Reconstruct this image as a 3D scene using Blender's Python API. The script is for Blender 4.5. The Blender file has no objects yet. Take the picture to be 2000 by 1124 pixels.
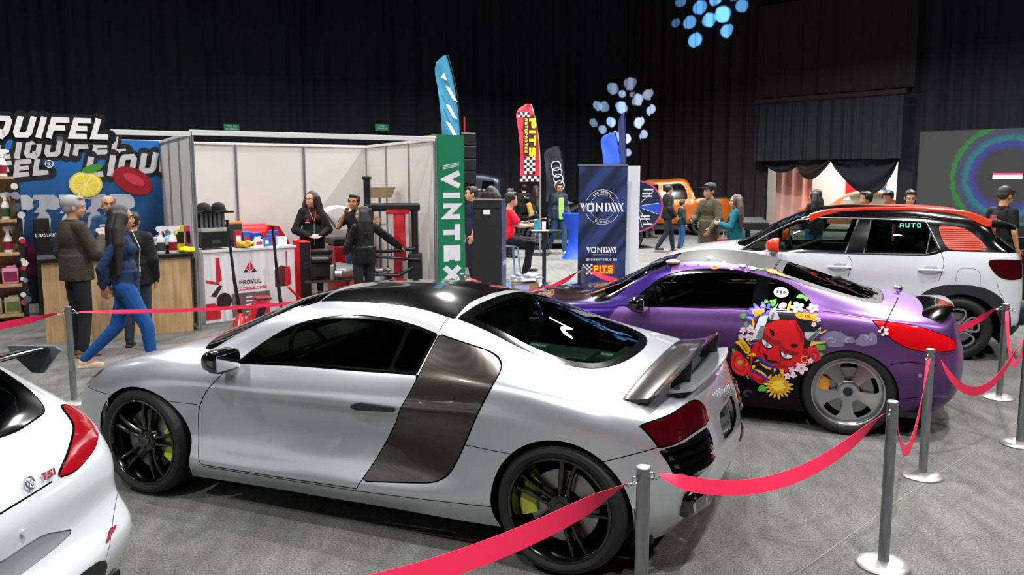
import bpy, bmesh, math, random
import numpy as np
from mathutils import Vector, Matrix, noise
from math import sin, cos, pi, radians, sqrt, atan2
random.seed(7)
SC = bpy.context.scene
COL = SC.collection
# ---------------------------------------------------------------- camera, world, lights, exposure
cd = bpy.data.cameras.new('camera')
cd.sensor_width = 36.0
cd.lens = 1611.9 / 2000 * 36.0
cd.clip_end = 200
cam = bpy.data.objects.new('camera', cd)
COL.objects.link(cam)
cam.location = (0, 0, 1.887)
cam.rotation_euler = (pi / 2 - 0.1292, 0.0, 0)
SC.camera = cam
SC.view_settings.view_transform = 'Standard'
SC.view_settings.look = 'None'
SC.view_settings.gamma = 1
SC.view_settings.exposure = 0.0
SC.view_settings.use_curve_mapping = False
w = bpy.data.worlds.new('hall_air')
SC.world = w
w.use_nodes = True
w.node_tree.nodes['Background'].inputs[0].default_value = (0.55, 0.62, 0.75, 1)
w.node_tree.nodes['Background'].inputs[1].default_value = 0.02
def area_lamp(x, y, z, power, size, col=(1, 0.985, 0.97), spread=170, rot=None):
 l = bpy.data.lights.new('high_bay_or_wash_light', 'AREA')
 l.shape = 'DISK'; l.size = size; l.energy = power; l.color = col
 l.spread = radians(spread)
 o = bpy.data.objects.new('high_bay_or_wash_light', l)
 o.location = (x, y, z)
 if rot: o.rotation_euler = rot
 COL.objects.link(o)
 return o
for (x, y, pw) in ((-7, 1.5, 1), (-2.5, -1.5, 1.3), (2.2, 1.2, 1.5), (7, 0.5, 1.2), (-6, 7.5, 1), (-0.5, 6.8, 1.0), (4.6, 6.0, 1.1),
    (10, 7, 1), (-9, 13, 1.0), (-3.5, 12.5, 1.1), (3, 14, 2.4), (9, 15, 2.6), (-1, 20, 4.2), (5, 22, 4.4), (10.5, 19, 3.2)):
 area_lamp(x, y, 8.6, 300 * pw, 0.3, spread=150)
for (x, y, z, pw) in ((-9, 19, 8, 260), (-14, 12, 8, 130)):  # wash lamps added only to brighten the left drapes
 area_lamp(x, y, z, pw, 0.8, (.9, .95, 1.0), 180)
# ---------------------------------------------------------------- helpers
def lin(c):
 if isinstance(c, str):
  c = [int(c[i:i + 2], 16) / 255 for i in (0, 2, 4)]
 return tuple(v / 12.92 if v <= 0.04045 else ((v + 0.055) / 1.055) ** 2.4 for v in c)
MATS = {}
def mat(name, col='808080', rough=0.5, metal=0.0, coat=0.0, spec=0.5, emit=None, es=1.0, crough=0.03):
 if name in MATS: return MATS[name]
 m = bpy.data.materials.new(name); m.use_nodes = True
 b = m.node_tree.nodes['Principled BSDF']
 b.inputs['Base Color'].default_value = (*lin(col), 1)
 b.inputs['Roughness'].default_value = rough
 b.inputs['Metallic'].default_value = metal
 b.inputs['Coat Weight'].default_value = coat
 b.inputs['Coat Roughness'].default_value = crough
 b.inputs['Specular IOR Level'].default_value = spec
 if emit:
  b.inputs['Emission Color'].default_value = (*lin(emit), 1)
  b.inputs['Emission Strength'].default_value = es
 MATS[name] = m
 return m
def nd(m, t, **kw):
 n = m.node_tree.nodes.new(t)
 for k, v in kw.items():
  if k.startswith('i_'): n.inputs[k[2:].replace('_', ' ')].default_value = v
  else: setattr(n, k, v)
 return n
def lk(m, a, b): m.node_tree.links.new(a, b)
def noise_col(m, c1, c2, scale=5.0, detail=6, rough=0.6, stretch=None, bump=0.0, bscale=None, coord='Object', lo=0.3, hi=0.7, mid=None):
 b = m.node_tree.nodes['Principled BSDF']
 tc = nd(m, 'ShaderNodeTexCoord'); mp = nd(m, 'ShaderNodeMapping')
 if stretch: mp.inputs['Scale'].default_value = stretch
 lk(m, tc.outputs[coord], mp.inputs[0])
 n = nd(m, 'ShaderNodeTexNoise'); n.inputs['Scale'].default_value = scale; n.inputs['Detail'].default_value = detail
 n.inputs['Roughness'].default_value = rough
 lk(m, mp.outputs[0], n.inputs['Vector'])
 r = nd(m, 'ShaderNodeValToRGB'); r.color_ramp.elements[0].position = lo; r.color_ramp.elements[1].position = hi
 r.color_ramp.elements[0].color = (*lin(c1), 1); r.color_ramp.elements[1].color = (*lin(c2), 1)
 if mid:
  e = r.color_ramp.elements.new((lo + hi) / 2); e.color = (*lin(mid), 1)
 lk(m, n.outputs[0], r.inputs[0]); lk(m, r.outputs[0], b.inputs['Base Color'])
 if bump:
  n2 = nd(m, 'ShaderNodeTexNoise'); n2.inputs['Scale'].default_value = bscale or scale * 4
  n2.inputs['Detail'].default_value = 4
  lk(m, mp.outputs[0], n2.inputs['Vector'])
  bp = nd(m, 'ShaderNodeBump'); bp.inputs['Strength'].default_value = bump; bp.inputs['Distance'].default_value = 0.02
  lk(m, n2.outputs[0], bp.inputs['Height']); lk(m, bp.outputs[0], b.inputs['Normal'])
 return r
def glass_mat(name, tint='203028', trans=0.5, rough=0.0, ior=1.5):
 if name in MATS: return MATS[name]
 m = bpy.data.materials.new(name); m.use_nodes = True
 nt = m.node_tree; nt.nodes.clear()
 out = nd(m, 'ShaderNodeOutputMaterial'); mx = nd(m, 'ShaderNodeMixShader')
 fr = nd(m, 'ShaderNodeFresnel'); fr.inputs[0].default_value = ior
 t = nd(m, 'ShaderNodeBsdfTransparent'); t.inputs[0].default_value = (*[v * trans for v in lin(tint)], 1)
 g = nd(m, 'ShaderNodeBsdfGlossy'); g.inputs['Roughness'].default_value = rough; g.inputs[0].default_value = (0.95, 0.97, 1, 1)
 lk(m, fr.outputs[0], mx.inputs[0]); lk(m, t.outputs[0], mx.inputs[1]); lk(m, g.outputs[0], mx.inputs[2]); lk(m, mx.outputs[0], out.inputs[0])
 MATS[name] = m
 return m
def link_mesh(name, me, parent=None, m=None, smooth=False, loc=None, rot=None):
 o = bpy.data.objects.new(name, me); COL.objects.link(o)
 if m is not None:
  for x in (m if isinstance(m, (list, tuple)) else [m]): me.materials.append(x)
 if smooth:
  me.shade_smooth() if hasattr(me, 'shade_smooth') else [setattr(p, 'use_smooth', True) for p in me.polygons]
 if parent is not None: o.parent = parent
 if loc is not None: o.location = loc
 if rot is not None: o.rotation_euler = rot
 return o
def smooth_angle(me, ang=35):
 me.shade_smooth()
 try: me.set_sharp_from_angle(angle=radians(ang))
 except Exception: pass
def empty(name, loc=(0, 0, 0), rz=0, label=None, cat=None, group=None, parent=None):
 o = bpy.data.objects.new(name, None); COL.objects.link(o)
 o.empty_display_size = 0.2
 o.location = loc; o.rotation_euler = (0, 0, rz)
 if parent is not None: o.parent = parent
 if label: o['label'] = label
 if cat: o['category'] = cat
 if group: o['group'] = group
 return o
def tag(o, label=None, cat=None, group=None, kind=None):
 if label: o['label'] = label
 if cat: o['category'] = cat
 if group: o['group'] = group
 if kind: o['kind'] = kind
 return o
def copy_tree(o, parent=None):
 c = o.copy(); COL.objects.link(c)
 if parent is not None: c.parent = parent
 for ch in list(o.children): copy_tree(ch, c)
 return c
class MB:
 """collects shapes and builds one mesh"""
 def __init__(s): s.bm = bmesh.new(); s.mi = 0
 def _fin(s, geom, M=None):
  if M is not None:
   bmesh.ops.transform(s.bm, matrix=M, verts=[v for v in geom if isinstance(v, bmesh.types.BMVert)])
 def box(s, c, d, rot=None, bev=0.0, seg=2):
  M = Matrix.Translation(c) @ ((rot if isinstance(rot, Matrix) else Matrix.Rotation(rot, 4, 'Z')) if rot else Matrix()) @ Matrix.Diagonal((*d, 1))
  if bev:
   b2 = bmesh.new(); bmesh.ops.create_cube(b2, size=1, matrix=Matrix.Diagonal((*d, 1)))
   bmesh.ops.bevel(b2, geom=list(b2.edges), offset=bev, segments=seg, affect='EDGES', profile=0.5)
   M2 = Matrix.Translation(c) @ ((rot if isinstance(rot, Matrix) else Matrix.Rotation(rot, 4, 'Z')) if rot else Matrix())
   bmesh.ops.transform(b2, matrix=M2, verts=b2.verts)
   s.merge(b2); return s
  n0 = len(s.bm.faces)
  bmesh.ops.create_cube(s.bm, size=1, matrix=M)
  s._mat(n0); return s
 def _mat(s, n0):
  if s.mi:
   s.bm.faces.ensure_lookup_table()
   for f in s.bm.faces[n0:]: f.material_index = s.mi
 def merge(s, b2):
  vm = {v: s.bm.verts.new(v.co) for v in b2.verts}
  for f in b2.faces:
   try:
    nf = s.bm.faces.new([vm[v] for v in f.verts]); nf.material_index = s.mi; nf.smooth = f.smooth
   except ValueError: pass
  b2.free()
 def cone(s, p0, p1, r0, r1=None, n=16, caps=True):
  p0 = Vector(p0); p1 = Vector(p1); r1 = r0 if r1 is None else r1
  d = p1 - p0
  q = d.to_track_quat('Z', 'Y').to_matrix().to_4x4()
  n0 = len(s.bm.faces)
  bmesh.ops.create_cone(s.bm, cap_ends=caps, segments=n, radius1=r0, radius2=max(r1, 1e-5), depth=d.length, matrix=Matrix.Translation((p0 + p1) / 2) @ q)
  s._mat(n0); return s
 def sphere(s, c, r, n=16, sc=(1, 1, 1), rot=None):
  n0 = len(s.bm.faces)
  bmesh.ops.create_uvsphere(s.bm, u_segments=n, v_segments=max(6, n // 2), radius=r, matrix=Matrix.Translation(c) @ (rot if rot else Matrix()) @ Matrix.Diagonal((*sc, 1)))
  s._mat(n0); return s
 def lathe(s, prof, c=(0, 0, 0), axis='Z', n=32, a0=0, a1=2 * pi, M=None):
  """prof: list of (radius, height)"""
  full = abs(a1 - a0 - 2 * pi) < 1e-6
  rings = []
  for k in range(n if full else n + 1):
   a = a0 + (a1 - a0) * k / n
   ring = []
   for r, h in prof:
    p = (r * cos(a), r * sin(a), h)
    if axis == 'Y': p = (p[0], p[2], p[1])
    elif axis == 'X': p = (p[2], p[0], p[1])
    p = Vector(p) + Vector(c)
    if M is not None: p = M @ p
    ring.append(s.bm.verts.new(p))
   rings.append(ring)
  m = len(rings)
  for k in range(m if full else m - 1):
   a, b = rings[k], rings[(k + 1) % m]
   for j in range(len(prof) - 1):
    try:
     f = s.bm.faces.new((a[j], b[j], b[j + 1], a[j + 1])); f.material_index = s.mi
    except ValueError: pass
  return s
 def tube(s, pts, r, n=8, closed=False, caps=True, flat=None):
  """sweep circle (or flat ribbon (w,t)) along points; r may be list"""
  P = [Vector(p) for p in pts]; m = len(P); rings = []
  up = Vector((0, 0, 1)); last = None
  for i in range(m):
   t = (P[(i + 1) % m] - P[i - 1]) if closed else (P[min(i + 1, m - 1)] - P[max(i - 1, 0)])
   t.normalize()
   if last is None:
    a = up.cross(t)
    if a.length < 0.05: a = Vector((1, 0, 0)).cross(t)
    a.normalize()
   else:
    a = (last - t * last.dot(t)); a.normalize()
   last = a; b = t.cross(a)
   rr = r[i] if isinstance(r, (list, tuple)) else r
   rings.append([s.bm.verts.new(P[i] + (a * cos(2 * pi * k / n) + b * sin(2 * pi * k / n)) * rr) for k in range(n)])
  for i in range(m if closed else m - 1):
   A, B = rings[i], rings[(i + 1) % m]
   for k in range(n):
    f = s.bm.faces.new((A[k], A[(k + 1) % n], B[(k + 1) % n], B[k])); f.material_index = s.mi; f.smooth = True
  if caps and not closed:
   for R in (rings[0][::-1], rings[-1]):
    f = s.bm.faces.new(R); f.material_index = s.mi
  return s
 def quad(s, a, b, c, d):
  f = s.bm.faces.new([s.bm.verts.new(p) for p in (a, b, c, d)]); f.material_index = s.mi; return s
 def prism(s, poly, z0, z1, M=None):
  """2D polygon (list of (x,y)) extruded from z0 to z1, optional matrix"""
  area = sum(poly[i - 1][0] * poly[i][1] - poly[i][0] * poly[i - 1][1] for i in range(len(poly)))
  if area < 0: poly = poly[::-1]
  lo = [s.bm.verts.new((x, y, z0)) for x, y in poly]; hi = [s.bm.verts.new((x, y, z1)) for x, y in poly]
  fs = [s.bm.faces.new(lo[::-1]), s.bm.faces.new(hi)]
  n = len(poly)
  for i in range(n): fs.append(s.bm.faces.new((lo[i], lo[(i + 1) % n], hi[(i + 1) % n], hi[i])))
  for f in fs: f.material_index = s.mi
  if M is not None: bmesh.ops.transform(s.bm, matrix=M, verts=lo + hi)
  return s
 def build(s, name, m=None, parent=None, smooth=None, loc=None, rot=None, recalc=False):
  me = bpy.data.meshes.new(name)
  if recalc: bmesh.ops.recalc_face_normals(s.bm, faces=s.bm.faces)
  s.bm.to_mesh(me); s.bm.free()
  o = link_mesh(name, me, parent, m, False, loc, rot)
  if smooth: smooth_angle(me, smooth)
  return o
def spline(pts, n=8, closed=False):
 """Catmull-Rom through points; a point with trailing 'c' is a corner"""
 P = [np.array([float(v) for v in p if v != 'c']) for p in pts]
 corner = [('c' in p) for p in pts]
 m = len(P); out = []
 rng = range(m if closed else m - 1)
 for i in rng:
  a, b = P[i], P[(i + 1) % m]
  pa = P[i - 1] if (closed or i > 0) else a
  pb = P[(i + 2) % m] if (closed or i + 2 < m) else b
  if corner[i]: pa = a
  if corner[(i + 1) % m]: pb = b
  ta = (b - pa) * 0.5; tb = (pb - a) * 0.5
  L = np.linalg.norm(b - a) + 1e-9
  for t_, nm in ((ta, 0), (tb, 1)):
   l = np.linalg.norm(t_)
   if l > L * 1.0:
    if nm == 0: ta = t_ * L / l
    else: tb = t_ * L / l
  nn = n
  if corner[i] and corner[(i + 1) % m]: nn = 1
  for k in range(nn):
   t = k / nn
   out.append((2 * t**3 - 3 * t**2 + 1) * a + (t**3 - 2 * t**2 + t) * ta + (-2 * t**3 + 3 * t**2) * b + (t**3 - t**2) * tb)
 if not closed: out.append(P[-1])
 return out
# ---------------------------------------------------------------- stroke lettering: (polygons, width)
GLY = {
'A': ['0,0 0,.75 .25,1 .75,1 1,.75 1,0', '0,.42 1,.42'], 'B': ['0,0 0,1 .8,1 1,.85 1,.65 .8,.52 1,.4 1,.15 .8,0 0,0', '0,.52 .8,.52'], 'C': ['1,.85 .85,1 .15,1 0,.85 0,.15 .15,0 .85,0 1,.15'],
'D': ['0,0 0,1 .75,1 1,.8 1,.2 .75,0 0,0'], 'E': ['1,1 0,1 0,0 1,0', '0,.5 .85,.5'], 'F': ['1,1 0,1 0,0', '0,.5 .85,.5'], 'G': ['1,.85 .85,1 .15,1 0,.85 0,.15 .15,0 1,0 1,.5 .55,.5'],
'H': ['0,0 0,1', '1,0 1,1', '0,.5 1,.5'], 'I': ['.5,0 .5,1'], 'J': ['1,1 1,.15 .85,0 .1,0'], 'K': ['0,0 0,1', '1,1 .05,.5 1,0'], 'L': ['0,1 0,0 1,0'], 'M': ['0,0 0,1 .5,.45 1,1 1,0'],
'N': ['0,0 0,1 1,0 1,1'], 'O': ['0,.15 0,.85 .15,1 .85,1 1,.85 1,.15 .85,0 .15,0 0,.15'], 'P': ['0,0 0,1 .85,1 1,.88 1,.57 .85,.45 0,.45'], 'Q': ['0,.15 0,.85 .15,1 .85,1 1,.85 1,.15 .85,0 .15,0 0,.15', '.72,.14 .72,-.10'],
'R': ['0,0 0,1 .85,1 1,.88 1,.57 .85,.45 0,.45', '.5,.45 1,0'], 'S': ['1,1 .15,1 0,.88 0,.62 .15,.5 .85,.5 1,.38 1,.12 .85,0 0,0'], 'T': ['0,1 1,1', '.5,1 .5,0'], 'U': ['0,1 0,.15 .15,0 .85,0 1,.15 1,1'],
'V': ['0,1 .5,0 1,1'], 'W': ['0,1 .25,0 .5,.8 .75,0 1,1'], 'X': ['0,0 1,1', '0,1 1,0'], 'Y': ['0,1 .5,.5 1,1', '.5,.5 .5,0'], 'Z': ['0,1 1,1 0,0 1,0'],
'0': ['0,.15 0,.85 .15,1 .85,1 1,.85 1,.15 .85,0 .15,0 0,.15'], '1': ['.3,.8 .6,1 .6,0'], '2': ['0,1 1,1 1,.5 0,.5 0,0 1,0'], '5': ['1,1 0,1 0,.5 1,.5 1,0 0,0'], '8': ['0,0 0,1 1,1 1,0 0,0', '0,.5 1,.5'],
'.': ['.4,0 .6,0'], '-': ['.1,.5 .9,.5'], '/': ['0,0 1,1'], '|': ['.5,-.1 .5,1.1'],
}
def _stroke(pts, w, cap=True):
 """polyline -> quads with mitred joins"""
 P = [Vector(p) for p in pts]; n = len(P); out = []
 closed = (P[0] - P[-1]).length < 1e-6
 if closed: P = P[:-1]; n -= 1
 L, R = [], []
 for i in range(n):
  if closed: a, b = P[i - 1], P[(i + 1) % n]
  else: a = P[i - 1] if i else None; b = P[i + 1] if i < n - 1 else None
  p = P[i]
  d0 = (p - a).normalized() if a is not None else None; d1 = (b - p).normalized() if b is not None else None
  if d0 is None: d = d1; nn = Vector((-d.y, d.x)); m = 1; p = p - (d * w / 2 if cap else d * 0)
  elif d1 is None: d = d0; nn = Vector((-d.y, d.x)); m = 1; p = p + (d * w / 2 if cap else d * 0)
  else:
   t = (d0 + d1)
   if t.length < 1e-4: t = d0
   t.normalize(); nn = Vector((-t.y, t.x)); c = abs(nn.dot(Vector((-d0.y, d0.x)))); m = 1 / max(c, .45)
  L.append(p + nn * w / 2 * m); R.append(p - nn * w / 2 * m)
 rng = range(n) if closed else range(n - 1)
 for i in rng:
  j = (i + 1) % n
  out.append([L[i], R[i], R[j], L[j]])
 return out
def stroke_text(s, h, w, aspect=.75, gap=.35, shear=0.0, space=.6):
 """polygons for a line of text of cap height h, stroke w; returns (polys, width)"""
 out = []; x = 0; gw = h * aspect
 for ch in s:
  if ch == ' ': x += gw * space; continue
  g = GLY.get(ch)
  cw = gw
  if ch in 'I1|.': cw = gw * .35
  if ch in 'WM': cw = gw * 1.25
  for st_ in g or []:
   pts = []
   for t in st_.split():
    a, b = map(float, t.split(','))
    if ch in 'I|.' : a = .5 + (a - .5) * .3
    px = x + w / 2 + a * (cw - w); py = w / 2 + b * (h - w)
    pts.append((px + shear * py, py))
   out += _stroke(pts, w)
  x += cw + gw * gap * (1 if ch != ' ' else 0)
 return out, x - gw * gap
def polys_mesh(polys, depth, name, m, parent=None, M=None):
 """list of 2D polys -> flat or extruded mesh"""
 bm = bmesh.new()
 for k, P in enumerate(polys):
  a = sum(P[i - 1][0] * P[i][1] - P[i][0] * P[i - 1][1] for i in range(len(P)))
  if a < 0: P = P[::-1]
  zo = 0.0002 * (k % 3)
  if depth:
   hi = [bm.verts.new((p[0], p[1], depth + zo)) for p in P]; lo = [bm.verts.new((p[0], p[1], 0)) for p in P]
   try: bm.faces.new(hi)
   except ValueError: continue
   n = len(P)
   for i in range(n): bm.faces.new((lo[i], lo[(i + 1) % n], hi[(i + 1) % n], hi[i]))
  else:
   vs = [bm.verts.new((p[0], p[1], zo)) for p in P]
   bm.faces.new(vs)
 if M is not None: bmesh.ops.transform(bm, matrix=M, verts=bm.verts)
 me = bpy.data.meshes.new(name); bm.to_mesh(me); bm.free()
 return link_mesh(name, me, parent, m)
# ---------------------------------------------------------------- car surfaces: cages, cutting, wheels
def _interp(P, counts):
 """P: (m, n, 3) -> interpolate along axis 0 with chordal finite-difference tangents"""
 m = P.shape[0]
 D = np.linalg.norm(np.diff(P, axis=0), axis=2) + 1e-6          # (m-1,n)
 D = np.maximum(D, 0.15 * D.mean(axis=1, keepdims=True)) ** 0.75
 S = np.diff(P, axis=0) / D[:, :, None]
 T = np.zeros_like(P)
 T[0] = S[0]; T[-1] = S[-1]
 for i in range(1, m - 1):
  d0, d1 = D[i - 1][:, None], D[i][:, None]
  T[i] = (S[i - 1] * d1 + S[i] * d0) / (d0 + d1)
 out = []
 for i in range(m - 1):
  d = D[i][:, None]
  for k in range(counts[i]):
   t = k / counts[i]
   out.append((2 * t**3 - 3 * t**2 + 1) * P[i] + (t**3 - 2 * t**2 + t) * T[i] * d + (-2 * t**3 + 3 * t**2) * P[i + 1] + (t**3 - t**2) * T[i + 1] * d)
 out.append(P[-1])
 return np.array(out)
class Surf:
 def __init__(s, cage, cu, cv, tag='body'):
  P = np.array(cage, float)                     # stations x rows x 3
  G = _interp(P, cu)
  G = _interp(G.transpose(1, 0, 2), cv).transpose(1, 0, 2)
  G[:, :, 1] = np.maximum(G[:, :, 1], 0)
  G[0, :, 1] = 0; G[-1, :, 1] = 0; G[:, -1, 1] = 0
  s.nu, s.nv = G.shape[:2]
  s.G = G
  s.from_grid(G, tag)
 def from_grid(s, G, tag='body'):
  nu, nv = G.shape[:2]
  s.V = [tuple(p) for p in G.reshape(-1, 3)]
  du = np.gradient(G, axis=0); dv = np.gradient(G, axis=1)
  N = np.cross(dv, du)
  l = np.linalg.norm(N, axis=2, keepdims=True)
  N = np.where(l > 1e-9, N / np.maximum(l, 1e-9), 0)
  # degenerate points: borrow from neighbours
  for it in range(3):
   bad = (np.linalg.norm(N, axis=2) < 0.5)
   if not bad.any(): break
   A = np.zeros_like(N)
   for sh, ax in ((1, 0), (-1, 0), (1, 1), (-1, 1)): A += np.roll(N, sh, ax)
   l = np.linalg.norm(A, axis=2, keepdims=True); A = A / np.maximum(l, 1e-9)
   N[bad] = A[bad]
  # symmetric at the centre plane
  for sl in ((0, slice(None)), (-1, slice(None)), (slice(None), -1)):
   N[sl][..., 1] = 0
   N[sl] /= np.maximum(np.linalg.norm(N[sl], axis=-1, keepdims=True), 1e-9)
  # orient outwards
  c = G.mean(axis=(0, 1)); c[1] = 0
  if (N * (G - c)).sum() < 0: N = -N; s.flip = True
  else: s.flip = False
  s.N = [tuple(p) for p in N.reshape(-1, 3)]
  s.F = []; s.T = []
  for i in range(nu - 1):
   for j in range(nv - 1):
    q = (i * nv + j, i * nv + j + 1, (i + 1) * nv + j + 1, (i + 1) * nv + j)
    if s.flip: q = q[::-1]
    s.F.append(q); s.T.append(tag)
 def split(s, d, sel, inside, outside=None):
  """d: per-vertex value list; faces in sel: negative side gets tag inside"""
  d = list(d); E = {}
  F2, T2 = [], []
  sel = set(sel)
  for fi, f in enumerate(s.F):
   if fi not in sel:
    F2.append(f); T2.append(s.T[fi]); continue
   sg = [d[v] < 0 for v in f]
   if all(sg): F2.append(f); T2.append(inside or s.T[fi]); continue
   if not any(sg): F2.append(f); T2.append(outside or s.T[fi]); continue
   A, B = [], []
   n = len(f)
   for k in range(n):
    a, b = f[k], f[(k + 1) % n]
    (A if sg[k] else B).append(a)
    if sg[k] != sg[(k + 1) % n]:
     key = (a, b) if a < b else (b, a)
     if key not in E:
      t = d[key[0]] / (d[key[0]] - d[key[1]])
      t = min(max(t, 0.001), 0.999)
      pa, pb = s.V[key[0]], s.V[key[1]]
      s.V.append(tuple(pa[i] + t * (pb[i] - pa[i]) for i in range(3)))
      na, nb = s.N[key[0]], s.N[key[1]]
      nn = Vector([na[i] + t * (nb[i] - na[i]) for i in range(3)]).normalized()
      s.N.append(tuple(nn)); d.append(0.0)
      E[key] = len(s.V) - 1
     v = E[key]; A.append(v); B.append(v)
   if len(A) > 2: F2.append(tuple(A)); T2.append(inside or s.T[fi])
   if len(B) > 2: F2.append(tuple(B)); T2.append(outside or s.T[fi])
  s.F, s.T = F2, T2
 def dist(s, poly, plane, pad=0.0):
  V = np.array(s.V)
  ax = {'xz': (0, 2), 'xy': (0, 1), 'yz': (1, 2)}[plane]
  P = V[:, ax]
  A = np.array(poly); B = np.roll(A, -1, axis=0)
  lo, hi = A.min(0) - 0.06, A.max(0) + 0.06
  near = ((P > lo) & (P < hi)).all(axis=1)
  out = np.full(len(P), 1.0)
  Q = P[near]
  if len(Q) == 0: return out
  best = np.full(len(Q), 1e9); ins = np.zeros(len(Q), bool)
  for a, b in zip(A, B):
   ab = b - a; L = (ab**2).sum()
   if L < 1e-14: continue
   t = np.clip(((Q - a) @ ab) / L, 0, 1)
   dd = np.linalg.norm(Q - a - t[:, None] * ab, axis=1)
   best = np.minimum(best, dd)
   c = ((a[1] > Q[:, 1]) != (b[1] > Q[:, 1]))
   if abs(b[1] - a[1]) > 1e-12:
    xi = a[0] + (Q[:, 1] - a[1]) * (b[0] - a[0]) / (b[1] - a[1])
    ins ^= c & (Q[:, 0] < xi)
  out[near] = np.where(ins, -best, best)
  return out - pad
 def cut(s, poly, plane, new, src=('body',), gap=0.0, gaptag='gap', cond=None, n=8, closed=True, pad=0.0):
  """cut polygon region out of faces with tag in src"""
  pl = spline(poly, n, True)
  def sel():
   r = []
   for fi, t in enumerate(s.T):
    if t in src:
     if cond is None: r.append(fi)
     else:
      f = s.F[fi]; c = [sum(s.V[v][i] for v in f) / len(f) for i in range(3)]
      nn = [sum(s.N[v][i] for v in f) / len(f) for i in range(3)]
      if cond(c, nn): r.append(fi)
   return r
  if gap:
   d = s.dist(pl, plane, pad + gap / 2)
   old = s.T
   s.split(d, sel(), '#in')
   d = s.dist(pl, plane, pad - gap / 2)
   ids = [i for i, t in enumerate(s.T) if t == '#in']
   s.split(d, ids, new, gaptag)
  else:
   d = s.dist(pl, plane, pad)
   s.split(d, sel(), new)
 def line(s, pts, plane, width=0.006, tagname='gap', src=('body',), cond=None, n=8):
  """open line drawn as a groove strip"""
  P = spline(pts, n, False)
  V = np.array(s.V); ax = {'xz': (0, 2), 'xy': (0, 1), 'yz': (1, 2)}[plane]
  Q = V[:, ax]
  best = np.full(len(Q), 1e9)
  for a, b in zip(P[:-1], P[1:]):
   ab = b - a; L = (ab**2).sum()
   if L < 1e-14: continue
   t = np.clip(((Q - a) @ ab) / L, 0, 1)
   best = np.minimum(best, np.linalg.norm(Q - a - t[:, None] * ab, axis=1))
  # a distance field cannot cut strips narrower than the grid, so insert offset polygon instead
  A = np.array(P); T = np.gradient(A, axis=0); T /= np.linalg.norm(T, axis=1, keepdims=True) + 1e-9
  Nn = np.c_[-T[:, 1], T[:, 0]] * width / 2
  big = np.concatenate([A + Nn, (A - Nn)[::-1]])
  # cut along one side then the other using half-plane style signed distance to the open curve
  def signed(off):
   C = A + Nn * (off / (width / 2))
   bd = np.full(len(V), 1e9); sg = np.ones(len(V))
   VV = np.array(s.V)[:, ax]; bd = np.full(len(VV), 1e9); sg = np.ones(len(VV)); inr = np.zeros(len(VV), bool)
   for k, (a, b) in enumerate(zip(C[:-1], C[1:])):
    ab = b - a; L = (ab**2).sum()
    if L < 1e-14: continue
    t = ((VV - a) @ ab) / L; tc = np.clip(t, 0, 1)
    dd = np.linalg.norm(VV - a - tc[:, None] * ab, axis=1)
    cr = ab[0] * (VV[:, 1] - a[1]) - ab[1] * (VV[:, 0] - a[0])
    m = dd < bd
    bd[m] = dd[m]; sg[m] = np.sign(cr[m]); inr[m] = ((t[m] >= -1e-6) & (t[m] <= 1 + 1e-6)) | ((k > 0) & (t[m] < 0)) | ((k < len(C) - 2) & (t[m] > 1))
   return bd * sg, bd, inr
  d1, b1, in1 = signed(width / 2)
  R = 0.08
  ids = []
  for fi, t in enumerate(s.T):
   if t in src:
    f = s.F[fi]
    if min(b1[v] for v in f) < R and all(in1[v] for v in f):
     if cond is None or cond([sum(s.V[v][i] for v in f) / len(f) for i in range(3)], [sum(s.N[v][i] for v in f) / len(f) for i in range(3)]):
      ids.append(fi)
  base = [s.T[i] for i in ids]
  if not ids: return
  bt = src[0]
  s.split(d1, ids, '#lo', '#hi')
  d2, b2, in2 = signed(-width / 2)
  ids = [i for i, t in enumerate(s.T) if t == '#lo']
  s.split(-d2, ids, '#g', '#lo')
  for i, t in enumerate(s.T):
   if t == '#g': s.T[i] = tagname
   elif t in ('#lo', '#hi'): s.T[i] = bt
 def drop(s, tags):
  k = [i for i, t in enumerate(s.T) if t not in tags]
  s.F = [s.F[i] for i in k]; s.T = [s.T[i] for i in k]
 def emit(s, tags, name, m, parent, side='both', off=0.0):
  if isinstance(tags, str): tags = (tags,)
  use = [i for i, t in enumerate(s.T) if t in tags]
  if not use: print('no faces', name, tags); return None
  vm = {}; V = []; N = []; F = []
  for i in use:
   g = []
   for v in s.F[i]:
    if v not in vm:
     vm[v] = len(V); p, n = s.V[v], s.N[v]
     V.append([p[k] + n[k] * off for k in range(3)]); N.append(n)
    g.append(vm[v])
   F.append(g)
  if side == 'R':
   V = [[p[0], -p[1], p[2]] for p in V]; N = [(n[0], -n[1], n[2]) for n in N]; F = [g[::-1] for g in F]
  elif side == 'both':
   n0 = len(V); mp = {}
   for i in range(n0):
    if abs(V[i][1]) < 1e-6: mp[i] = i
    else:
     mp[i] = len(V); V.append([V[i][0], -V[i][1], V[i][2]]); N.append((N[i][0], -N[i][1], N[i][2]))
   F = F + [[mp[v] for v in g][::-1] for g in F]
  me = bpy.data.meshes.new(name)
  F = [g for g in ([v for k, v in enumerate(g) if v != g[k - 1]] for g in F) if len(set(g)) > 2]
  me.from_pydata(V, [], F); me.validate()
  o = link_mesh(name, me, parent, m)
  me.shade_smooth()
  try: me.normals_split_custom_set_from_vertices(N[:len(me.vertices)])
  except Exception as e: print('normals', e)
  return o
 def bvh(s):
  from mathutils.bvhtree import BVHTree
  return BVHTree.FromPolygons([Vector(v) for v in s.V], s.F)
def circ(x, z, r, n=24, a0=0, a1=360):
 return [(x + r * cos(radians(a0 + (a1 - a0) * k / n)), z + r * sin(radians(a0 + (a1 - a0) * k / n))) for k in range(n)]
M_TYRE = mat('tyre_rubber', '101012', 0.6); M_DARK = mat('matt_black_plastic', '0c0c0e', 0.6)
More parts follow.
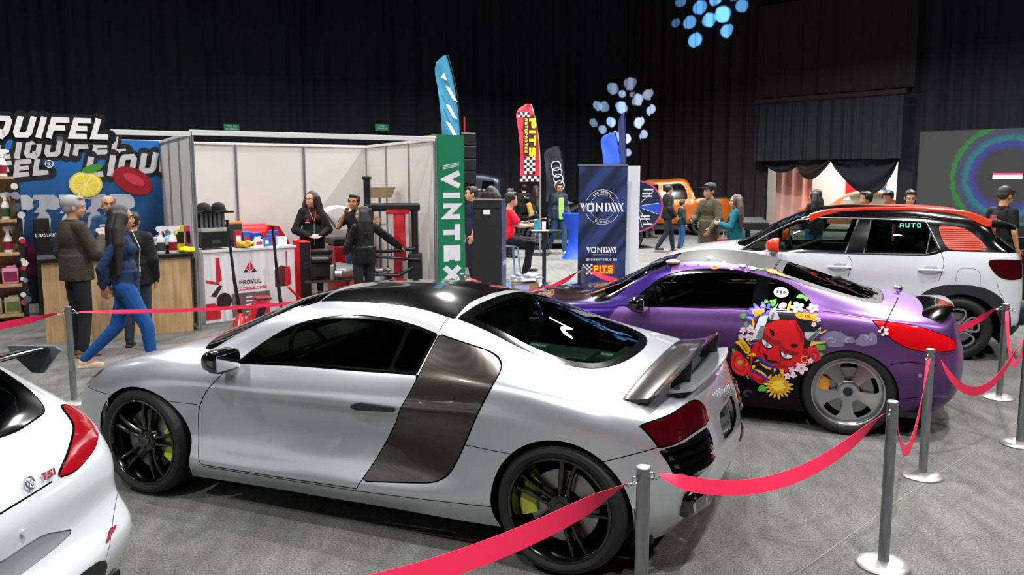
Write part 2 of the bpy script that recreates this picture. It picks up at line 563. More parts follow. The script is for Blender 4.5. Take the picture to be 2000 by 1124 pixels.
M_WELL = mat('wheel_well_felt', '060607', 0.95, spec=0.1)
M_GLOSSBLACK = mat('gloss_black', '050506', 0.12, coat=1.0)
M_CHROME = mat('chrome', 'd8d8dc', 0.08, 1.0)
M_STEEL = mat('brushed_steel', 'a8aab0', 0.3, 1.0)
M_DISC = mat('brake_disc_steel', '9a9894', 0.35, 1.0)
def wheel(parent, x, y, side, R=0.34, rim=0.255, width=0.235, style='twin', mrim=None, mface=None, mcal=None, name='wheel', z=None, steer=0, cal_ang=160, phase=90, tread=True):
 """wheel as part: tyre with rim, spokes, disc, caliper children. outer face towards side*y"""
 z = R if z is None else z
 root = empty(name, (x, y, z), 0 if side > 0 else pi, parent=parent)
 root.rotation_euler = (0, 0, (0 if side > 0 else pi) + steer)
 w = width
 # local: outer face is +Y at y=0 ; tyre spans y from -w to 0
 b = MB()
 s_ = rim
 prof = [(s_ - 0.004, -0.012), (s_ + 0.006, -0.003), (s_ + 0.02, 0.004), (s_ + (R - s_) * 0.45, 0.008), (s_ + (R - s_) * 0.72, 0.002), (R - 0.014, -0.012), (R - 0.003, -0.028),
   (R, -0.045)]
 yy = -0.045
 for g in range(4):
  y2 = -0.045 - (w - 0.09) * (g + 0.72) / 4
  y3 = -0.045 - (w - 0.09) * (g + 1) / 4
  prof += [(R, y2), (R - 0.007, y2 - 0.001), (R - 0.007, y3), (R, y3 - 0.001)]
 prof += [(R - 0.003, -w + 0.028), (R - 0.014, -w + 0.012), (s_ + (R - s_) * 0.6, -w - 0.006), (s_, -w + 0.01)]
 b.lathe([(r, h) for r, h in prof], axis='Y', n=72)
 b.build('tyre', M_TYRE, root, smooth=32, recalc=True)
 b = MB()
 lip = 0.012
 b.lathe([(s_ + 0.004, -0.004), (s_ + 0.004, 0.0), (s_ - 0.006, 0.001), (s_ - 0.012, -0.006), (s_ - 0.016, -0.03), (s_ - 0.026, -0.06), (s_ - 0.03, -w + 0.04), (s_ - 0.01, -w + 0.01), (s_, -w + 0.01)], axis='Y', n=72)
 b.build('rim', mrim, root, smooth=32, recalc=True)
 b = MB()
 b.lathe([(0, -0.03), (0.03, -0.028), (0.034, -0.032)], axis='Y', n=24)
 cap = b.build('centre_cap', M_GLOSSBLACK if style != 'five' else mat('cap_navy', '1a1c30', 0.3), root, smooth=32)
 b = MB()
 if style == 'twin':            # five twin spokes
  b.lathe([(0.0, -0.031), (0.03, -0.034), (0.062, -0.036), (0.072, -0.05), (0.074, -0.075), (0.05, -0.08)], axis='Y', n=32)
  for k in range(5):
   a = radians(phase + 72 * k)
   for sgn in (-1, 1):
    pts = []
    for t in (0.0, 0.25, 0.55, 0.8, 1.0):
     r = 0.05 + (s_ - 0.022 - 0.05) * t
     off = sgn * (0.018 + 0.012 * t + 0.006 * max(0, t - 0.7) * 10 * 0.3)
     dep = -0.052 + 0.012 * sin(t * pi) + 0.022 * t
     wd = 0.015 - 0.002 * t
     pts.append((r, off, dep, wd))
    prev = None
    for (r, off, dep, wd) in pts:
     c = Vector((r * cos(a) - off * sin(a), 0, r * sin(a) + off * cos(a)))
     tn = Vector((-sin(a), 0, cos(a)))
     ring = [b.bm.verts.new(c + tn * wd * q + Vector((0, dep + h, 0))) for q, h in ((-1, -0.03), (-0.85, 0.0), (-0.4, 0.007), (0.4, 0.007), (0.85, 0.0), (1, -0.03))]
     if prev:
      for q in range(6): b.bm.faces.new((prev[q], prev[(q + 1) % 6], ring[(q + 1) % 6], ring[q]))
     prev = ring
  for k in range(5):
   a = radians(phase + 36 + 72 * k)
   b.cone((0.05 * cos(a), -0.05, 0.05 * sin(a)), (0.05 * cos(a), -0.03, 0.05 * sin(a)), 0.009, n=6)
 elif style == 'five':          # five broad flared spokes with window cut outs
  b.lathe([(0.034, -0.026), (0.05, -0.024), (0.075, -0.024), (0.082, -0.028)], axis='Y', n=40)
  N_ = 120
  ri = s_ - 0.03
  for k in range(5):
   a = radians(phase + 72 * k)
   prev = None
   for t in np.linspace(0, 1, 9):
    r = 0.076 + (ri - 0.076) * t
    ha = 0.42 - 0.10 * sin(t * pi) - 0.05 * t
    if t > 0.85: ha += 0.08 * (t - 0.85) / 0.15
    dep = -0.028 - 0.02 * t
    ring = []
    for q in (-1, -0.97, -0.5, 0, 0.5, 0.97, 1):
     aa = a + ha * q; h = -0.035 if abs(q) == 1 else 0.0
     ring.append(b.bm.verts.new((r * cos(aa), dep + h, r * sin(aa))))
    if prev:
     for q in range(6): b.bm.faces.new((prev[q], prev[q + 1], ring[q + 1], ring[q]))
    prev = ring
  b.lathe([(ri - 0.012, -0.055), (ri - 0.01, -0.047), (ri + 0.012, -0.046), (ri + 0.02, -0.05)], axis='Y', n=72)
 elif style == 'loop':          # five D-shaped loops, diamond cut
  for k in range(5):
   a = radians(phase + 72 * k)
   out = [(0.055, -0.028), (0.055, 0.028), (0.10, 0.062), (0.16, 0.085), (s_ - 0.035, 0.072), (s_ - 0.018, 0.0), (s_ - 0.035, -0.072), (0.16, -0.085), (0.10, -0.062)]
   P = spline([(p[0], p[1]) for p in out], 5, True)
   c0 = np.mean(P, axis=0)
   prev = None; first = None
   for p in P:
    ring = []
    for f_, h in ((1.0, -0.05), (1.0, -0.02), (0.80, -0.02), (0.76, -0.06)):
     q = c0 + (p - c0) * f_
     ring.append(b.bm.verts.new((q[0] * cos(a) - q[1] * sin(a), h, q[0] * sin(a) + q[1] * cos(a))))
    if prev:
     for q in range(3): b.bm.faces.new((prev[q], prev[q + 1], ring[q + 1], ring[q]))
    else: first = ring
    prev = ring
   for q in range(3): b.bm.faces.new((prev[q], prev[q + 1], first[q + 1], first[q]))
  b.box((0, -0.03, 0), (0.09, 0.02, 0.09), bev=0.008)
 elif style == 'multi':
  b.lathe([(0.0, -0.03), (0.05, -0.03), (0.06, -0.05)], axis='Y', n=24)
  for k in range(12):
   a = radians(phase + 30 * k); off = 0.012 if k % 2 else -0.012
   p0 = Vector((0.04 * cos(a), -0.045, 0.04 * sin(a))); p1 = Vector(((s_ - 0.02) * cos(a + off * 4), -0.03, (s_ - 0.02) * sin(a + off * 4)))
   b.cone(p0, p1, 0.012, 0.011, n=6)
 b.build('spokes', mface or mrim, root, smooth=30, recalc=True)
 b = MB()
 b.lathe([(0.05, -0.10), (0.09, -0.10), (0.09, -0.085), (s_ * 0.70, -0.085), (s_ * 0.70, -0.11), (0.05, -0.11)], axis='Y', n=48)
 if style in ('twin', 'five'):
  pass
 b.build('brake_disc', M_DISC, root, smooth=30)
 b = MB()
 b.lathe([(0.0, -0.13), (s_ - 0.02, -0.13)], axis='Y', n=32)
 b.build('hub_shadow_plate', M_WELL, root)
 if mcal:
  b = MB()
  cw = 31 if style == 'twin' else 16; a0, a1 = radians(cal_ang - cw), radians(cal_ang + cw)
  ri, ro = s_ * 0.53, s_ * 0.87
  b.lathe([(ri, -0.065), (ri + 0.012, -0.058), (ro - 0.012, -0.058), (ro, -0.07), (ro, -0.12), (ri, -0.12), (ri, -0.065)], axis='Y', n=14, a0=a0, a1=a1)
  bmesh.ops.holes_fill(b.bm, edges=b.bm.edges, sides=12)
  b.build('brake_caliper', mcal, root, smooth=40)
 return root
# ---------------------------------------------------------------- hall shell, drapes, projected dots
M_CARPET = mat('grey_carpet', '6e6e70', 0.95, spec=0.12)
def carpet_nodes(m):
 b = m.node_tree.nodes['Principled BSDF']
 tc = nd(m, 'ShaderNodeTexCoord')
 n1 = nd(m, 'ShaderNodeTexNoise'); n1.inputs['Scale'].default_value = 90; n1.inputs['Detail'].default_value = 8; n1.inputs['Roughness'].default_value = .8
 n2 = nd(m, 'ShaderNodeTexNoise'); n2.inputs['Scale'].default_value = .5; n2.inputs['Detail'].default_value = 9; n2.inputs['Distortion'].default_value = .6
 mp = nd(m, 'ShaderNodeMapping'); mp.inputs['Scale'].default_value = (1.0, .25, 1); mp.inputs['Rotation'].default_value = (0, 0, .5)
 n3 = nd(m, 'ShaderNodeTexNoise'); n3.inputs['Scale'].default_value = 9.0; n3.inputs['Detail'].default_value = 6
 lk(m, tc.outputs['Object'], n1.inputs['Vector']); lk(m, tc.outputs['Object'], n2.inputs['Vector']); lk(m, tc.outputs['Object'], mp.inputs[0]); lk(m, mp.outputs[0], n3.inputs['Vector'])
 r = nd(m, 'ShaderNodeValToRGB'); r.color_ramp.elements[0].position = .36; r.color_ramp.elements[1].position = .64
 r.color_ramp.elements[0].color = (*lin('353635'), 1); r.color_ramp.elements[1].color = (*lin('8a8a86'), 1)
 lk(m, n1.outputs[0], r.inputs[0])
 r2 = nd(m, 'ShaderNodeMapRange'); r2.inputs[1].default_value = .35; r2.inputs[2].default_value = .65; r2.inputs[3].default_value = .82; r2.inputs[4].default_value = 1.12
 lk(m, n2.outputs[0], r2.inputs[0])
 r3 = nd(m, 'ShaderNodeMapRange'); r3.inputs[1].default_value = .35; r3.inputs[2].default_value = .7; r3.inputs[3].default_value = .8; r3.inputs[4].default_value = 1.14
 lk(m, n3.outputs[0], r3.inputs[0])
 ml = nd(m, 'ShaderNodeMath', operation='MULTIPLY'); lk(m, r2.outputs[0], ml.inputs[0]); lk(m, r3.outputs[0], ml.inputs[1])
 vm = nd(m, 'ShaderNodeVectorMath', operation='SCALE'); lk(m, r.outputs[0], vm.inputs[0]); lk(m, ml.outputs[0], vm.inputs['Scale']); lk(m, vm.outputs[0], b.inputs['Base Color'])
 bp = nd(m, 'ShaderNodeBump'); bp.inputs['Strength'].default_value = .5; bp.inputs['Distance'].default_value = .01
 lk(m, n1.outputs[0], bp.inputs['Height']); lk(m, bp.outputs[0], b.inputs['Normal'])
carpet_nodes(M_CARPET)
b = MB(); b.box((0, 24, -0.05), (80, 76, 0.1)); tag(b.build('floor', M_CARPET), kind='structure')
b = MB(); b.box((0, 24, 13.05), (80, 76, 0.1)); tag(b.build('ceiling', mat('black_ceiling', '040404', .95, spec=.05)), kind='structure')
M_DRAPE = mat('black_drape', '2a2b31', .9, spec=.2)
M_DRAPE2 = mat('black_drape_warm', '332e31', .9, spec=.2)
def drape(name, p0, p1, z0, z1, m, wl=.42, amp=.10, seed=1, rows=7, gather=None, res=.055):
 """hanging pleated cloth from p0 to p1"""
 rnd = random.Random(seed)
 p0 = Vector((*p0, 0)); p1 = Vector((*p1, 0)); L = (p1 - p0).length; u = (p1 - p0) / L; n = Vector((u.y, -u.x, 0))
 N = int(L / res)
 ph = [rnd.uniform(0, 6.28) for _ in range(6)]
 V = []; F = []
 for i in range(N + 1):
  s = L * i / N
  wob = .35 * sin(s * .9 + ph[0]) + .25 * sin(s * 2.3 + ph[1])
  base = sin(2 * pi * (s / wl + wob) + ph[2]); base = math.copysign(abs(base) ** .75, base)
  base = base * (.65 + .35 * sin(s * 1.7 + ph[3])) + .35 * sin(2 * pi * s / (wl * .43) + ph[4])
  for j in range(rows + 1):
   t = j / rows; z = z1 + (z0 - z1) * t
   d = amp * base * (.55 + .45 * t) + .03 * sin(s * .5 + t * 3 + ph[5])
   q = p0 + u * s + n * d
   V.append((q.x, q.y, z))
 for i in range(N):
  for j in range(rows):
   a = i * (rows + 1) + j; F.append((a, a + 1, a + rows + 2, a + rows + 1))
 me = bpy.data.meshes.new(name); me.from_pydata(V, [], F)
 o = link_mesh(name, me, None, m); me.shade_smooth(); return o
K0 = (5.0, 36.5)
def wl_(t): return (K0[0] - .866 * t, K0[1] - .5 * t)
def wr_(t): return (K0[0] + .7071 * t, K0[1] - .7071 * t)
tag(drape('wall_left', wl_(33), wl_(-.3), 0, 13, M_DRAPE, .62, .14, 4, res=.09), kind='structure')
tag(drape('wall_back', wr_(0), wr_(6.7), 0, 13, M_DRAPE2, .55, .15, 5, res=.07), kind='structure')
tag(drape('wall_right', wr_(11.5), wr_(34), 0, 13, M_DRAPE, .60, .16, 9, res=.09), kind='structure')
# drape above the opening
def wro(t, off): return (K0[0] + .7071 * t - .7071 * off, K0[1] - .7071 * t - .7071 * off)
tag(drape('wall_back_upper', wro(6.6, .1), wro(11.6, .1), 2.55, 13, M_DRAPE2, .5, .10, 12, res=.07), kind='structure')
o = drape('valance_curtain', wro(6.45, .62), wro(11.8, .62), 2.62, 4.68, mat('black_satin_drape', '26282c', .75, spec=.3), .38, .07, 21, res=.045)
tag(o, 'short black pleated curtain hanging from the rail over the lit doorway', 'curtain')
b = MB(); q0 = wro(6.4, .6); q1 = wro(11.85, .6)
b.tube([(*q0, 4.80), (*q1, 4.80)], .10, 10); o = b.build('curtain_rail', M_DRAPE2, smooth=60); tag(o, 'thick fabric wrapped rail above the doorway curtain', 'rail')
o = drape('upper_swag_curtain', wro(6.3, .35), wro(12.0, .35), 4.95, 8.3, M_DRAPE2, .7, .05, 31, res=.07)
tag(o, 'flatter black drape stretched above the doorway rail', 'curtain')
# gathered swags in the doorway
def swag(name, t0, t1, off, ztop, sag, thick, label, skew=0.0, m=M_DRAPE):
 V = []; F = []; N = 28; R = 9
 for i in range(N + 1):
  t = i / N; s = t0 + (t1 - t0) * t
  for j in range(R + 1):
   f = j / R
   low = sag * (4 * t * (1 - t)) ** .8 * (1 - skew * (t - .5) * 1.4)
   z = ztop - f * (low + .04) - .02 * sin(f * 20 + s * 3)
   o_ = off + .10 * sin(f * 9 + t * 4) * thick
   q = wro(s, o_); V.append((q[0], q[1], z))
 for i in range(N):
  for j in range(R):
   a = i * (R + 1) + j; F.append((a, a + 1, a + R + 2, a + R + 1))
 me = bpy.data.meshes.new(name); me.from_pydata(V, [], F); o = link_mesh(name, me, None, m); me.shade_smooth()
 return tag(o, label, 'curtain')
swag('swag_curtain', 6.75, 8.2, .3, 2.62, .42, 1, 'small bunched black drape at the left of the lit doorway', .3)
swag('swag_curtain', 8.0, 9.3, .38, 2.62, .62, 1, 'deep black drape swag in the middle of the doorway', .5, mat('brown_sheer_drape', '2a1c1e', .7))
swag('swag_curtain', 9.35, 11.6, .34, 2.62, 1.15, 1.2, 'long black drape sagging over the right of the doorway', -.4)
# the lit lobby beyond
wlb = mat('lobby_white', 'e6e2dc', .8)
def wq(t, off): return wro(t, off)
a = wq(4.5, -4.2); c = wq(13.5, -4.2)
b = MB(); b.quad((a[0], a[1], 0), (c[0], c[1], 0), (c[0], c[1], 4), (a[0], a[1], 4)); o = b.build('wall_lobby', wlb); tag(o, kind='structure')
o = drape('pink_curtain', wq(6.6, -.9), wq(7.8, -1.5), 0, 3.2, mat('pale_pink_drape', 'd8a8a0', .8), .3, .05, 41, res=.05); tag(o, 'pale pink floor length drape inside the lit doorway', 'curtain')
lg = wq(9.35, -4.15); u2 = Vector((.7071, -.7071, 0)); n2 = Vector((-.7071, -.7071, 0))
def plaque_M(p, u, n): return Matrix(((u.x, 0, n.x, p[0]), (u.y, 0, n.y, p[1]), (0, 1, 0, p[2]), (0, 0, 0, 1)))
rt = empty('round_logo_sign', (0, 0, 0), 0, 'blue and red circular emblem on the white lobby wall', 'sign')
Ml = plaque_M((lg[0], lg[1], 1.85), u2, n2)
b = MB(); prev = None
for k in range(25):
 a_ = radians(60 + 250 * k / 24)
 for_r = [(.42, .05), (.32, .05)]
 cur = [b.bm.verts.new(Ml @ Vector((r * cos(a_), r * sin(a_), .03))) for r, _ in for_r]
 if prev: b.bm.faces.new((prev[0], prev[1], cur[1], cur[0]))
 prev = cur
b.build('blue_arc', mat('sign_blue', '1450a8', .5), rt)
b = MB(); b.lathe([(0, .03), (.20, .03), (.20, 0)], n=24, M=Ml @ Matrix.Translation((.06, .0, 0))); b.build('red_disc', mat('sign_red', 'd81828', .5), rt)
b = MB(); q = wq(8.35, -4.1); b.box((q[0], q[1], 1.75), (.7, .05, .8), rot=-pi / 4); o = b.build('red_poster', mat('poster_red', 'c82030', .5)); tag(o, 'plain red poster at the left of the lobby wall emblem', 'poster')
lo = wq(9, -2.2); area_lamp(lo[0], lo[1], 5.2, 500, 1.5, (1, .93, .88)).name = 'lobby_light'
lo = wq(10.5, -2.6); area_lamp(lo[0], lo[1], 4.6, 300, 1.0, (1, .95, .8)).name = 'lobby_light'
def gobo(loc, aim, energy, col, dots, soft=.0):
 l = bpy.data.lights.new('pattern_projector', 'SPOT'); l.energy = energy; l.spot_size = radians(40); l.spot_blend = .1; l.shadow_soft_size = .01; l.color = col
 o = bpy.data.objects.new('pattern_projector', l); COL.objects.link(o); o.location = loc
 o.rotation_euler = (Vector(aim) - Vector(loc)).to_track_quat('-Z', 'Y').to_euler()
 l.use_nodes = True; nt = l.node_tree; em = nt.nodes['Emission']
 tc = nt.nodes.new('ShaderNodeTexCoord'); sp = nt.nodes.new('ShaderNodeSeparateXYZ'); nt.links.new(tc.outputs['Normal'], sp.inputs[0])
 def M_(op, a, b=None):
  n = nt.nodes.new('ShaderNodeMath'); n.operation = op
  for i, v in enumerate((a, b)):
   if v is None: continue
   if isinstance(v, (int, float)): n.inputs[i].default_value = v
   else: nt.links.new(v, n.inputs[i])
  return n.outputs[0]
 az = M_('ABSOLUTE', sp.outputs[2]); u = M_('DIVIDE', sp.outputs[0], az); v = M_('DIVIDE', sp.outputs[1], az)
 tot = None
 for (x, y, r, br) in dots:
  dx = M_('SUBTRACT', u, x); dy = M_('SUBTRACT', v, y)
  d2 = M_('SQRT', M_('ADD', M_('MULTIPLY', dx, dx), M_('MULTIPLY', dy, dy)))
  s = nt.nodes.new('ShaderNodeMapRange'); s.interpolation_type = 'SMOOTHSTEP'
  s.inputs[1].default_value = r * 1.12; s.inputs[2].default_value = r * .82; s.inputs[3].default_value = 0; s.inputs[4].default_value = br
  nt.links.new(d2, s.inputs[0]); tot = s.outputs[0] if tot is None else M_('ADD', tot, s.outputs[0])
 nt.links.new(tot, em.inputs['Strength'])
 return o
D1 = [(1188, 177, 11, .35), (1221, 164, 12, .3), (1172, 214, 10, .3), (1178, 204, 0, 0), (1206, 184, 7, .5), (1159, 215, 9, .4), (1236, 197, 11, .6), (1256, 191, 10, .35), (1205, 209, 11, .9), (1262, 221, 9, .6), (1186, 240, 9, .9), (1207, 234, 6, 1),
 (1239, 240, 10, .9), (1152, 249, 8, .3), (1170, 257, 8, .5), (1197, 264, 9, 1.2), (1215, 265, 9, 1.2), (1248, 264, 8, .6), (1218, 290, 7, .6), (1225, 184, 5, .2)]
D2 = [(1354, 22, 13, .7), (1383, 12, 12, .9), (1419, 10, 12, .6), (1318, 5, 10, .3), (1336, 46, 12, .6), (1372, 48, 13, 1.1), (1397, 42, 15, 1.3), (1433, 33, 12, .5), (1347, 80, 13, .9), (1406, 73, 12, .9), (1310, 42, 8, .25)]
def dots_of(D, cx, cy, pxm, dist):
 return [((x - cx) / pxm / dist, -(y - cy) / pxm / dist, r / pxm / dist, br) for x, y, r, br in D if br]
aim1 = Vector((4.75, 36.2, 4.55)); loc1 = Vector((2.0, 17.0, 8.5))
gobo(loc1, aim1, 600000, (.55, .78, 1), dots_of(D1, 1207, 230, 1612 / 36.3, (aim1 - loc1).length))
aim2 = Vector((7.83, 33.6, 8.35)); loc2 = Vector((3.0, 16.0, 9.2))
gobo(loc2, aim2, 500000, (.14, .52, 1), dots_of(D2, 1375, 40, 1612 / 33.7, (aim2 - loc2).length))
# cream seam tape and scuffs on the carpet
def strip(name, pts, w_, m, z=.002):
 b = MB(); P = [Vector((x, y, z)) for x, y in pts]
 for a_, c_ in zip(P[:-1], P[1:]):
  d = (c_ - a_).normalized(); s = Vector((-d.y, d.x, 0)) * w_ / 2
  b.quad(a_ - s, c_ - s, c_ + s, a_ + s)
 return b.build(name, m)
o = strip('carpet_seam', [(.6, 3.05), (1.35, 3.75), (2.3, 4.7), (4.6, 6.9)], .006, mat('seam_tape', '7a7872', .8)); tag(o, 'thin pale seam line crossing the carpet in the right foreground', 'seam')
# green exit signs on the left drape
def exit_sign(t, z, label):
 p = wl_(t); r = empty('exit_sign', (p[0] + .25 * .5, p[1] - .25 * .866, z), radians(30), label, 'sign')
 b = MB(); b.box((0, 0, 0), (.50, .04, .24), bev=.005); b.build('panel', mat('exit_green', '12603c', .5, emit='12603c', es=.9), r)
 b = MB(); b.box((0, -.022, 0), (.47, .006, .21)); b.box((0, -.024, 0), (.45, .006, .19))
 b2 = MB()
 P = []
 for k, s in enumerate(('RUTA DE', 'EVACUACION')):
  pl, w_ = stroke_text(s, .055, .011, .55)
  P += [[(q[0] - w_ / 2, q[1] + .02 - .085 * k) for q in poly] for poly in pl]
 b.bm.free(); b2.bm.free()
 polys_mesh(P, 0, 'lettering', mat('sign_white', 'dfe8e0', .5), r, Matrix(((1, 0, 0, 0), (0, 0, -1, -.024), (0, 1, 0, 0), (0, 0, 0, 1))))
exit_sign(16.7, 3.62, 'left one of the two small green exit signs on the dark drape')
exit_sign(11.4, 3.80, 'right one of the two small green exit signs, above the booth corner')
# ---------------------------------------------------------------- silver mid-engined coupe
def st(x, rows):
 """station with constant x; rows = (y, z[, dx])"""
 return [(x + (r[2] if len(r) > 2 else 0), r[0], r[1]) for r in rows]
R8_CAGE = [
 [(3.48, 0, .12), (3.53, 0, .22), (3.54, 0, .36), (3.52, 0, .48), (3.50, 0, .54), (3.47, 0, .575), (3.45, 0, .59), (3.43, 0, .60), (3.40, 0, .615), (3.37, 0, .625)],
 [(3.45, .42, .12), (3.50, .45, .22), (3.51, .45, .36), (3.49, .45, .48), (3.46, .43, .54), (3.43, .42, .58), (3.42, .36, .597), (3.40, .28, .61), (3.38, .16, .622), (3.36, 0, .632)],
 [(3.32, .70, .12), (3.36, .76, .22), (3.37, .77, .36), (3.35, .76, .49), (3.33, .74, .57), (3.29, .70, .625), (3.29, .60, .64), (3.29, .46, .65), (3.29, .26, .66), (3.29, 0, .667)],
 st(3.08, [(.80, .12), (.88, .22), (.905, .40), (.905, .54), (.885, .64), (.81, .715), (.69, .735), (.52, .74), (.28, .748), (0, .755)]),
 st(2.65, [(.86, .12), (.93, .23), (.945, .42), (.95, .61), (.935, .735), (.86, .82), (.73, .85), (.56, .86), (.30, .872), (0, .88)]),
 st(2.25, [(.88, .15), (.94, .25), (.905, .41), (.915, .62), (.93, .735), (.865, .83), (.765, .865), (.675, .925), (.42, 1.01), (0, 1.045)]),
 st(1.80, [(.88, .16), (.943, .262), (.897, .41), (.898, .64), (.928, .725), (.875, .84), (.77, .955), (.635, 1.095), (.40, 1.18), (0, 1.212)]),
 st(1.35, [(.88, .165), (.943, .272), (.897, .42), (.896, .65), (.93, .728), (.88, .857), (.765, .995), (.62, 1.148), (.38, 1.226), (0, 1.257)]),
 st(0.95, [(.88, .17), (.943, .277), (.90, .43), (.898, .65), (.934, .735), (.885, .875), (.765, 1.01), (.625, 1.145), (.38, 1.218), (0, 1.245)]),
 st(0.60, [(.89, .175), (.943, .285), (.925, .44), (.925, .64), (.948, .755), (.905, .895), (.80, 1.00), (.645, 1.098), (.38, 1.15), (0, 1.17)]),
 st(0.30, [(.89, .18), (.94, .29), (.948, .45), (.95, .64), (.952, .775), (.915, .895), (.82, .955), (.655, 1.01), (.38, 1.045), (0, 1.06)]),
 st(0.0, [(.88, .19), (.935, .29), (.95, .46), (.952, .65), (.945, .785), (.905, .87), (.815, .905), (.645, .93), (.38, .95), (0, .96)]),
 st(-.28, [(.84, .20), (.90, .29), (.925, .45), (.925, .62), (.91, .75), (.86, .83), (.775, .855), (.62, .865), (.38, .875), (0, .88)]),
 [(-.42, .77, .20), (-.475, .82, .32), (-.49, .835, .44), (-.495, .83, .56), (-.48, .81, .69), (-.45, .765, .80), (-.45, .69, .825), (-.45, .57, .835), (-.45, .36, .845), (-.45, 0, .85)],
 [(-.53, .48, .225), (-.62, .52, .35), (-.63, .53, .46), (-.615, .52, .58), (-.585, .51, .70), (-.545, .49, .81), (-.53, .45, .835), (-.52, .38, .845), (-.515, .24, .855), (-.51, 0, .86)],
 [(-.57, 0, .24), (-.66, 0, .36), (-.67, 0, .47), (-.655, 0, .59), (-.62, 0, .71), (-.575, 0, .82), (-.56, 0, .84), (-.55, 0, .85), (-.54, 0, .856), (-.525, 0, .862)],
]
R8_CU = [6, 8, 10, 14, 14, 14, 14, 13, 12, 10, 10, 10, 10, 10, 10]
R8_CV = [6, 8, 8, 6, 7, 9, 9, 9, 10]
def paint(name, col, metal=0.5, rough=0.35, coat=1.0):
 m = mat(name, col, rough, metal, coat, 0.5, crough=0.02)
 return m
def surf_strip(S, poly3):
 pass
def seat_bm(x, y, z0, back=0.62, tilt=0.38):
 """bucket seat facing +x"""
 b = MB()
 b.box((x, y, z0 + 0.09), (0.50, 0.48, 0.16), bev=0.05)
 R = Matrix.Rotation(-tilt, 4, 'Y')
 M = Matrix.Translation((x - 0.24, y, z0 + 0.12)) @ R
 b2 = MB(); b2.box((0, 0, back / 2), (0.12, 0.46, back), bev=0.05)
 b2.box((0.04, 0.2, back * 0.4), (0.12, 0.08, back * 0.7), bev=0.03); b2.box((0.04, -0.2, back * 0.4), (0.12, 0.08, back * 0.7), bev=0.03)
 b2.box((0.0, 0, back + 0.10), (0.10, 0.26, 0.19), bev=0.045)
 bmesh.ops.transform(b2.bm, matrix=M, verts=b2.bm.verts)
 b.merge(b2.bm)
 return b
def steering(parent, x, y, z, m):
 b = MB()
 M = Matrix.Translation((x, y, z)) @ Matrix.Rotation(radians(-68), 4, 'Y')
 pts = [(M @ Vector((0.18 * cos(a), 0.18 * sin(a), 0))) for a in np.linspace(0, 2 * pi, 28, endpoint=False)]
 b.tube(pts, 0.014, 8, closed=True)
 for a in (pi * 0.5, -pi * 0.5, pi):
  b.cone(M @ Vector((0, 0, 0.01)), M @ Vector((0.17 * cos(a), 0.17 * sin(a), 0)), 0.022, 0.014, 8)
 b.cone(M @ Vector((0, 0, -0.01)), M @ Vector((0, 0, 0.03)), 0.06, 0.05, 16)
 b.cone(M @ Vector((0, 0, 0)), M @ Vector((0, 0, 0.30)), 0.03, 0.03, 10)
 return b.build('steering_wheel', m, parent, smooth=40)
def tub(parent, x0, x1, hw, z0, z1, m, name='interior_tub'):
 b = MB()
 b.box(((x0 + x1) / 2, 0, z0), (x1 - x0, hw * 2, 0.03))
 for s in (-1, 1): b.box(((x0 + x1) / 2, s * (hw - 0.01), (z0 + z1) / 2), (x1 - x0, 0.02, z1 - z0))
 b.box((x0, 0, (z0 + z1) / 2), (0.02, hw * 2, z1 - z0)); b.box((x1, 0, (z0 + z1) / 2), (0.02, hw * 2, z1 - z0))
 return b.build(name, m, parent)
def mirror(parent, x, y, z, m, mface, s=1, L=0.24, H=0.14, stalk_to=None, foot=None, name='door_mirror'):
 """housing seen from the front/outside, s = side"""
 b = MB()
 n = 14
 secs = []
 for t, sy, sz, dx in ((0.0, 0.0, 0.0, 0.10), (0.12, 0.55, 0.5, 0.085), (0.35, 0.85, 0.82, 0.045), (0.7, 1.0, 1.0, -0.01), (0.95, 0.98, 0.98, -0.045), (1.0, 0.9, 0.88, -0.05)):
  ring = []
  for k in range(n * 2):
   a = 2 * pi * k / (n * 2)
   c_, s_ = cos(a), sin(a)
   ey = math.copysign(abs(c_) ** 0.6, c_) * L / 2 * sy; ez = math.copysign(abs(s_) ** 0.7, s_) * H / 2 * sz
   if ez > 0: ez *= 1.0
   ring.append(b.bm.verts.new((x + dx, y + s * ey, z + ez)))
  secs.append(ring)
 for A, B in zip(secs[:-1], secs[1:]):
  for k in range(len(A)):
   try: b.bm.faces.new((A[k], A[(k + 1) % len(A)], B[(k + 1) % len(A)], B[k]))
   except ValueError: pass
 b.bm.faces.new(secs[-1])
 o = b.build(name, m, parent, smooth=40, recalc=True)
 b = MB()
 b.box((x - 0.052, y, z - 0.005), (0.006, L * 0.78, H * 0.66), bev=0.002)
 b.build('mirror_glass', M_CHROME, o)
 if foot:
  b = MB(); b.cone((x + 0.01, y - s * L * 0.2, z - H * 0.35), foot, 0.03, 0.045, 12)
  b.build('mirror_stalk', mface, o, smooth=40)
 return o
P_SILVER = paint('silver_metallic_paint', 'c6cad0', 0.72, 0.33)
P_BLACK = mat('gloss_black_paint', '08080a', 0.15, 0, 1.0)
M_GAP = mat('panel_gap', '050506', 0.9, spec=0.1)  # near-black colour stands in for the shade inside the gaps
G_DARK = glass_mat('tinted_glass', 'a4b0a8', 0.5)
G_MID = glass_mat('clear_tinted_glass', 'c4d0c8', 0.8)
M_CABIN = mat('cabin_black_trim', '101011', 0.7)
M_SEAT = mat('seat_leather', '17171a', 0.5)
M_CARBON = mat('carbon_fibre', '3a3531', 0.28, 0.55, 0.9)
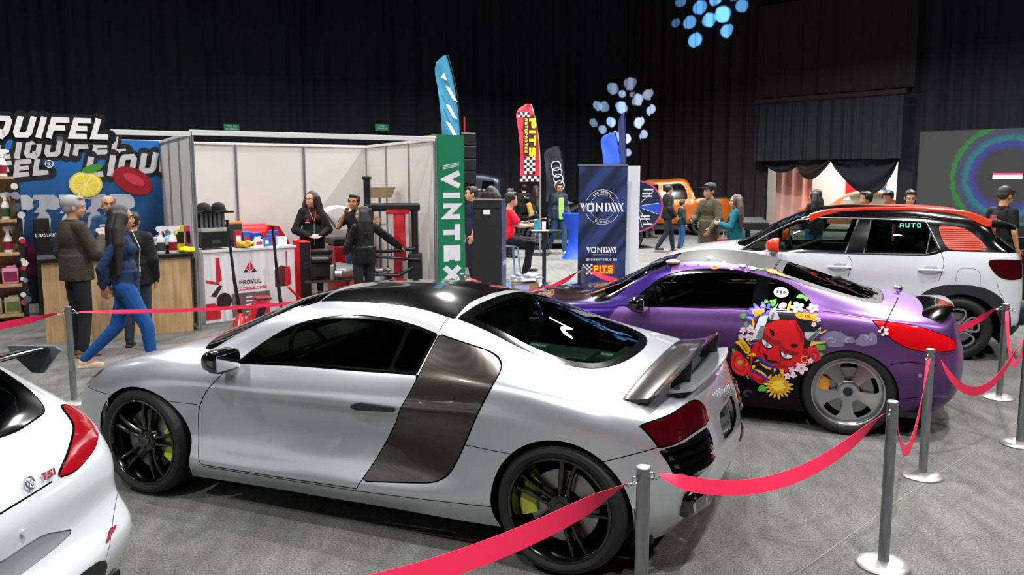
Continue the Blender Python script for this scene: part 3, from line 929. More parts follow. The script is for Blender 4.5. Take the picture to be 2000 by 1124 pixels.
def carbon_nodes(m):
 b = m.node_tree.nodes['Principled BSDF']
 tc = nd(m, 'ShaderNodeTexCoord'); mp = nd(m, 'ShaderNodeMapping'); mp.inputs['Scale'].default_value = (260, 260, 260)
 mp.inputs['Rotation'].default_value = (0, 0.78, 0)
 lk(m, tc.outputs['Object'], mp.inputs[0])
 ck = nd(m, 'ShaderNodeTexChecker'); ck.inputs['Scale'].default_value = 1.0
 ck.inputs[1].default_value = (*lin('46413a'), 1); ck.inputs[2].default_value = (*lin('2c2824'), 1)
 lk(m, mp.outputs[0], ck.inputs[0]); lk(m, ck.outputs[0], b.inputs['Base Color'])
carbon_nodes(M_CARBON)
M_REDLENS = mat('red_lens', '8c0512', 0.12, 0.0, 1.0, emit='ff0010', es=0.02)
M_DARKRED = mat('smoked_red_lens', '3a0309', 0.1, 0.0, 1.0)
M_CALY = mat('caliper_lime', 'b5bd3a', 0.35)
M_BLKRIM = mat('gloss_black_rim', '08080a', 0.18, 0.3, 1.0)
def well(parent, x, z, r, hw, yi=0.55):
 """wheel well shells both sides"""
 for s in (1, -1):
  b = MB()
  b.lathe([(r + 0.015, s * yi), (r + 0.015, s * (hw - 0.02)), (r - 0.005, s * hw)], c=(x, 0, z), axis='Y', n=30, a0=radians(-20), a1=radians(200))
  b.lathe([(0, s * yi), (r + 0.015, s * yi)], c=(x, 0, z), axis='Y', n=30, a0=radians(-20), a1=radians(200))
  b.build('wheel_arch_liner', M_WELL, parent, smooth=40)
def arch_lips(parent, S, arcs, m, yfn):
 pass
def underbody(parent, x0, x1, hw, z, wheels, r=0.36, inner=0.55):
 b = MB()
 b.box(((x0 + x1) / 2, 0, z + 0.03), (x1 - x0, inner * 2, 0.04))
 xs = sorted(wheels)
 segs = [(x0, xs[0] - r), (xs[0] + r, xs[1] - r), (xs[1] + r, x1)]
 for a, c in segs:
  if c > a: b.box(((a + c) / 2, 0, z + 0.031), (c - a, hw * 2, 0.04))
 b.build('underbody_tray', M_DARK, parent)
def build_r8():
 root = empty('sports_coupe', (0.5893, 4.6041, 0), pi - 0.4044, 'silver low sports coupe with black roof, dark side blades and raised carbon rear wing', 'car')
 S = Surf(R8_CAGE, R8_CU, R8_CV)
 left = lambda c, n: abs(n[1]) > 0.25
 # wheel arches
 af = [(2.65 + 0.372 * cos(a), 0.32 + 0.352 * sin(a)) for a in np.linspace(0, 2 * pi, 40, endpoint=False)]
 ar = [(0.0 + 0.352 * cos(a), 0.325 + 0.356 * sin(a)) for a in np.linspace(0, 2 * pi, 40, endpoint=False)]
 S.cut(af, 'xz', 'arch', n=1, cond=lambda c, n: c[1] > 0.5)
 S.cut(ar, 'xz', 'arch', n=1, cond=lambda c, n: c[1] > 0.5)
 S.drop(('arch',))
 # side windows
 win = [(1.985, .855, 'c'), (1.909, .936), (1.745, 1.045), (1.563, 1.108), (1.347, 1.14), (1.106, 1.138), (.92, 1.115), (.766, 1.084, 'c'), (.791, .905, 'c'), (1.156, .893), (1.559, .882)]
 S.cut(win, 'xz', 'frame', gap=0.006, cond=left)
 S.cut([(1.955, .866, 'c'), (1.895, .93), (1.735, 1.033), (1.555, 1.095), (1.347, 1.126), (1.106, 1.124), (.965, 1.105, 'c'), (.970, .909, 'c'), (1.156, .905), (1.559, .895)], 'xz', 'dglass', src=('frame',), cond=left)
 S.cut([(.940, 1.103, 'c'), (.86, 1.093), (.782, 1.072, 'c'), (.804, .918, 'c'), (.945, .912, 'c')], 'xz', 'qglass', src=('frame',), cond=left)
 blade = [(.758, 1.085, 'c'), (.621, 1.061), (.472, 1.031), (.384, .998), (.346, .955), (.360, .88), (.456, .676), (.546, .492), (.604, .41), (.70, .365), (1.104, .315, 'c'), (.948, .578), (.812, .814), (.775, .92)]
 S.cut(blade, 'xz', 'blade', gap=0.007, cond=left)
 door = [(1.99, .855, 'c'), (2.075, .76), (2.182, .645), (2.228, .549), (2.236, .396), (2.203, .256, 'c'), (1.60, .262), (1.13, .272, 'c'), (1.104, .315, 'c'), (.948, .578), (.812, .814), (.781, .905, 'c'), (1.156, .889), (1.559, .878)]
 S.cut(door, 'xz', 'door', gap=0.006, cond=left)
 S.line([(2.20, .60), (2.50, .605)], 'xz', 0.004, cond=left, n=3)
 S.line([(2.82, .600), (3.25, .60)], 'xz', 0.004, cond=left, n=3)
 S.line([(.56, .593), (.17, .582)], 'xz', 0.004, cond=left, n=3)
 S.line([(-.19, .595), (-.353, .648), (-.50, .69)], 'xz', 0.005, cond=left, n=3)
 S.line([(2.21, .245), (1.129, .258), (.34, .298)], 'xz', 0.005, cond=left, n=3)
 S.line([(.766, 1.09), (.77, 1.16)], 'xz', 0.004, cond=lambda c, n: c[1] > .5, n=2)
 # upper: windscreen, roof, rear glass in plan view (x,y)
 up = lambda c, n: n[2] > 0.1 and c[2] > 0.84
 ws = [(2.43, -.3), (2.43, .30), (2.40, .55), (2.345, .70), (2.27, .715), (2.15, .655), (1.95, .60), (1.72, .535), (1.66, .50, 'c'), (1.70, .2), (1.70, -.2), (1.66, -.5, 'c')]
 S.cut(ws, 'xy', 'wsblack', gap=0.004, cond=lambda c, n: n[2] > 0.1 and c[2] > 0.80)
 S.cut([(2.36, -.3), (2.36, .30), (2.33, .52), (2.285, .63), (2.24, .655), (2.13, .62), (1.95, .57), (1.74, .51), (1.70, .46, 'c'), (1.735, .2), (1.735, -.2), (1.70, -.46, 'c')], 'xy', 'wglass', src=('wsblack',))
 roof = [(1.655, -.50, 'c'), (1.655, .50, 'c'), (1.5, .50), (1.2, .515), (.98, .53), (.79, .56), (.735, .565, 'c'), (.77, .3), (.775, 0), (.77, -.3), (.735, -.565, 'c'), (1.2, -.515)]
 S.cut(roof, 'xy', 'roof', gap=0.005, cond=up)
 rg = [(.722, -.555, 'c'), (.722, .555, 'c'), (.51, .585), (.27, .61), (.08, .59), (-.03, .51), (-.10, .32), (-.125, .0), (-.10, -.32), (-.03, -.51), (.08, -.59), (.27, -.61), (.51, -.585)]
 S.cut(rg, 'xy', 'rgb', gap=0.008, cond=up)
 S.cut([(.66, -.50, 'c'), (.66, .50, 'c'), (.49, .52), (.27, .545), (.10, .525), (0, .45), (-.055, .3), (-.075, 0), (-.055, -.3), (0, -.45), (.1, -.525), (.27, -.545), (.49, -.52)], 'xy', 'rglass', src=('rgb',))
 # hood shut line, engine lid line
 S.line([(-.02, .70), (-.20, .64), (-.36, .52), (-.43, .30), (-.44, 0)], 'xy', 0.004, cond=up)
 # tail lights + vents (rear view y,z)
 rear = lambda c, n: c[0] < -0.28 and n[0] < -0.15
 tail = [(.862, .772, 'c'), (.80, .79), (.63, .812), (.50, .818), (.435, .80), (.405, .76), (.415, .705), (.44, .695), (.63, .69), (.80, .675), (.845, .672, 'c')]
 S.cut(tail, 'yz', 'tail', gap=0.006, cond=rear)
 vent = [(.85, .66, 'c'), (.63, .676), (.46, .68, 'c'), (.43, .60), (.47, .52), (.60, .49), (.72, .48), (.80, .51, 'c')]
 S.cut(vent, 'yz', 'vent', cond=rear)
 S.cut([(.20, .68), (-.20, .68), (-.24, .62), (-.20, .55), (.20, .55), (.24, .62)], 'yz', 'platewell', gap=0.004, cond=rear)
 S.cut([(.55, .30, 'c'), (.50, .36), (-.5, .36), (-.55, .30, 'c'), (-.5, .15, 'c'), (.5, .15, 'c')], 'yz', 'diffuser', cond=rear)
 # front lights
 front = lambda c, n: c[0] > 2.9
 S.cut([(3.36, .50), (3.34, .66), (3.22, .80), (3.10, .845), (3.06, .83), (3.16, .73), (3.27, .58)], 'xy', 'headlamp', gap=0.005, cond=lambda c, n: c[0] > 2.9 and c[2] > .55)
 S.cut([(-.42, .50), (.42, .50), (.36, .25), (-.36, .25)], 'yz', 'grille', gap=0.006, cond=front)
 S.cut([(.50, .38), (.72, .42), (.74, .25), (.55, .20)], 'yz', 'grille', gap=0.006, cond=front)
 S.emit('body', 'body_shell', P_SILVER, root)
 S.emit('gap', 'panel_gaps', M_GAP, root, off=-0.004)
 for sd in ('L', 'R'):
  d = S.emit('door', 'door', P_SILVER, root, sd)
  S.emit('dglass', 'door_window', G_DARK, d, sd)
  S.emit('qglass', 'quarter_window', G_DARK, root, sd); S.emit('frame', 'window_frame', M_GLOSSBLACK, root, sd, off=0.001)
  bl = S.emit('blade', 'side_blade', M_CARBON, root, sd, off=0.003)
  tag(bl, 'dark carbon side blade')
  t = S.emit('tail', 'tail_light', M_DARKRED, root, sd, off=0.002)
  tag(t, 'smoked dark red tail light')
  v = S.emit('vent', 'rear_vent', M_DARK, root, sd, off=-0.035)
  s = 1 if sd == 'L' else -1
  b = MB()
  for k, z in enumerate((.648, .606, .564, .522)):
   pts = []
   for j in range(9):
    y = .45 + (.825 - .02 * k - .45) * j / 8
    tt = max(0, (y - .5) / .33)
    x = -.598 - .022 * (k * .5) + .125 * tt ** 2 + 0.004
    pts.append((x, s * y, z + (0.012 if j < 7 else 0.008)))
   prev = None
   for (x, y, z_) in pts:
    ring = [b.bm.verts.new(p) for p in ((x - 0.006, y, z_ + 0.012), (x - 0.02, y, z_ - 0.004), (x + 0.035, y, z_ - 0.016), (x + 0.04, y, z_ + 0.004))]
    if prev:
     for q in range(4): b.bm.faces.new((prev[q], prev[(q + 1) % 4], ring[(q + 1) % 4], ring[q]))
    else: b.bm.faces.new(ring)
    prev = ring
   b.bm.faces.new(prev[::-1])
  b.build('vent_slats', M_GLOSSBLACK, v, recalc=True)
  S.emit('headlamp', 'headlight', glass_mat('lamp_glass', 'c8d0d8', 0.5), root, sd)
  # handle
  b = MB()
  yv = .938 * s
  prof = [(.895, .737), (.895, .715), (1.12, .700), (1.155, .712), (1.145, .728), (1.10, .742)]
  M = Matrix(((1, 0, 0, 0), (0, 0, s * 1.0, 0), (0, 1, 0, 0), (0, 0, 0, 1)))
  b.prism(prof, .928, .948, M)
  h = b.build('door_handle', mat('handle_black', '141416', 0.25), d, recalc=True)
 S.emit('wsblack', 'windscreen_border', M_GLOSSBLACK, root)
 S.emit('wglass', 'windscreen', G_MID, root)
 tag(S.emit('roof', 'roof_panel', P_BLACK, root, off=0.001), 'gloss black roof panel')
 S.emit('rgb', 'rear_window_border', M_GLOSSBLACK, root)
 S.emit('rglass', 'rear_window', glass_mat('rear_glass_green', 'a8c8b4', 0.8), root)
 S.emit('grille', 'front_grille', M_DARK, root, off=-0.01)
 S.emit('platewell', 'plate_recess', M_GLOSSBLACK, root, off=-0.008)
 S.emit('diffuser', 'rear_diffuser', M_DARK, root)
 # arch lips, liners, underbody
 for cx, pts in ((2.65, af), (0, ar)):
  well(root, cx, .325, .365, .90)
 underbody(root, -.42, 3.15, .80, .17, (0, 2.65))
 # exhausts
 for s in (1, -1):
  e = None
  b = MB()
  for dy in (-.058, .058):
   b.lathe([(.055, .10), (.055, 0), (.050, -.005), (.045, 0), (.043, .10)], c=(-.635 + .035 * (1 if dy * s > 0 else 0), s * .62 + dy, .375), axis='X', n=24)
  b.build('exhaust_tips', M_CHROME, root, smooth=40, recalc=True)
  b = MB(); b.box((-.58, s * .62, .375), (.10, .28, .145), rot=-s * .28, bev=.048)
  b.build('exhaust_surround', M_GLOSSBLACK, root)
 # badges
 b = MB()
 for k in range(4):
  b.lathe([(.026, 0.0), (.03, 0.004), (.034, 0)], c=(-.628, -.066 + .044 * k, .765), axis='X', n=24)
 b.build('ring_badge', M_CHROME, root, rot=None)
 # mirrors
 for s in (1, -1):
  mirror(root, 1.975, s * .985, .900, P_BLACK, P_SILVER, s, .22, .135, foot=(1.96, s * .885, .835))
 # cabin
 tub(root, .72, 2.3, .80, .25, .80, M_CABIN)
 b = MB(); b.box((2.12, 0, .78), (.34, 1.40, .16), bev=.05); b.box((1.55, 0, .48), (1.2, .26, .30), bev=.04); b.build('dashboard', M_CABIN, root)
 for y in (.36, -.36): seat_bm(1.35, y, .30, .60, .36).build('seat', M_SEAT, root, smooth=40)
 steering(root, 1.83, .36, .82, M_CABIN)
 b = MB(); b.box((.78, 0, .85), (.05, 1.15, .55), bev=.02); b.build('bulkhead', M_CABIN, root)
 b = MB(); b.box((.35, 0, .72), (.75, .95, .20), bev=.05); b.cone((.66, -.25, .83), (.05, -.25, .80), .06); b.cone((.66, .25, .83), (.05, .25, .80), .06); b.box((.3, 0, .86), (.35, .30, .08), bev=.02)
 b.cone((.05, -.45, .83), (.05, .45, .83), .035); b.build('engine_cover', mat('engine_alloy', '70767a', 0.4, 0.8), root, smooth=40)
 b = MB(); b.sphere((1.52, -.70, 1.02), .03, 16, (1, .25, 1)); b.build('smiley_sticker', mat('sticker_yellow', 'd8c81c', 0.5), root)
 # rear wing
 b = MB()
 Y = np.linspace(-.77, .77, 33)
 secs = []
 for y in Y:
  t = abs(y) / .77
  fx = -.31 + .06 * t**1.6; fz = .975 - .118 * t**1.8
  rx = -.54 + .11 * t**1.8; rz = 1.04 - .14 * t**1.8
  if t > .9: pass
  ring = []
  for u, th in ((0, 0), (.06, .012), (.3, .017), (.7, .012), (.97, .006), (1.0, .012), (1.0, -.004), (.7, -.004), (.3, -.008), (.06, -.008)):
   cv = -.028 * sin(u * pi)
   ring.append(b.bm.verts.new((fx + (rx - fx) * u, y, fz + (rz - fz) * u + cv + th)))
  secs.append(ring)
 for A, B in zip(secs[:-1], secs[1:]):
  n = len(A)
  for k in range(n): b.bm.faces.new((A[k], A[(k + 1) % n], B[(k + 1) % n], B[k]))
 b.bm.faces.new(secs[0]); b.bm.faces.new(secs[-1][::-1])
 wg = b.build('rear_wing', M_CARBON, root, smooth=50, recalc=True)
 for s in (1, -1):
  b = MB(); b.prism([(-.40, .83), (-.50, .83), (-.51, 1.00), (-.42, .96)], s * .40 - .008, s * .40 + .008, Matrix(((1, 0, 0, 0), (0, 0, 1, 0), (0, 1, 0, 0), (0, 0, 0, 1))))
  b.build('wing_support', M_DARK, root, recalc=True)
 # lower spoiler lip: silver blade above a row of louvres
 b = MB(); prev = None
 for y in np.linspace(-.56, .56, 21):
  t = abs(y) / .56
  x = -.53 + .05 * t**2; z = .888 - .02 * t**2
  ring = [b.bm.verts.new(p) for p in ((x + .05, y, z), (x - .06, y, z + .018), (x - .062, y, z + .008), (x + .05, y, z - .012))]
  if prev:
   for q in range(4): b.bm.faces.new((prev[q], prev[(q + 1) % 4], ring[(q + 1) % 4], ring[q]))
  else: b.bm.faces.new(ring)
  prev = ring
 b.bm.faces.new(prev[::-1])
 b.build('spoiler_lip', P_SILVER, root, smooth=40, recalc=True)
 b = MB()
 for y in np.linspace(-.5, .5, 12): b.box((-.535 + .04 * (y / .5)**2, y, .868), (.03, .03, .022), bev=.004)
 b.build('louvre_blocks', P_SILVER, root)
 b = MB()
 for y in np.linspace(-.5, .5, 2): pass
 b.box((-.475, 0, .862), (.05, 1.1, .03), bev=.01); b.build('louvre_tray', M_DARK, root)
 # wheels
 for x, y in ((0, .945), (0, -.945), (2.65, .95), (2.65, -.95)):
  s = 1 if y > 0 else -1
  wheel(root, x, y, s, .326, .2555, .24 if x else .28, 'twin', M_BLKRIM, M_BLKRIM, M_CALY, phase=100, z=.332, cal_ang=(183 if x else 12) if s > 0 else (-3 if x else 168))
 return root
build_r8()
Z_CAGE = [
 [(3.38, 0, .12), (3.42, 0, .22), (3.43, 0, .36), (3.41, 0, .50), (3.38, 0, .60), (3.33, 0, .66), (3.31, 0, .675), (3.29, 0, .685), (3.27, 0, .695), (3.24, 0, .705)],
 [(3.34, .42, .12), (3.38, .45, .22), (3.39, .45, .36), (3.37, .45, .50), (3.34, .43, .60), (3.29, .42, .665), (3.28, .36, .68), (3.26, .28, .69), (3.24, .16, .70), (3.22, 0, .712)],
 [(3.20, .68, .12), (3.25, .74, .22), (3.26, .75, .36), (3.24, .74, .50), (3.21, .72, .60), (3.17, .68, .675), (3.16, .58, .695), (3.15, .45, .71), (3.14, .26, .72), (3.13, 0, .73)],
 st(2.98, [(.80, .12), (.86, .22), (.88, .40), (.88, .56), (.865, .67), (.80, .745), (.68, .765), (.52, .77), (.28, .78), (0, .79)]),
 st(2.65, [(.84, .12), (.89, .23), (.90, .42), (.905, .60), (.885, .72), (.82, .80), (.71, .83), (.56, .83), (.30, .845), (0, .855)]),
 st(2.20, [(.85, .14), (.88, .24), (.885, .42), (.89, .60), (.885, .745), (.835, .84), (.74, .865), (.62, .875), (.35, .90), (0, .91)]),
 st(1.90, [(.85, .14), (.88, .24), (.875, .42), (.88, .60), (.885, .75), (.845, .855), (.755, .90), (.68, .945), (.40, 1.01), (0, 1.035)]),
 st(1.55, [(.85, .14), (.88, .24), (.87, .42), (.875, .60), (.885, .755), (.855, .865), (.745, 1.0), (.62, 1.125), (.38, 1.19), (0, 1.215)]),
 st(1.15, [(.85, .14), (.88, .24), (.87, .42), (.875, .60), (.885, .765), (.86, .877), (.74, 1.04), (.60, 1.185), (.36, 1.255), (0, 1.283)]),
 st(0.80, [(.85, .14), (.88, .25), (.875, .43), (.885, .62), (.89, .78), (.865, .895), (.75, 1.045), (.605, 1.175), (.36, 1.228), (0, 1.248)]),
 st(0.45, [(.85, .14), (.885, .25), (.895, .44), (.905, .64), (.90, .80), (.87, .91), (.77, 1.01), (.63, 1.095), (.36, 1.145), (0, 1.165)]),
 st(0.10, [(.85, .15), (.89, .26), (.91, .45), (.915, .65), (.905, .80), (.87, .90), (.78, .95), (.645, 1.005), (.36, 1.04), (0, 1.052)]),
 st(-.20, [(.83, .16), (.88, .27), (.905, .45), (.91, .64), (.895, .79), (.855, .875), (.77, .905), (.655, .935), (.40, .955), (0, .962)]),
 st(-.45, [(.78, .18), (.84, .28), (.865, .45), (.865, .62), (.85, .76), (.81, .85), (.73, .88), (.60, .895), (.40, .908), (0, .915)]),
 [(-.62, .66, .20), (-.67, .72, .30), (-.69, .74, .45), (-.69, .74, .60), (-.67, .73, .73), (-.64, .69, .82), (-.635, .62, .85), (-.63, .50, .862), (-.63, .32, .875), (-.63, 0, .88)],
 [(-.71, .38, .22), (-.77, .42, .32), (-.79, .43, .46), (-.785, .43, .60), (-.75, .42, .73), (-.72, .42, .83), (-.71, .38, .855), (-.70, .30, .865), (-.70, .18, .873), (-.70, 0, .876)],
 [(-.74, 0, .22), (-.80, 0, .32), (-.82, 0, .46), (-.81, 0, .60), (-.775, 0, .73), (-.745, 0, .83), (-.735, 0, .855), (-.73, 0, .865), (-.725, 0, .87), (-.72, 0, .873)],
]
Z_CU = [5, 6, 8, 10, 12, 10, 12, 14, 14, 14, 14, 12, 12, 12, 10, 8]
Z_CV = [5, 7, 8, 8, 8, 9, 9, 9, 9]
Z_ART = [
 ('0c0a10', 0, 1, [(0.383, 0.846), (0.337, 0.853), (0.263, 0.842), (0.216, 0.821), (0.199, 0.828), (0.214, 0.789), (0.32, 0.749), (0.314, 0.708), (0.271, 0.691), (0.285, 0.648), (0.331, 0.636), (0.335, 0.732), (0.377, 0.802)]),
 ('0c0a10', 0, 1, [(0.601, 0.836), (0.571, 0.83), (0.504, 0.842), (0.515, 0.89), (0.405, 0.896), (0.38, 0.874), (0.27, 0.841), (0.331, 0.821), (0.39, 0.834), (0.488, 0.827), (0.535, 0.824), (0.608, 0.769)]),
 ('d01c24', 1, 1, [(0.81, 0.578), (0.747, 0.54), (0.717, 0.491), (0.727, 0.407), (0.755, 0.383), (0.805, 0.396), (0.84, 0.431), (0.854, 0.491), (0.843, 0.549)]),
 ('a81420', 2, 1, [(0.822, 0.534), (0.785, 0.55), (0.747, 0.519), (0.737, 0.458), (0.76, 0.413), (0.802, 0.422), (0.832, 0.458), (0.833, 0.502)]),
 ('dd2a30', 3, 1, [(0.813, 0.521), (0.784, 0.537), (0.755, 0.514), (0.749, 0.466), (0.769, 0.429), (0.802, 0.439), (0.824, 0.468)]),
 ('d8203a', 1, 1, [(0.292, 0.649), (0.232, 0.662), (0.206, 0.607), (0.197, 0.57), (0.249, 0.536), (0.306, 0.505), (0.281, 0.554), (0.271, 0.609)]),
 ('a8183a', 2, 1, [(0.261, 0.627), (0.226, 0.622), (0.213, 0.589), (0.235, 0.558), (0.265, 0.547), (0.259, 0.585)]),
 ('e04058', 3, 1, [(0.252, 0.611), (0.229, 0.605), (0.224, 0.584), (0.247, 0.57)]),
 ('d8101c', 2, 1, [(0.603, 0.786), (0.582, 0.808), (0.535, 0.832), (0.488, 0.843), (0.437, 0.839), (0.391, 0.848), (0.374, 0.819), (0.34, 0.772), (0.323, 0.732), (0.322, 0.67), (0.323, 0.637), (0.327, 0.634), (0.307, 0.64), (0.284, 0.633), (0.271, 0.609), (0.282, 0.588), (0.288, 0.553), (0.311, 0.53), (0.345, 0.514), (0.36, 0.487), (0.383, 0.481), (0.422, 0.473), (0.433, 0.437), (0.452, 0.414), (0.487, 0.406), (0.523, 0.385), (0.553, 0.344), (0.581, 0.332), (0.63, 0.336), (0.68, 0.361), (0.714, 0.387), (0.723, 0.416), (0.716, 0.46), (0.705, 0.505), (0.71, 0.544), (0.707, 0.588), (0.688, 0.615), (0.681, 0.646), (0.665, 0.664), (0.625, 0.672), (0.625, 0.692), (0.608, 0.757)]),
 ('8c0e1a', 3, 1, [(0.611, 0.74), (0.578, 0.713), (0.537, 0.686), (0.493, 0.688), (0.488, 0.665), (0.52, 0.654), (0.56, 0.663), (0.593, 0.695), (0.618, 0.71)]),
 ('8c0e1a', 3, 1, [(0.481, 0.671), (0.468, 0.643), (0.419, 0.615), (0.36, 0.608), (0.363, 0.585), (0.407, 0.585), (0.455, 0.608), (0.483, 0.633)]),
 ('8c0e1a', 3, 1, [(0.39, 0.842), (0.373, 0.802), (0.339, 0.752), (0.329, 0.691), (0.344, 0.689), (0.358, 0.746), (0.384, 0.794)]),
 ('8c0e1a', 3, 1, [(0.498, 0.662), (0.49, 0.662), (0.484, 0.595), (0.476, 0.536), (0.487, 0.501), (0.499, 0.512), (0.486, 0.539), (0.493, 0.586)]),
 ('8c0e1a', 3, 1, [(0.655, 0.605), (0.64, 0.641), (0.634, 0.637), (0.642, 0.593), (0.622, 0.574), (0.629, 0.569), (0.654, 0.588)]),
 ('8c0e1a', 3, 1, [(0.491, 0.505), (0.443, 0.492), (0.396, 0.505), (0.381, 0.528), (0.377, 0.516), (0.403, 0.483), (0.45, 0.476), (0.498, 0.491)]),
 ('8c0e1a', 3, 1, [(0.33, 0.613), (0.311, 0.631), (0.291, 0.62), (0.294, 0.595), (0.316, 0.559), (0.32, 0.58), (0.306, 0.602), (0.31, 0.614), (0.321, 0.597)]),
 ('8c0e1a', 3, 1, [(0.706, 0.405), (0.648, 0.373), (0.591, 0.37), (0.558, 0.36), (0.59, 0.344), (0.647, 0.351), (0.697, 0.376)]),
 ('0c0a10', 4, 1, [(0.57, 0.77), (0.552, 0.761), (0.535, 0.746), (0.534, 0.725), (0.546, 0.715), (0.562, 0.731)]),
 ('0c0a10', 4, 1, [(0.415, 0.658), (0.398, 0.67), (0.359, 0.665), (0.374, 0.649), (0.397, 0.641)]),
 ('0c0a10', 4, 1, [(0.625, 0.693), (0.599, 0.687), (0.576, 0.661), (0.539, 0.641), (0.558, 0.618), (0.595, 0.621), (0.618, 0.643), (0.628, 0.668)]),
 ('0c0a10', 4, 1, [(0.484, 0.61), (0.454, 0.593), (0.418, 0.588), (0.39, 0.58), (0.409, 0.549), (0.448, 0.545), (0.479, 0.566), (0.486, 0.591)]),
 ('dfe4e8', 5, 1, [(0.619, 0.688), (0.601, 0.676), (0.584, 0.661), (0.548, 0.639), (0.563, 0.625), (0.591, 0.629), (0.611, 0.648), (0.621, 0.668)]),
 ('dfe4e8', 5, 1, [(0.478, 0.602), (0.454, 0.586), (0.422, 0.582), (0.398, 0.576), (0.413, 0.556), (0.445, 0.553), (0.472, 0.571), (0.48, 0.589)]),
 ('0c0a10', 6, 1, [(0.575, 0.647), (0.578, 0.639), (0.585, 0.635), (0.593, 0.638), (0.596, 0.646), (0.593, 0.654), (0.586, 0.657), (0.578, 0.655)]),
 ('dfe4e8', 7, 1, [(0.579, 0.647), (0.581, 0.642), (0.585, 0.639), (0.59, 0.641), (0.592, 0.646), (0.591, 0.651), (0.586, 0.654), (0.581, 0.652)]),
 ('0c0a10', 8, 1, [(0.582, 0.647), (0.583, 0.644), (0.585, 0.643), (0.588, 0.643), (0.589, 0.646), (0.588, 0.649), (0.586, 0.65), (0.583, 0.649)]),
 ('0c0a10', 6, 1, [(0.439, 0.577), (0.441, 0.568), (0.448, 0.565), (0.456, 0.567), (0.459, 0.575), (0.456, 0.583), (0.449, 0.587), (0.442, 0.584)]),
 ('dfe4e8', 7, 1, [(0.442, 0.576), (0.444, 0.571), (0.448, 0.568), (0.453, 0.57), (0.455, 0.575), (0.454, 0.58), (0.449, 0.583), (0.444, 0.581)]),
 ('0c0a10', 8, 1, [(0.445, 0.576), (0.446, 0.573), (0.449, 0.572), (0.451, 0.573), (0.452, 0.575), (0.451, 0.578), (0.449, 0.579), (0.446, 0.579)]),
 ('0c0a10', 4, 1, [(0.614, 0.579), (0.597, 0.574), (0.577, 0.556), (0.578, 0.537), (0.564, 0.528), (0.515, 0.527), (0.497, 0.52), (0.507, 0.509), (0.555, 0.509), (0.583, 0.517), (0.601, 0.55)]),
 ('0c0a10', 4, 1, [(0.685, 0.529), (0.653, 0.541), (0.62, 0.513), (0.57, 0.484), (0.514, 0.472), (0.489, 0.466), (0.449, 0.457), (0.453, 0.435), (0.488, 0.427), (0.523, 0.407), (0.542, 0.379), (0.566, 0.372), (0.591, 0.387), (0.625, 0.418), (0.666, 0.435), (0.699, 0.445), (0.696, 0.48)]),
 ('24309c', 5, 1, [(0.657, 0.551), (0.637, 0.549), (0.595, 0.514), (0.542, 0.489), (0.494, 0.47), (0.529, 0.461), (0.578, 0.478), (0.619, 0.503), (0.649, 0.53)]),
 ('24309c', 5, 1, [(0.703, 0.442), (0.666, 0.433), (0.625, 0.418), (0.592, 0.395), (0.554, 0.374), (0.574, 0.364), (0.607, 0.384), (0.641, 0.41), (0.695, 0.423)]),
 ('f0b020', 6, 0, [(0.489, 0.464), (0.457, 0.463), (0.456, 0.435), (0.451, 0.406), (0.472, 0.425)]),
 ('f0b020', 6, 0, [(0.731, 0.551), (0.683, 0.575), (0.662, 0.566), (0.665, 0.548), (0.706, 0.544)]),
 ('f0b020', 6, 0, [(0.672, 0.504), (0.649, 0.53), (0.636, 0.516)]),
 ('f0b020', 6, 0, [(0.692, 0.472), (0.664, 0.481), (0.675, 0.439), (0.691, 0.446)]),
 ('f0b020', 6, 0, [(0.531, 0.466), (0.511, 0.464), (0.524, 0.428)]),
 ('f0b020', 6, 0, [(0.575, 0.389), (0.544, 0.422), (0.543, 0.396), (0.563, 0.381)]),
 ('f0b020', 6, 0, [(0.636, 0.503), (0.594, 0.481), (0.546, 0.467), (0.553, 0.451), (0.594, 0.464), (0.631, 0.491)]),
 ('f0b020', 6, 0, [(0.671, 0.443), (0.634, 0.443), (0.596, 0.421), (0.578, 0.401), (0.587, 0.394), (0.612, 0.413), (0.65, 0.43)]),
 ('f0b020', 6, 0, [(0.733, 0.537), (0.716, 0.537), (0.718, 0.519)]),
 ('e4e7ee', 3, 0, [(0.649, 0.857), (0.585, 0.869), (0.605, 0.786), (0.625, 0.683), (0.637, 0.672), (0.673, 0.669), (0.7, 0.677), (0.691, 0.721), (0.669, 0.79)]),
 ('7c828e', 4, 0, [(0.641, 0.784), (0.605, 0.786), (0.625, 0.683), (0.67, 0.693)]),
 ('54565e', 5, 0, [(0.682, 0.681), (0.625, 0.686), (0.628, 0.67), (0.685, 0.668)]),
 ('b8bcc0', 3, 1, [(0.523, 0.955), (0.546, 0.927), (0.576, 0.902), (0.581, 0.87), (0.571, 0.838), (0.536, 0.838), (0.504, 0.846), (0.518, 0.882), (0.533, 0.92)]),
 ('5a5e66', 4, 1, [(0.555, 0.891), (0.541, 0.888), (0.554, 0.839), (0.568, 0.842)]),
 ('b4b8bc', 3, 1, [(0.516, 0.944), (0.498, 0.96), (0.464, 0.958), (0.463, 0.931), (0.49, 0.923), (0.514, 0.925)]),
 ('b8c0c0', 3, 1, [(0.21, 0.809), (0.237, 0.78), (0.267, 0.765), (0.317, 0.766), (0.315, 0.733), (0.299, 0.709), (0.271, 0.699), (0.249, 0.722), (0.213, 0.769)]),
 ('565e64', 4, 1, [(0.218, 0.795), (0.266, 0.745), (0.291, 0.71), (0.271, 0.699), (0.25, 0.726), (0.216, 0.777)]),
 ('eeb414', 3, 1, [(0.456, 0.913), (0.449, 0.951), (0.436, 0.975), (0.43, 0.963), (0.437, 0.925), (0.441, 0.898), (0.456, 0.897)]),
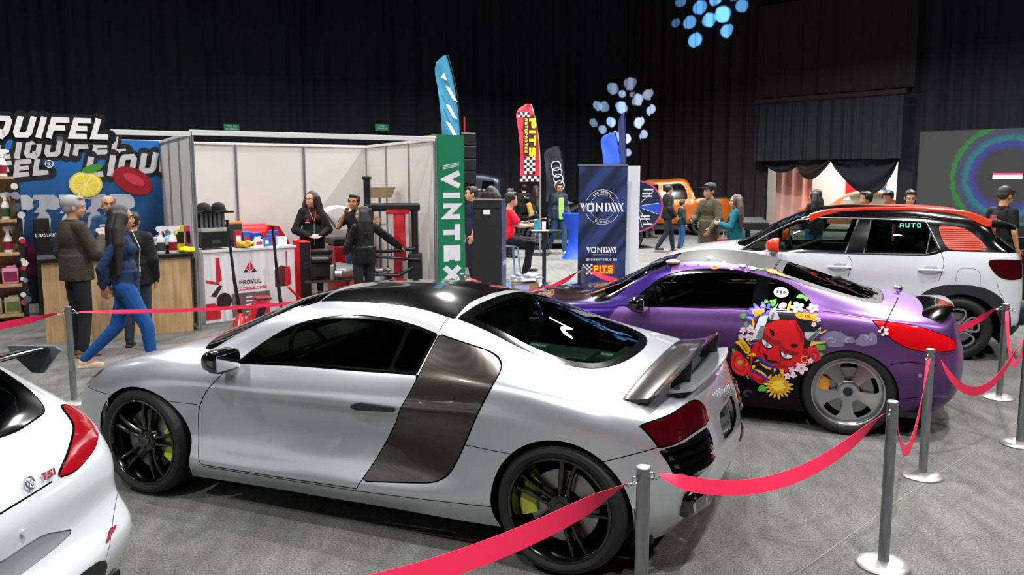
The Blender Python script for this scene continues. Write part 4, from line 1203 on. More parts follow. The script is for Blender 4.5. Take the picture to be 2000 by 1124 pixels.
 ('eeb414', 3, 0, [(0.407, 0.9), (0.359, 0.903), (0.243, 0.898), (0.237, 0.851), (0.263, 0.844), (0.271, 0.853), (0.352, 0.856), (0.38, 0.866)]),
 ('eeb414', 3, 0, [(0.824, 0.647), (0.767, 0.68), (0.706, 0.605), (0.719, 0.56), (0.744, 0.563), (0.797, 0.632), (0.807, 0.627)]),
 ('0c0a10', 2, 1, [(0.822, 0.621), (0.793, 0.632), (0.74, 0.559), (0.718, 0.517), (0.739, 0.519)]),
 ('7a1c10', 4, 0, [(0.362, 0.889), (0.339, 0.892), (0.357, 0.874), (0.334, 0.877), (0.335, 0.874), (0.363, 0.871), (0.346, 0.888), (0.362, 0.886)]),
 ('7a1c10', 4, 0, [(0.33, 0.875), (0.319, 0.886), (0.315, 0.876), (0.306, 0.887), (0.304, 0.884), (0.314, 0.871), (0.321, 0.88), (0.328, 0.873)]),
 ('7a1c10', 4, 0, [(0.308, 0.888), (0.285, 0.888), (0.299, 0.871), (0.28, 0.874), (0.28, 0.871), (0.307, 0.869), (0.292, 0.885), (0.308, 0.886)]),
 ('7a1c10', 4, 0, [(0.775, 0.651), (0.762, 0.626), (0.737, 0.632), (0.739, 0.628), (0.766, 0.62), (0.778, 0.649)]),
 ('7a1c10', 4, 0, [(0.766, 0.617), (0.725, 0.616), (0.729, 0.611), (0.753, 0.609), (0.741, 0.598), (0.745, 0.593), (0.762, 0.611)]),
 ('7a1c10', 4, 0, [(0.749, 0.59), (0.72, 0.597), (0.72, 0.593), (0.736, 0.587), (0.724, 0.577), (0.728, 0.574), (0.746, 0.586)]),
 ('e6e6f0', 4, 0, [(0.581, 0.917), (0.458, 0.92), (0.457, 0.912), (0.58, 0.909)]),
 ('dcdce8', 4, 0, [(0.532, 0.901), (0.414, 0.903), (0.413, 0.898), (0.531, 0.896)]),
 ('5a5fd0', 2, 1, [(0.705, 0.949), (0.671, 0.935), (0.649, 0.913), (0.697, 0.91)]),
 ('5a5fd0', 2, 1, [(0.65, 0.925), (0.642, 0.964), (0.616, 0.946), (0.609, 0.92), (0.637, 0.914)]),
 ('5a5fd0', 2, 1, [(0.606, 0.924), (0.589, 0.955), (0.578, 0.944), (0.581, 0.921), (0.601, 0.916)]),
 ('5a5fd0', 2, 1, [(0.734, 0.908), (0.694, 0.915), (0.652, 0.901), (0.683, 0.879), (0.72, 0.893)]),
 ('5a5fd0', 2, 1, [(0.753, 0.895), (0.724, 0.893), (0.689, 0.855), (0.727, 0.869)]),
 ('5a5fd0', 2, 1, [(0.766, 0.846), (0.73, 0.856), (0.681, 0.847), (0.672, 0.831), (0.728, 0.827)]),
 ('5a5fd0', 2, 1, [(0.649, 0.861), (0.588, 0.901), (0.581, 0.87), (0.633, 0.858)]),
 ('5a5fd0', 2, 1, [(0.718, 0.791), (0.703, 0.808), (0.697, 0.771), (0.713, 0.77)]),
 ('a8a4ec', 3, 1, [(0.687, 0.931), (0.67, 0.924), (0.657, 0.913), (0.685, 0.913)]),
 ('a8a4ec', 3, 1, [(0.642, 0.925), (0.636, 0.949), (0.621, 0.938), (0.617, 0.921)]),
 ('a8a4ec', 3, 1, [(0.725, 0.901), (0.693, 0.907), (0.668, 0.898), (0.691, 0.887)]),
 ('a8a4ec', 3, 1, [(0.745, 0.843), (0.721, 0.848), (0.692, 0.842), (0.72, 0.832)]),
 ('e8a8b8', 3, 1, [(0.701, 0.902), (0.653, 0.913), (0.612, 0.912), (0.615, 0.9), (0.666, 0.88), (0.702, 0.87)]),
 ('d8a820', 4, 1, [(0.691, 0.887), (0.628, 0.903), (0.615, 0.892), (0.649, 0.865), (0.685, 0.853)]),
 ('f0b818', 3, 1, [(0.713, 0.845), (0.692, 0.83), (0.682, 0.797), (0.693, 0.769), (0.7, 0.796), (0.708, 0.825)]),
 ('4fa82c', 2, 1, [(0.799, 0.852), (0.772, 0.87), (0.747, 0.867), (0.758, 0.842), (0.769, 0.829)]),
 ('4fa82c', 2, 1, [(0.764, 0.804), (0.74, 0.814), (0.734, 0.785), (0.75, 0.767)]),
 ('4fa82c', 2, 1, [(0.626, 0.965), (0.612, 0.979), (0.594, 0.962), (0.604, 0.951), (0.621, 0.953)]),
 ('4fa82c', 2, 1, [(0.587, 0.97), (0.56, 0.979), (0.538, 0.984), (0.54, 0.95), (0.562, 0.93), (0.576, 0.952)]),
 ('4fa82c', 2, 1, [(0.398, 1), (0.376, 1.021), (0.339, 1.011), (0.309, 0.988), (0.327, 0.977), (0.345, 0.994), (0.38, 0.993)]),
 ('4fa82c', 2, 1, [(0.848, 0.593), (0.823, 0.59), (0.818, 0.573), (0.839, 0.554)]),
 ('4fa82c', 2, 1, [(0.736, 0.389), (0.726, 0.39), (0.705, 0.363), (0.721, 0.365)]),
 ('4fa82c', 2, 1, [(0.636, 0.279), (0.629, 0.319), (0.593, 0.323), (0.579, 0.285), (0.612, 0.277)]),
 ('4fa82c', 2, 1, [(0.232, 0.671), (0.171, 0.675), (0.174, 0.647), (0.2, 0.632), (0.223, 0.647)]),
 ('4fa82c', 2, 1, [(0.207, 0.623), (0.176, 0.605), (0.194, 0.591), (0.206, 0.598)]),
 ('e8c040', 2, 0, [(0.271, 0.697), (0.176, 0.702), (0.172, 0.692), (0.232, 0.679), (0.277, 0.659)]),
 ('e8c040', 2, 0, [(0.213, 0.769), (0.165, 0.792), (0.176, 0.774), (0.209, 0.757)]),
 ('e0ac18', 2, 0, [(0.807, 0.439), (0.758, 0.465), (0.721, 0.491), (0.725, 0.473), (0.765, 0.443)]),
 ('77728a', 1, 1, [(0.209, 0.732), (0.189, 0.746), (0.168, 0.769), (0.134, 0.783), (0.098, 0.785), (0.061, 0.776), (0.026, 0.754), (-0.001, 0.753), (-0.024, 0.737), (-0.025, 0.713), (-0.004, 0.705), (0.035, 0.708), (0.045, 0.68), (0.143, 0.666), (0.164, 0.693), (0.199, 0.708)]),
 ('77728a', 1, 1, [(-0.03, 0.725), (-0.049, 0.745), (-0.067, 0.775), (-0.102, 0.778), (-0.116, 0.77), (-0.129, 0.788), (-0.157, 0.786), (-0.171, 0.767), (-0.178, 0.735), (-0.168, 0.71), (-0.093, 0.69), (-0.037, 0.699)]),
 ('ab90c4', 2, 1, [(0.171, 0.71), (0.16, 0.73), (0.132, 0.738), (0.106, 0.724), (0.103, 0.709), (0.119, 0.696), (0.131, 0.701), (0.111, 0.712), (0.12, 0.726), (0.143, 0.728)]),
 ('ab90c4', 2, 1, [(0.042, 0.723), (0.026, 0.742), (0.004, 0.741), (0.009, 0.731), (0.025, 0.73), (0.03, 0.718), (0.002, 0.708), (0.013, 0.704), (0.033, 0.708)]),
 ('ab90c4', 2, 1, [(-0.089, 0.765), (-0.111, 0.766), (-0.117, 0.752), (-0.104, 0.736), (-0.085, 0.741), (-0.104, 0.745), (-0.106, 0.757)]),
 ('ab90c4', 2, 1, [(-0.126, 0.741), (-0.142, 0.753), (-0.145, 0.745), (-0.137, 0.732), (-0.148, 0.727), (-0.132, 0.729)]),
 ('2c2438', 1, 1, [(0.968, 0.506), (0.935, 0.562), (0.885, 0.557), (0.871, 0.519), (0.895, 0.477), (0.941, 0.469)]),
 ('2c2438', 1, 1, [(0.75, 0.258), (0.726, 0.279), (0.685, 0.274), (0.688, 0.251), (0.709, 0.263), (0.729, 0.247), (0.7, 0.227), (0.717, 0.216), (0.746, 0.227)]),
]
Z_FLOWERS = [('b', 0.767, 0.893, 0.745, 0.028), ('b', 0.713, 0.894, 0.757, 0.034), ('b', 0.778, 0.89, 0.693, 0.027), ('b', 0.723, 0.893, 0.693, 0.033), ('b', 0.383, 0.853, 0.934, 0.055), ('b', 0.273, 0.848, 0.933, 0.048), ('b', 0.229, 0.892, 0.86, 0.02), ('b', 0.258, 0.9, 0.822, 0.019), ('b', 0.846, 0.879, 0.334, 0.039), ('b', 0.331, 0.904, 0.488, 0.051), ('b', 0.398, 0.899, 0.469, 0.027), ('b', 0.426, 0.895, 0.417, 0.028), ('b', 0.387, 0.898, 0.429, 0.026), ('b', 0.269, 0.91, 0.551, 0.023), ('b', 1.006, 0.873, 0.506, 0.034), ('b', 0.917, 0.872, 0.432, 0.019), ('b', 0.846, 0.88, 0.333, 0.0), ('b', 0.83, 0.546, 1.201, 0.034), ('b', 0.749, 0.562, 1.185, 0.038), ('b', 1.289, 0.549, 1.201, 0.013), ('b', 1.181, 0.547, 1.209, 0.013), ('b', 0.981, 0.514, 1.222, 0.011), ('b', 1.116, 0.443, 1.24, 0.017), ('b', 0.905, 0.609, 1.18, 0.015), ('b', 0.792, 0.626, 1.162, 0.009), ('b', -0.217, 0.889, 0.803, 0.038), ('c', 0.493, 0.891, 0.337, 0.107), ('y', 0.602, 0.525, 1.163, 0.06), ('y', 0.538, 0.543, 1.143, 0.034), ('k', 0.511, 0.752, 1.031, 0.055), ('o', 1.04, 0.603, 1.186, 0.03), ('g', 0.692, 0.538, 1.181, 0.026), ('g', 0.491, 0.548, 1.129, 0.026), ('s', 0.783, 0.878, 0.489, 0.02), ('r', 0.308, 0.909, 0.556, 0.025), ('r', 0.705, 0.891, 0.655, 0.016), ('t', 1.721, 0.884, 0.76, 0.043), ('t', 1.711, 0.886, 0.698, 0.043)]
def conform(bv, polys, name, parent, side=1):
 """polygons in side view laid on the body surface; polys: (col, layer, smooth, pts)"""
 from mathutils.geometry import delaunay_2d_cdt
 V, F, MI, cols = [], [], [], []
 for col, lay, sm, pts in polys:
  P = [tuple(q) for q in (spline(pts, 4, True) if sm and len(pts) > 4 else pts)]
  if len(P) < 3: continue
  Q = []
  for i in range(len(P)):
   a, c = P[i - 1], P[i]; nn = max(1, int(math.dist(a, c) / .02)); Q += [(a[0] + (c[0] - a[0]) * t / nn, a[1] + (c[1] - a[1]) * t / nn) for t in range(nn)]
  P = Q; A = np.array(P); lo, hi = A.min(0), A.max(0)
  ins = []
  stp = .02
  for gx in np.arange(lo[0] + stp / 2, hi[0], stp):
   for gz in np.arange(lo[1] + stp / 2, hi[1], stp):
    c = False; j = len(P) - 1; dm = 9
    for i in range(len(P)):
     if (P[i][1] > gz) != (P[j][1] > gz) and gx < (P[j][0] - P[i][0]) * (gz - P[i][1]) / (P[j][1] - P[i][1]) + P[i][0]: c = not c
     j = i; dm = min(dm, abs(P[i][0] - gx) + abs(P[i][1] - gz))
    if c and dm > .008: ins.append((gx, gz))
  vv = [Vector(p) for p in P] + [Vector(p) for p in ins]
  n = len(P)
  r = delaunay_2d_cdt(vv, [], [list(range(n))], 1, 1e-5)
  base = len(V)
  for p in r[0]:
   h = bv.ray_cast(Vector((p.x, 2, p.y)), Vector((0, -1, 0)))
   if h[0] is None: V.append((p.x, .88, p.y))
   else:
    nn = h[1] if h[1].y > 0 else -h[1]
    q = h[0] + nn * (.0025 + .0014 * lay)
    V.append((q.x, q.y, q.z))
  if col not in cols: cols.append(col)
  for f in r[2]:
   F.append([base + i for i in f]); MI.append(cols.index(col))
 me = bpy.data.meshes.new(name); me.from_pydata(V, [], F)
 for p, mi in zip(me.polygons, MI): p.material_index = mi
 bm = bmesh.new(); bm.from_mesh(me); bmesh.ops.recalc_face_normals(bm, faces=bm.faces); bm.to_mesh(me); bm.free()
 return link_mesh(name, me, parent, [mat('wrap_' + c, c, .4, 0, .2) for c in cols])
def flowers(bv, FL, parent):
 rnd = random.Random(3)
 nm = dict(b='blossom_graphic', c='chrysanthemum_graphic', y='chrysanthemum_graphic', k='round_sticker', o='ladybird_graphic', g='leaf_graphic', s='flower_centre', r='earring_graphic', t='side_script')
 for kind, x, y, z, r in FL:
  h = bv.find_nearest(Vector((x, y, z))); n = h[1].normalized()
  if n.y < 0: n = -n
  X = Vector((1, 0, 0)); X = (X - n * X.dot(n)).normalized(); Yv = n.cross(X)
  M = Matrix(((X.x, Yv.x, n.x, x), (X.y, Yv.y, n.y, y), (X.z, Yv.z, n.z, z), (0, 0, 0, 1)))
  b = MB(); cols = []
  def disc(col, r, n=10, z=0.0, sx=1, sy=1, cx=0, cy=0, rot=0):
   if col not in cols: cols.append(col)
   vs = [b.bm.verts.new(M @ Vector((cx + r * sx * cos(a) * cos(rot) - r * sy * sin(a) * sin(rot), cy + r * sx * cos(a) * sin(rot) + r * sy * sin(a) * cos(rot), z))) for a in (2 * pi * k / n for k in range(n))]
   b.bm.faces.new(vs).material_index = cols.index(col)
  if kind == 'b':
   a0 = rnd.random() * 2
   for k in range(5):
    a = a0 + k * 2 * pi / 5; disc('efd3dc', r * .40, 9, .0085, 1.1, .85, r * .55 * cos(a), r * .55 * sin(a), a)
   disc('c05a72', r * .16, 8, .0095)
  elif kind in 'cy':
   for ring, (n_, ri, ro, w_, col, zz) in enumerate(((19, .35, 1.0, .085, 'e0b024', .007), (17, .2, .75, .10, 'c8901a', .0078), (13, .0, .52, .085, 'ecc83c', .0086))):
    for k in range(n_):
     a = 2 * pi * (k + .5 * ring) / n_; q = ro * (.8 + .3 * rnd.random()); cx = (ri + q) / 2 * r
     disc(col, r * (q - ri) / 2, 8, zz + .0003 * (k % 2), 1, w_ / ((q - ri) / 2), cx * cos(a), cx * sin(a), a)
  elif kind == 'k': disc('e8e8ec', r, 28, .004)
  elif kind == 'o': disc('e08a20', r, 8, .006, 1.2, .8); disc('c01818', r * .5, 8, .007)
  elif kind == 'g': disc('6cb83c', r, 8, .006, 1.4, .6)
  elif kind == 's': disc('a8a428', r, 12, .009)
  elif kind == 'r':
   cols.append('e8a83c'); b.tube([M @ Vector((r * cos(a), r * sin(a), .011)) for a in np.linspace(-2.2, 2.6, 16)], r * .12, 5)
  elif kind == 't':
   for dx, dy, w_, h_ in ((0, .6, 1.2, .15), (0, 0, .15, 1.2), (.4, -.2, .15, .8), (-.1, -.6, .9, .12)): disc('d02868', r * .6, 4, .004, w_ * .6, h_ * .6, r * .6 * dx, r * .6 * dy)
  b.build(nm[kind], [mat('wrap_' + c, c, .4, 0, .2) for c in cols], parent)
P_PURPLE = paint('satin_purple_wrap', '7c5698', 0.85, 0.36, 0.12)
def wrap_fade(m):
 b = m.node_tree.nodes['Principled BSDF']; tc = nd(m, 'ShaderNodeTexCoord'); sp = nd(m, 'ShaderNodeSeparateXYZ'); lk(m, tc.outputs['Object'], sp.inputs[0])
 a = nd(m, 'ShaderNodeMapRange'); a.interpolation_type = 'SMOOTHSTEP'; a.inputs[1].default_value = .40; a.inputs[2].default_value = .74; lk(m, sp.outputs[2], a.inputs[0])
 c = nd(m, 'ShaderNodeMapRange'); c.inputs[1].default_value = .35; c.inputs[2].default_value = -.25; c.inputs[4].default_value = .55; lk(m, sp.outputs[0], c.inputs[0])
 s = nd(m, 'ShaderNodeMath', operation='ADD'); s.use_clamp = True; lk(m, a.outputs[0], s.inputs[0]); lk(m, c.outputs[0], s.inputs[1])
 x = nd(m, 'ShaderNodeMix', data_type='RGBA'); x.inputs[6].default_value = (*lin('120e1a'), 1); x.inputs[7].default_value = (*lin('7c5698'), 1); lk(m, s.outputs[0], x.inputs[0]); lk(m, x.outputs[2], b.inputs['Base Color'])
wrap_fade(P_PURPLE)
P_VIOLET = paint('gloss_deep_violet', '3a1f7a', 0.7, 0.25, 1.0)
P_PLUM = paint('gloss_dark_plum', '351426', 0.5, 0.2, 1.0)
M_ALLOY = mat('polished_alloy', 'c4c6ca', 0.24, 1.0)
M_SATINBLK = mat('satin_black_wrap', '161618', 0.5, 0.1, 0.1)
def build_z():
 root = empty('purple_coupe', (2.827, 6.785, 0), pi - .391, 'purple wrapped sports coupe with red horned mask and flower graphic on its rear flank', 'car')
 S = Surf(Z_CAGE, Z_CU, Z_CV)
 bv = S.bvh()
 side = lambda c, n: abs(n[1]) > 0.25
 af = [(2.65 + .352 * cos(a), .315 + .345 * sin(a)) for a in np.linspace(0, 2 * pi, 40, endpoint=False)]
 ar = [(.345 * cos(a), .315 + .335 * sin(a)) for a in np.linspace(0, 2 * pi, 40, endpoint=False)]
 for q in (af, ar): S.cut(q, 'xz', 'arch', n=1, cond=lambda c, n: c[1] > .5)
 S.drop(('arch',))
 dlo = [(1.69, .872, 'c'), (1.565, 1.008), (1.422, 1.113), (1.222, 1.165), (.98, 1.180), (.82, 1.170), (.655, 1.138), (.504, 1.101), (.38, 1.043), (.292, .976), (.276, .937, 'c'), (.445, .916), (.66, .908), (.677, .913), (1.2, .893)]
 S.cut(dlo, 'xz', 'frame', gap=.006, cond=side)
 S.cut([(1.63, .884, 'c'), (1.555, .985), (1.42, 1.088), (1.222, 1.14), (.98, 1.155), (.82, 1.148), (.70, 1.128, 'c'), (.722, .925, 'c'), (1.2, .905)], 'xz', 'dglass', src=('frame',), cond=side)
 S.cut([(.60, 1.112, 'c'), (.504, 1.083), (.39, 1.03), (.308, .972), (.30, .945, 'c'), (.445, .93), (.60, .925, 'c')], 'xz', 'qglass', src=('frame',), cond=side)
 door = [(1.69, .868, 'c'), (1.768, .862), (1.854, .752), (1.905, .641), (1.92, .45), (1.89, .235, 'c'), (1.05, .235, 'c'), (.88, .386), (.807, .556), (.698, .767), (.60, .905, 'c'), (1.2, .888)]
 S.cut(door, 'xz', 'door', gap=.006, cond=side)
 tail = [(-.135, .876, 'c'), (-.24, .775), (-.36, .70), (-.50, .665), (-.60, .665), (-.70, .67, 'c'), (-.70, .73), (-.606, .785), (-.432, .845), (-.25, .870)]
 S.cut(tail, 'xz', 'tail', gap=.006, cond=lambda c, n: c[0] < -.1 and c[1] > .35)
 S.line([(-.26, .56), (-.40, .588), (-.60, .56)], 'xz', .005, cond=side)
 S.line([(-.30, .30), (-.50, .33), (-.70, .33)], 'xz', .005, cond=side)
 S.line([(-.13, .888), (.10, .913), (.27, .925)], 'xz', .004, cond=side, n=4)
 S.line([(.56, 1.125), (.575, 1.19)], 'xz', .004, cond=lambda c, n: c[1] > .4, n=2)
 up = lambda c, n: n[2] > .1 and c[2] > .82
 ws = [(2.13, -.3), (2.13, .3), (2.08, .58), (1.99, .76), (1.90, .775), (1.72, .685), (1.52, .585), (1.41, .50, 'c'), (1.45, .2), (1.45, -.2), (1.41, -.5, 'c'), (1.52, -.585), (1.72, -.685), (1.9, -.775), (1.99, -.76), (2.08, -.58)]
 S.cut(ws, 'xy', 'wsb', gap=.004, cond=lambda c, n: n[2] > .1 and c[2] > .80)
 S.cut([(2.02, -.3), (2.02, .3), (1.97, .55), (1.91, .69), (1.86, .705), (1.70, .645), (1.52, .55), (1.455, .46, 'c'), (1.49, .2), (1.49, -.2), (1.455, -.46, 'c'), (1.52, -.55), (1.70, -.645), (1.86, -.705), (1.91, -.69), (1.97, -.55)], 'xy', 'wglass', src=('wsb',))
 S.cut([(1.40, -.48, 'c'), (1.40, .48, 'c'), (1.1, .50), (.84, .51), (.6, .54, 'c'), (.6, -.54, 'c'), (.84, -.51), (1.1, -.50)], 'xy', 'roof', gap=.004, cond=up)
 rg = [(.59, -.57, 'c'), (.59, .57, 'c'), (.24, .60), (.019, .60), (-.13, .56), (-.205, .43), (-.23, 0), (-.205, -.43), (-.13, -.56), (.019, -.60), (.24, -.60)]
 S.cut(rg, 'xy', 'rgb', gap=.006, cond=up)
 S.cut([(.53, -.48, 'c'), (.53, .48, 'c'), (.22, .51), (.02, .51), (-.09, .46), (-.14, .34), (-.16, 0), (-.14, -.34), (-.09, -.46), (.02, -.51), (.22, -.51)], 'xy', 'rglass', src=('rgb',))
 S.cut([(3.20, -.55), (3.26, 0), (3.20, .55), (3.0, .66), (2.5, .70), (2.15, .74), (2.06, .66), (2.18, .3), (2.20, 0), (2.18, -.3), (2.06, -.66), (2.15, -.74), (2.5, -.70), (3.0, -.66)], 'xy', 'hood', gap=.005, cond=lambda c, n: n[2] > .2 and c[0] > 1.9)
 S.cut([(3.30, .45), (3.28, .60), (3.05, .78), (2.95, .80), (3.0, .70), (3.15, .55)], 'xy', 'headlamp', gap=.004, cond=lambda c, n: c[2] > .55)
 # front wing ahead of the door is the deep violet piece
 S.cut([(1.39, 1.4, 'c'), (1.39, 1.10, 'c'), (1.55, .99), (1.70, .868, 'c'), (1.79, .85, 'c'), (1.86, .752), (1.912, .641), (1.928, .45), (1.9, .2), (1.9, 0, 'c'), (3.6, 0, 'c'), (3.6, 1.4, 'c')], 'xz', 'wing', cond=lambda c, n: True)
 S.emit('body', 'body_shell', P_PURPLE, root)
 tag(S.emit('wing', 'front_wings', P_VIOLET, root), 'glossy deep violet front wings')
 tag(S.emit('hood', 'bonnet', P_PLUM, root), 'dark plum bonnet')
 S.emit('gap', 'panel_gaps', M_GAP, root, off=-.004)
 for sd in ('L', 'R'):
  s = 1 if sd == 'L' else -1
  d = S.emit('door', 'door', P_PURPLE, root, sd)
  S.emit('dglass', 'door_window', glass_mat('z_glass', 'b8ccc0', .65), d, sd)
  S.emit('qglass', 'quarter_window', G_DARK, root, sd); S.emit('frame', 'window_frame', M_GLOSSBLACK, root, sd, off=.001)
  tag(S.emit('tail', 'tail_light', mat('bright_red_lens', 'c40a14', .15, 0, 1.0, emit='ff1010', es=.06), root, sd, off=.004), 'bright red wedge tail light')
  S.emit('headlamp', 'headlight', glass_mat('lamp_glass', 'c8d0d8', .5), root, sd)
  mirror(root, 1.56, s * .985, .915, P_BLACK, P_BLACK, s, .21, .14, foot=(1.60, s * .87, .90))
  b = MB(); b.box((.80, s * .893, .70), (.10, .02, .16), bev=.009)
  if s < 0: b.build('door_handle', P_PURPLE, d)
  else: b.bm.free()
  b = MB(); b.box((-.55, s * .80, .49), (.22, .02, .03), rot=Matrix.Rotation(s * .6, 4, 'Z'), bev=.008); b.build('side_reflector', mat('grey_reflector', '8a8690', .3), root)
 S.emit('wsb', 'windscreen_border', M_GLOSSBLACK, root); S.emit('wglass', 'windscreen', G_MID, root)
 tag(S.emit('roof', 'roof_panel', M_SATINBLK, root, off=.001), 'satin black roof panel')
 S.emit('rgb', 'rear_window_border', M_SATINBLK, root); S.emit('rglass', 'rear_window', G_DARK, root)
 conform(bv, Z_ART, 'horned_mask_graphic', root)
 fl = flowers(bv, Z_FLOWERS, root)
 # sticker lettering
 k = [f for f in Z_FLOWERS if f[0] == 'k'][0]
 txt = stroke_text('KBD', .030, .0075, .6)
 h = bv.find_nearest(Vector(k[1:4])); n = h[1].normalized(); n = n if n.y > 0 else -n
 X = Vector((-1, 0, 0)); X = (X - n * X.dot(n)).normalized(); Yv = n.cross(X)
 M = Matrix(((X.x, Yv.x, n.x, k[1]), (X.y, Yv.y, n.y, k[2]), (X.z, Yv.z, n.z, k[3]), (0, 0, 0, 1))) @ Matrix.Translation((-txt[1] / 2, -.015, .006))
 polys_mesh(txt[0], .0, 'sticker_lettering', mat('ink_black', '08080a', .5), root, M)
 for cx, r_ in ((2.65, .36), (0, .35)): well(root, cx, .315, r_, .87)
 underbody(root, -.55, 3.1, .82, .15, (0, 2.65), r=.34)
 # deck spoiler
 b = MB(); prev = None
 for y in np.linspace(-.66, .66, 25):
  t = abs(y) / .66
  x = -.60 + .12 * t**2.5; z = .905 - .035 * t**3; hgt = .03 * (1 - t**6)
  ring = [b.bm.verts.new(p) for p in ((x + .15, y, z - .03), (x + .02, y, z + hgt * .7), (x - .12, y, z + hgt), (x - .135, y, z + hgt - .012), (x - .10, y, z - .04), (x + .1, y, z - .055))]
  if prev:
   for q in range(6): b.bm.faces.new((prev[q], prev[(q + 1) % 6], ring[(q + 1) % 6], ring[q]))
  else: b.bm.faces.new(ring)
  prev = ring
 b.bm.faces.new(prev[::-1]); b.build('deck_spoiler', M_GLOSSBLACK, root, smooth=50, recalc=True)
 b = MB(); b.cone((.16, .02, 1.075), (.10, .0, 1.085), .022, .02, 12); b.tube([(.13, 0, 1.09), (.0, .05, 1.05), (-.18, .30, 1.0)], .009, 6)
 b.build('rear_wiper', M_DARK, root)
 b = MB(); b.tube([(-.205, .895, .80), (-.25, .905, .93), (-.30, .915, 1.06)], .004, 6); b.cone((-.203, .888, .79), (-.212, .90, .815), .018, .008, 10)
 b.build('whip_antenna', M_DARK, root)
 b = MB(); b.sphere((-.36, -.40, .965), .035, 16); b.cone((-.36, -.40, .90), (-.36, -.40, .95), .01); b.build('chrome_ball', M_CHROME, root, smooth=60)
 # visor strip and cabin
 b = MB(); b.sphere((1.395, .52, 1.215), .06, 14, (1.0, 1.0, .35)); b.build('roof_visor_cap', mat('cream_marker', 'd8b890', .4), root, smooth=60)
 tub(root, .3, 2.0, .78, .22, .80, M_CABIN)
 b = MB(); b.box((1.80, 0, .80), (.32, 1.35, .16), bev=.05); b.box((1.2, 0, .48), (1.2, .24, .28), bev=.04); b.build('dashboard', M_CABIN, root)
 for y in (.36, -.36): seat_bm(1.02, y, .28, .60, .36).build('seat', M_SEAT, root, smooth=40)
 steering(root, 1.50, .36, .84, M_CABIN)
 for x, y in ((0, .90), (0, -.90), (2.65, .89), (2.65, -.89)):
  s = 1 if y > 0 else -1
  wheel(root, x, y, s, .332, .253, .25, 'five', M_ALLOY, M_ALLOY, mat('caliper_orange', 'c88028', .4), phase=-90, cal_ang=14 if s > 0 else 166, z=.33)
 return root
build_z()
C3_CAGE = [
 [(3.33, 0, .20), (3.37, 0, .32), (3.38, 0, .50), (3.36, 0, .70), (3.33, 0, .86), (3.25, 0, .95), (3.22, 0, .965), (3.19, 0, .98), (3.14, 0, .99), (3.10, 0, 1.0)],
 [(3.28, .45, .20), (3.32, .50, .32), (3.33, .50, .50), (3.31, .50, .70), (3.28, .48, .86), (3.21, .46, .955), (3.18, .40, .97), (3.16, .30, .985), (3.12, .18, .995), (3.09, 0, 1.003)],
 [(3.13, .70, .20), (3.17, .78, .32), (3.18, .79, .50), (3.16, .78, .70), (3.12, .74, .86), (3.06, .70, .97), (3.05, .60, 1.005), (3.04, .48, 1.03), (3.03, .28, 1.045), (3.02, 0, 1.055)],
 st(2.88, [(.80, .20), (.86, .33), (.87, .52), (.87, .72), (.84, .88), (.76, .995), (.66, 1.035), (.50, 1.06), (.28, 1.075), (0, 1.083)]),
 st(2.55, [(.84, .20), (.88, .33), (.885, .52), (.885, .74), (.87, .93), (.80, 1.035), (.70, 1.07), (.54, 1.10), (.30, 1.12), (0, 1.13)]),
 st(2.25, [(.84, .20), (.88, .34), (.88, .52), (.88, .74), (.87, .95), (.825, 1.065), (.74, 1.10), (.62, 1.135), (.34, 1.17), (0, 1.185)]),
 st(1.95, [(.84, .20), (.88, .34), (.87, .52), (.87, .74), (.875, .95), (.84, 1.08), (.77, 1.17), (.675, 1.265), (.38, 1.34), (0, 1.365)]),
 st(1.60, [(.84, .20), (.88, .34), (.865, .52), (.865, .74), (.875, .95), (.85, 1.085), (.775, 1.265), (.66, 1.42), (.38, 1.50), (0, 1.525)]),
 st(1.25, [(.84, .20), (.88, .34), (.865, .52), (.865, .74), (.88, .95), (.855, 1.09), (.775, 1.32), (.66, 1.505), (.38, 1.575), (0, 1.595)]),
 st(0.85, [(.84, .20), (.88, .34), (.87, .52), (.87, .74), (.88, .95), (.86, 1.09), (.775, 1.34), (.665, 1.52), (.38, 1.58), (0, 1.60)]),
 st(0.45, [(.84, .20), (.88, .34), (.88, .52), (.88, .74), (.885, .95), (.86, 1.09), (.775, 1.33), (.67, 1.505), (.38, 1.565), (0, 1.585)]),
 st(0.10, [(.84, .20), (.89, .34), (.89, .52), (.89, .74), (.89, .95), (.86, 1.09), (.775, 1.30), (.67, 1.47), (.38, 1.53), (0, 1.55)]),
 st(-.20, [(.82, .22), (.88, .36), (.885, .52), (.885, .74), (.88, .95), (.85, 1.09), (.765, 1.27), (.66, 1.42), (.38, 1.49), (0, 1.505)]),
 [(-.42, .78, .25), (-.44, .83, .38), (-.44, .85, .54), (-.44, .85, .74), (-.44, .84, .93), (-.43, .80, 1.12), (-.34, .72, 1.25), (-.29, .64, 1.37), (-.30, .38, 1.455), (-.29, 0, 1.47)],
 [(-.53, .66, .27), (-.57, .72, .38), (-.575, .74, .54), (-.57, .745, .74), (-.56, .74, .93), (-.52, .71, 1.12), (-.38, .65, 1.25), (-.30, .58, 1.37), (-.315, .36, 1.44), (-.30, 0, 1.455)],
 [(-.60, .36, .28), (-.645, .38, .38), (-.65, .39, .54), (-.64, .40, .74), (-.62, .40, .93), (-.58, .40, 1.12), (-.44, .37, 1.25), (-.34, .33, 1.37), (-.34, .20, 1.43), (-.32, 0, 1.445)],
 [(-.63, 0, .28), (-.675, 0, .38), (-.68, 0, .54), (-.665, 0, .74), (-.64, 0, .93), (-.60, 0, 1.12), (-.47, 0, 1.25), (-.37, 0, 1.37), (-.36, 0, 1.42), (-.33, 0, 1.44)],
]
C3_CU = [5, 6, 7, 8, 8, 8, 9, 9, 10, 10, 10, 10, 8, 8, 8, 8]
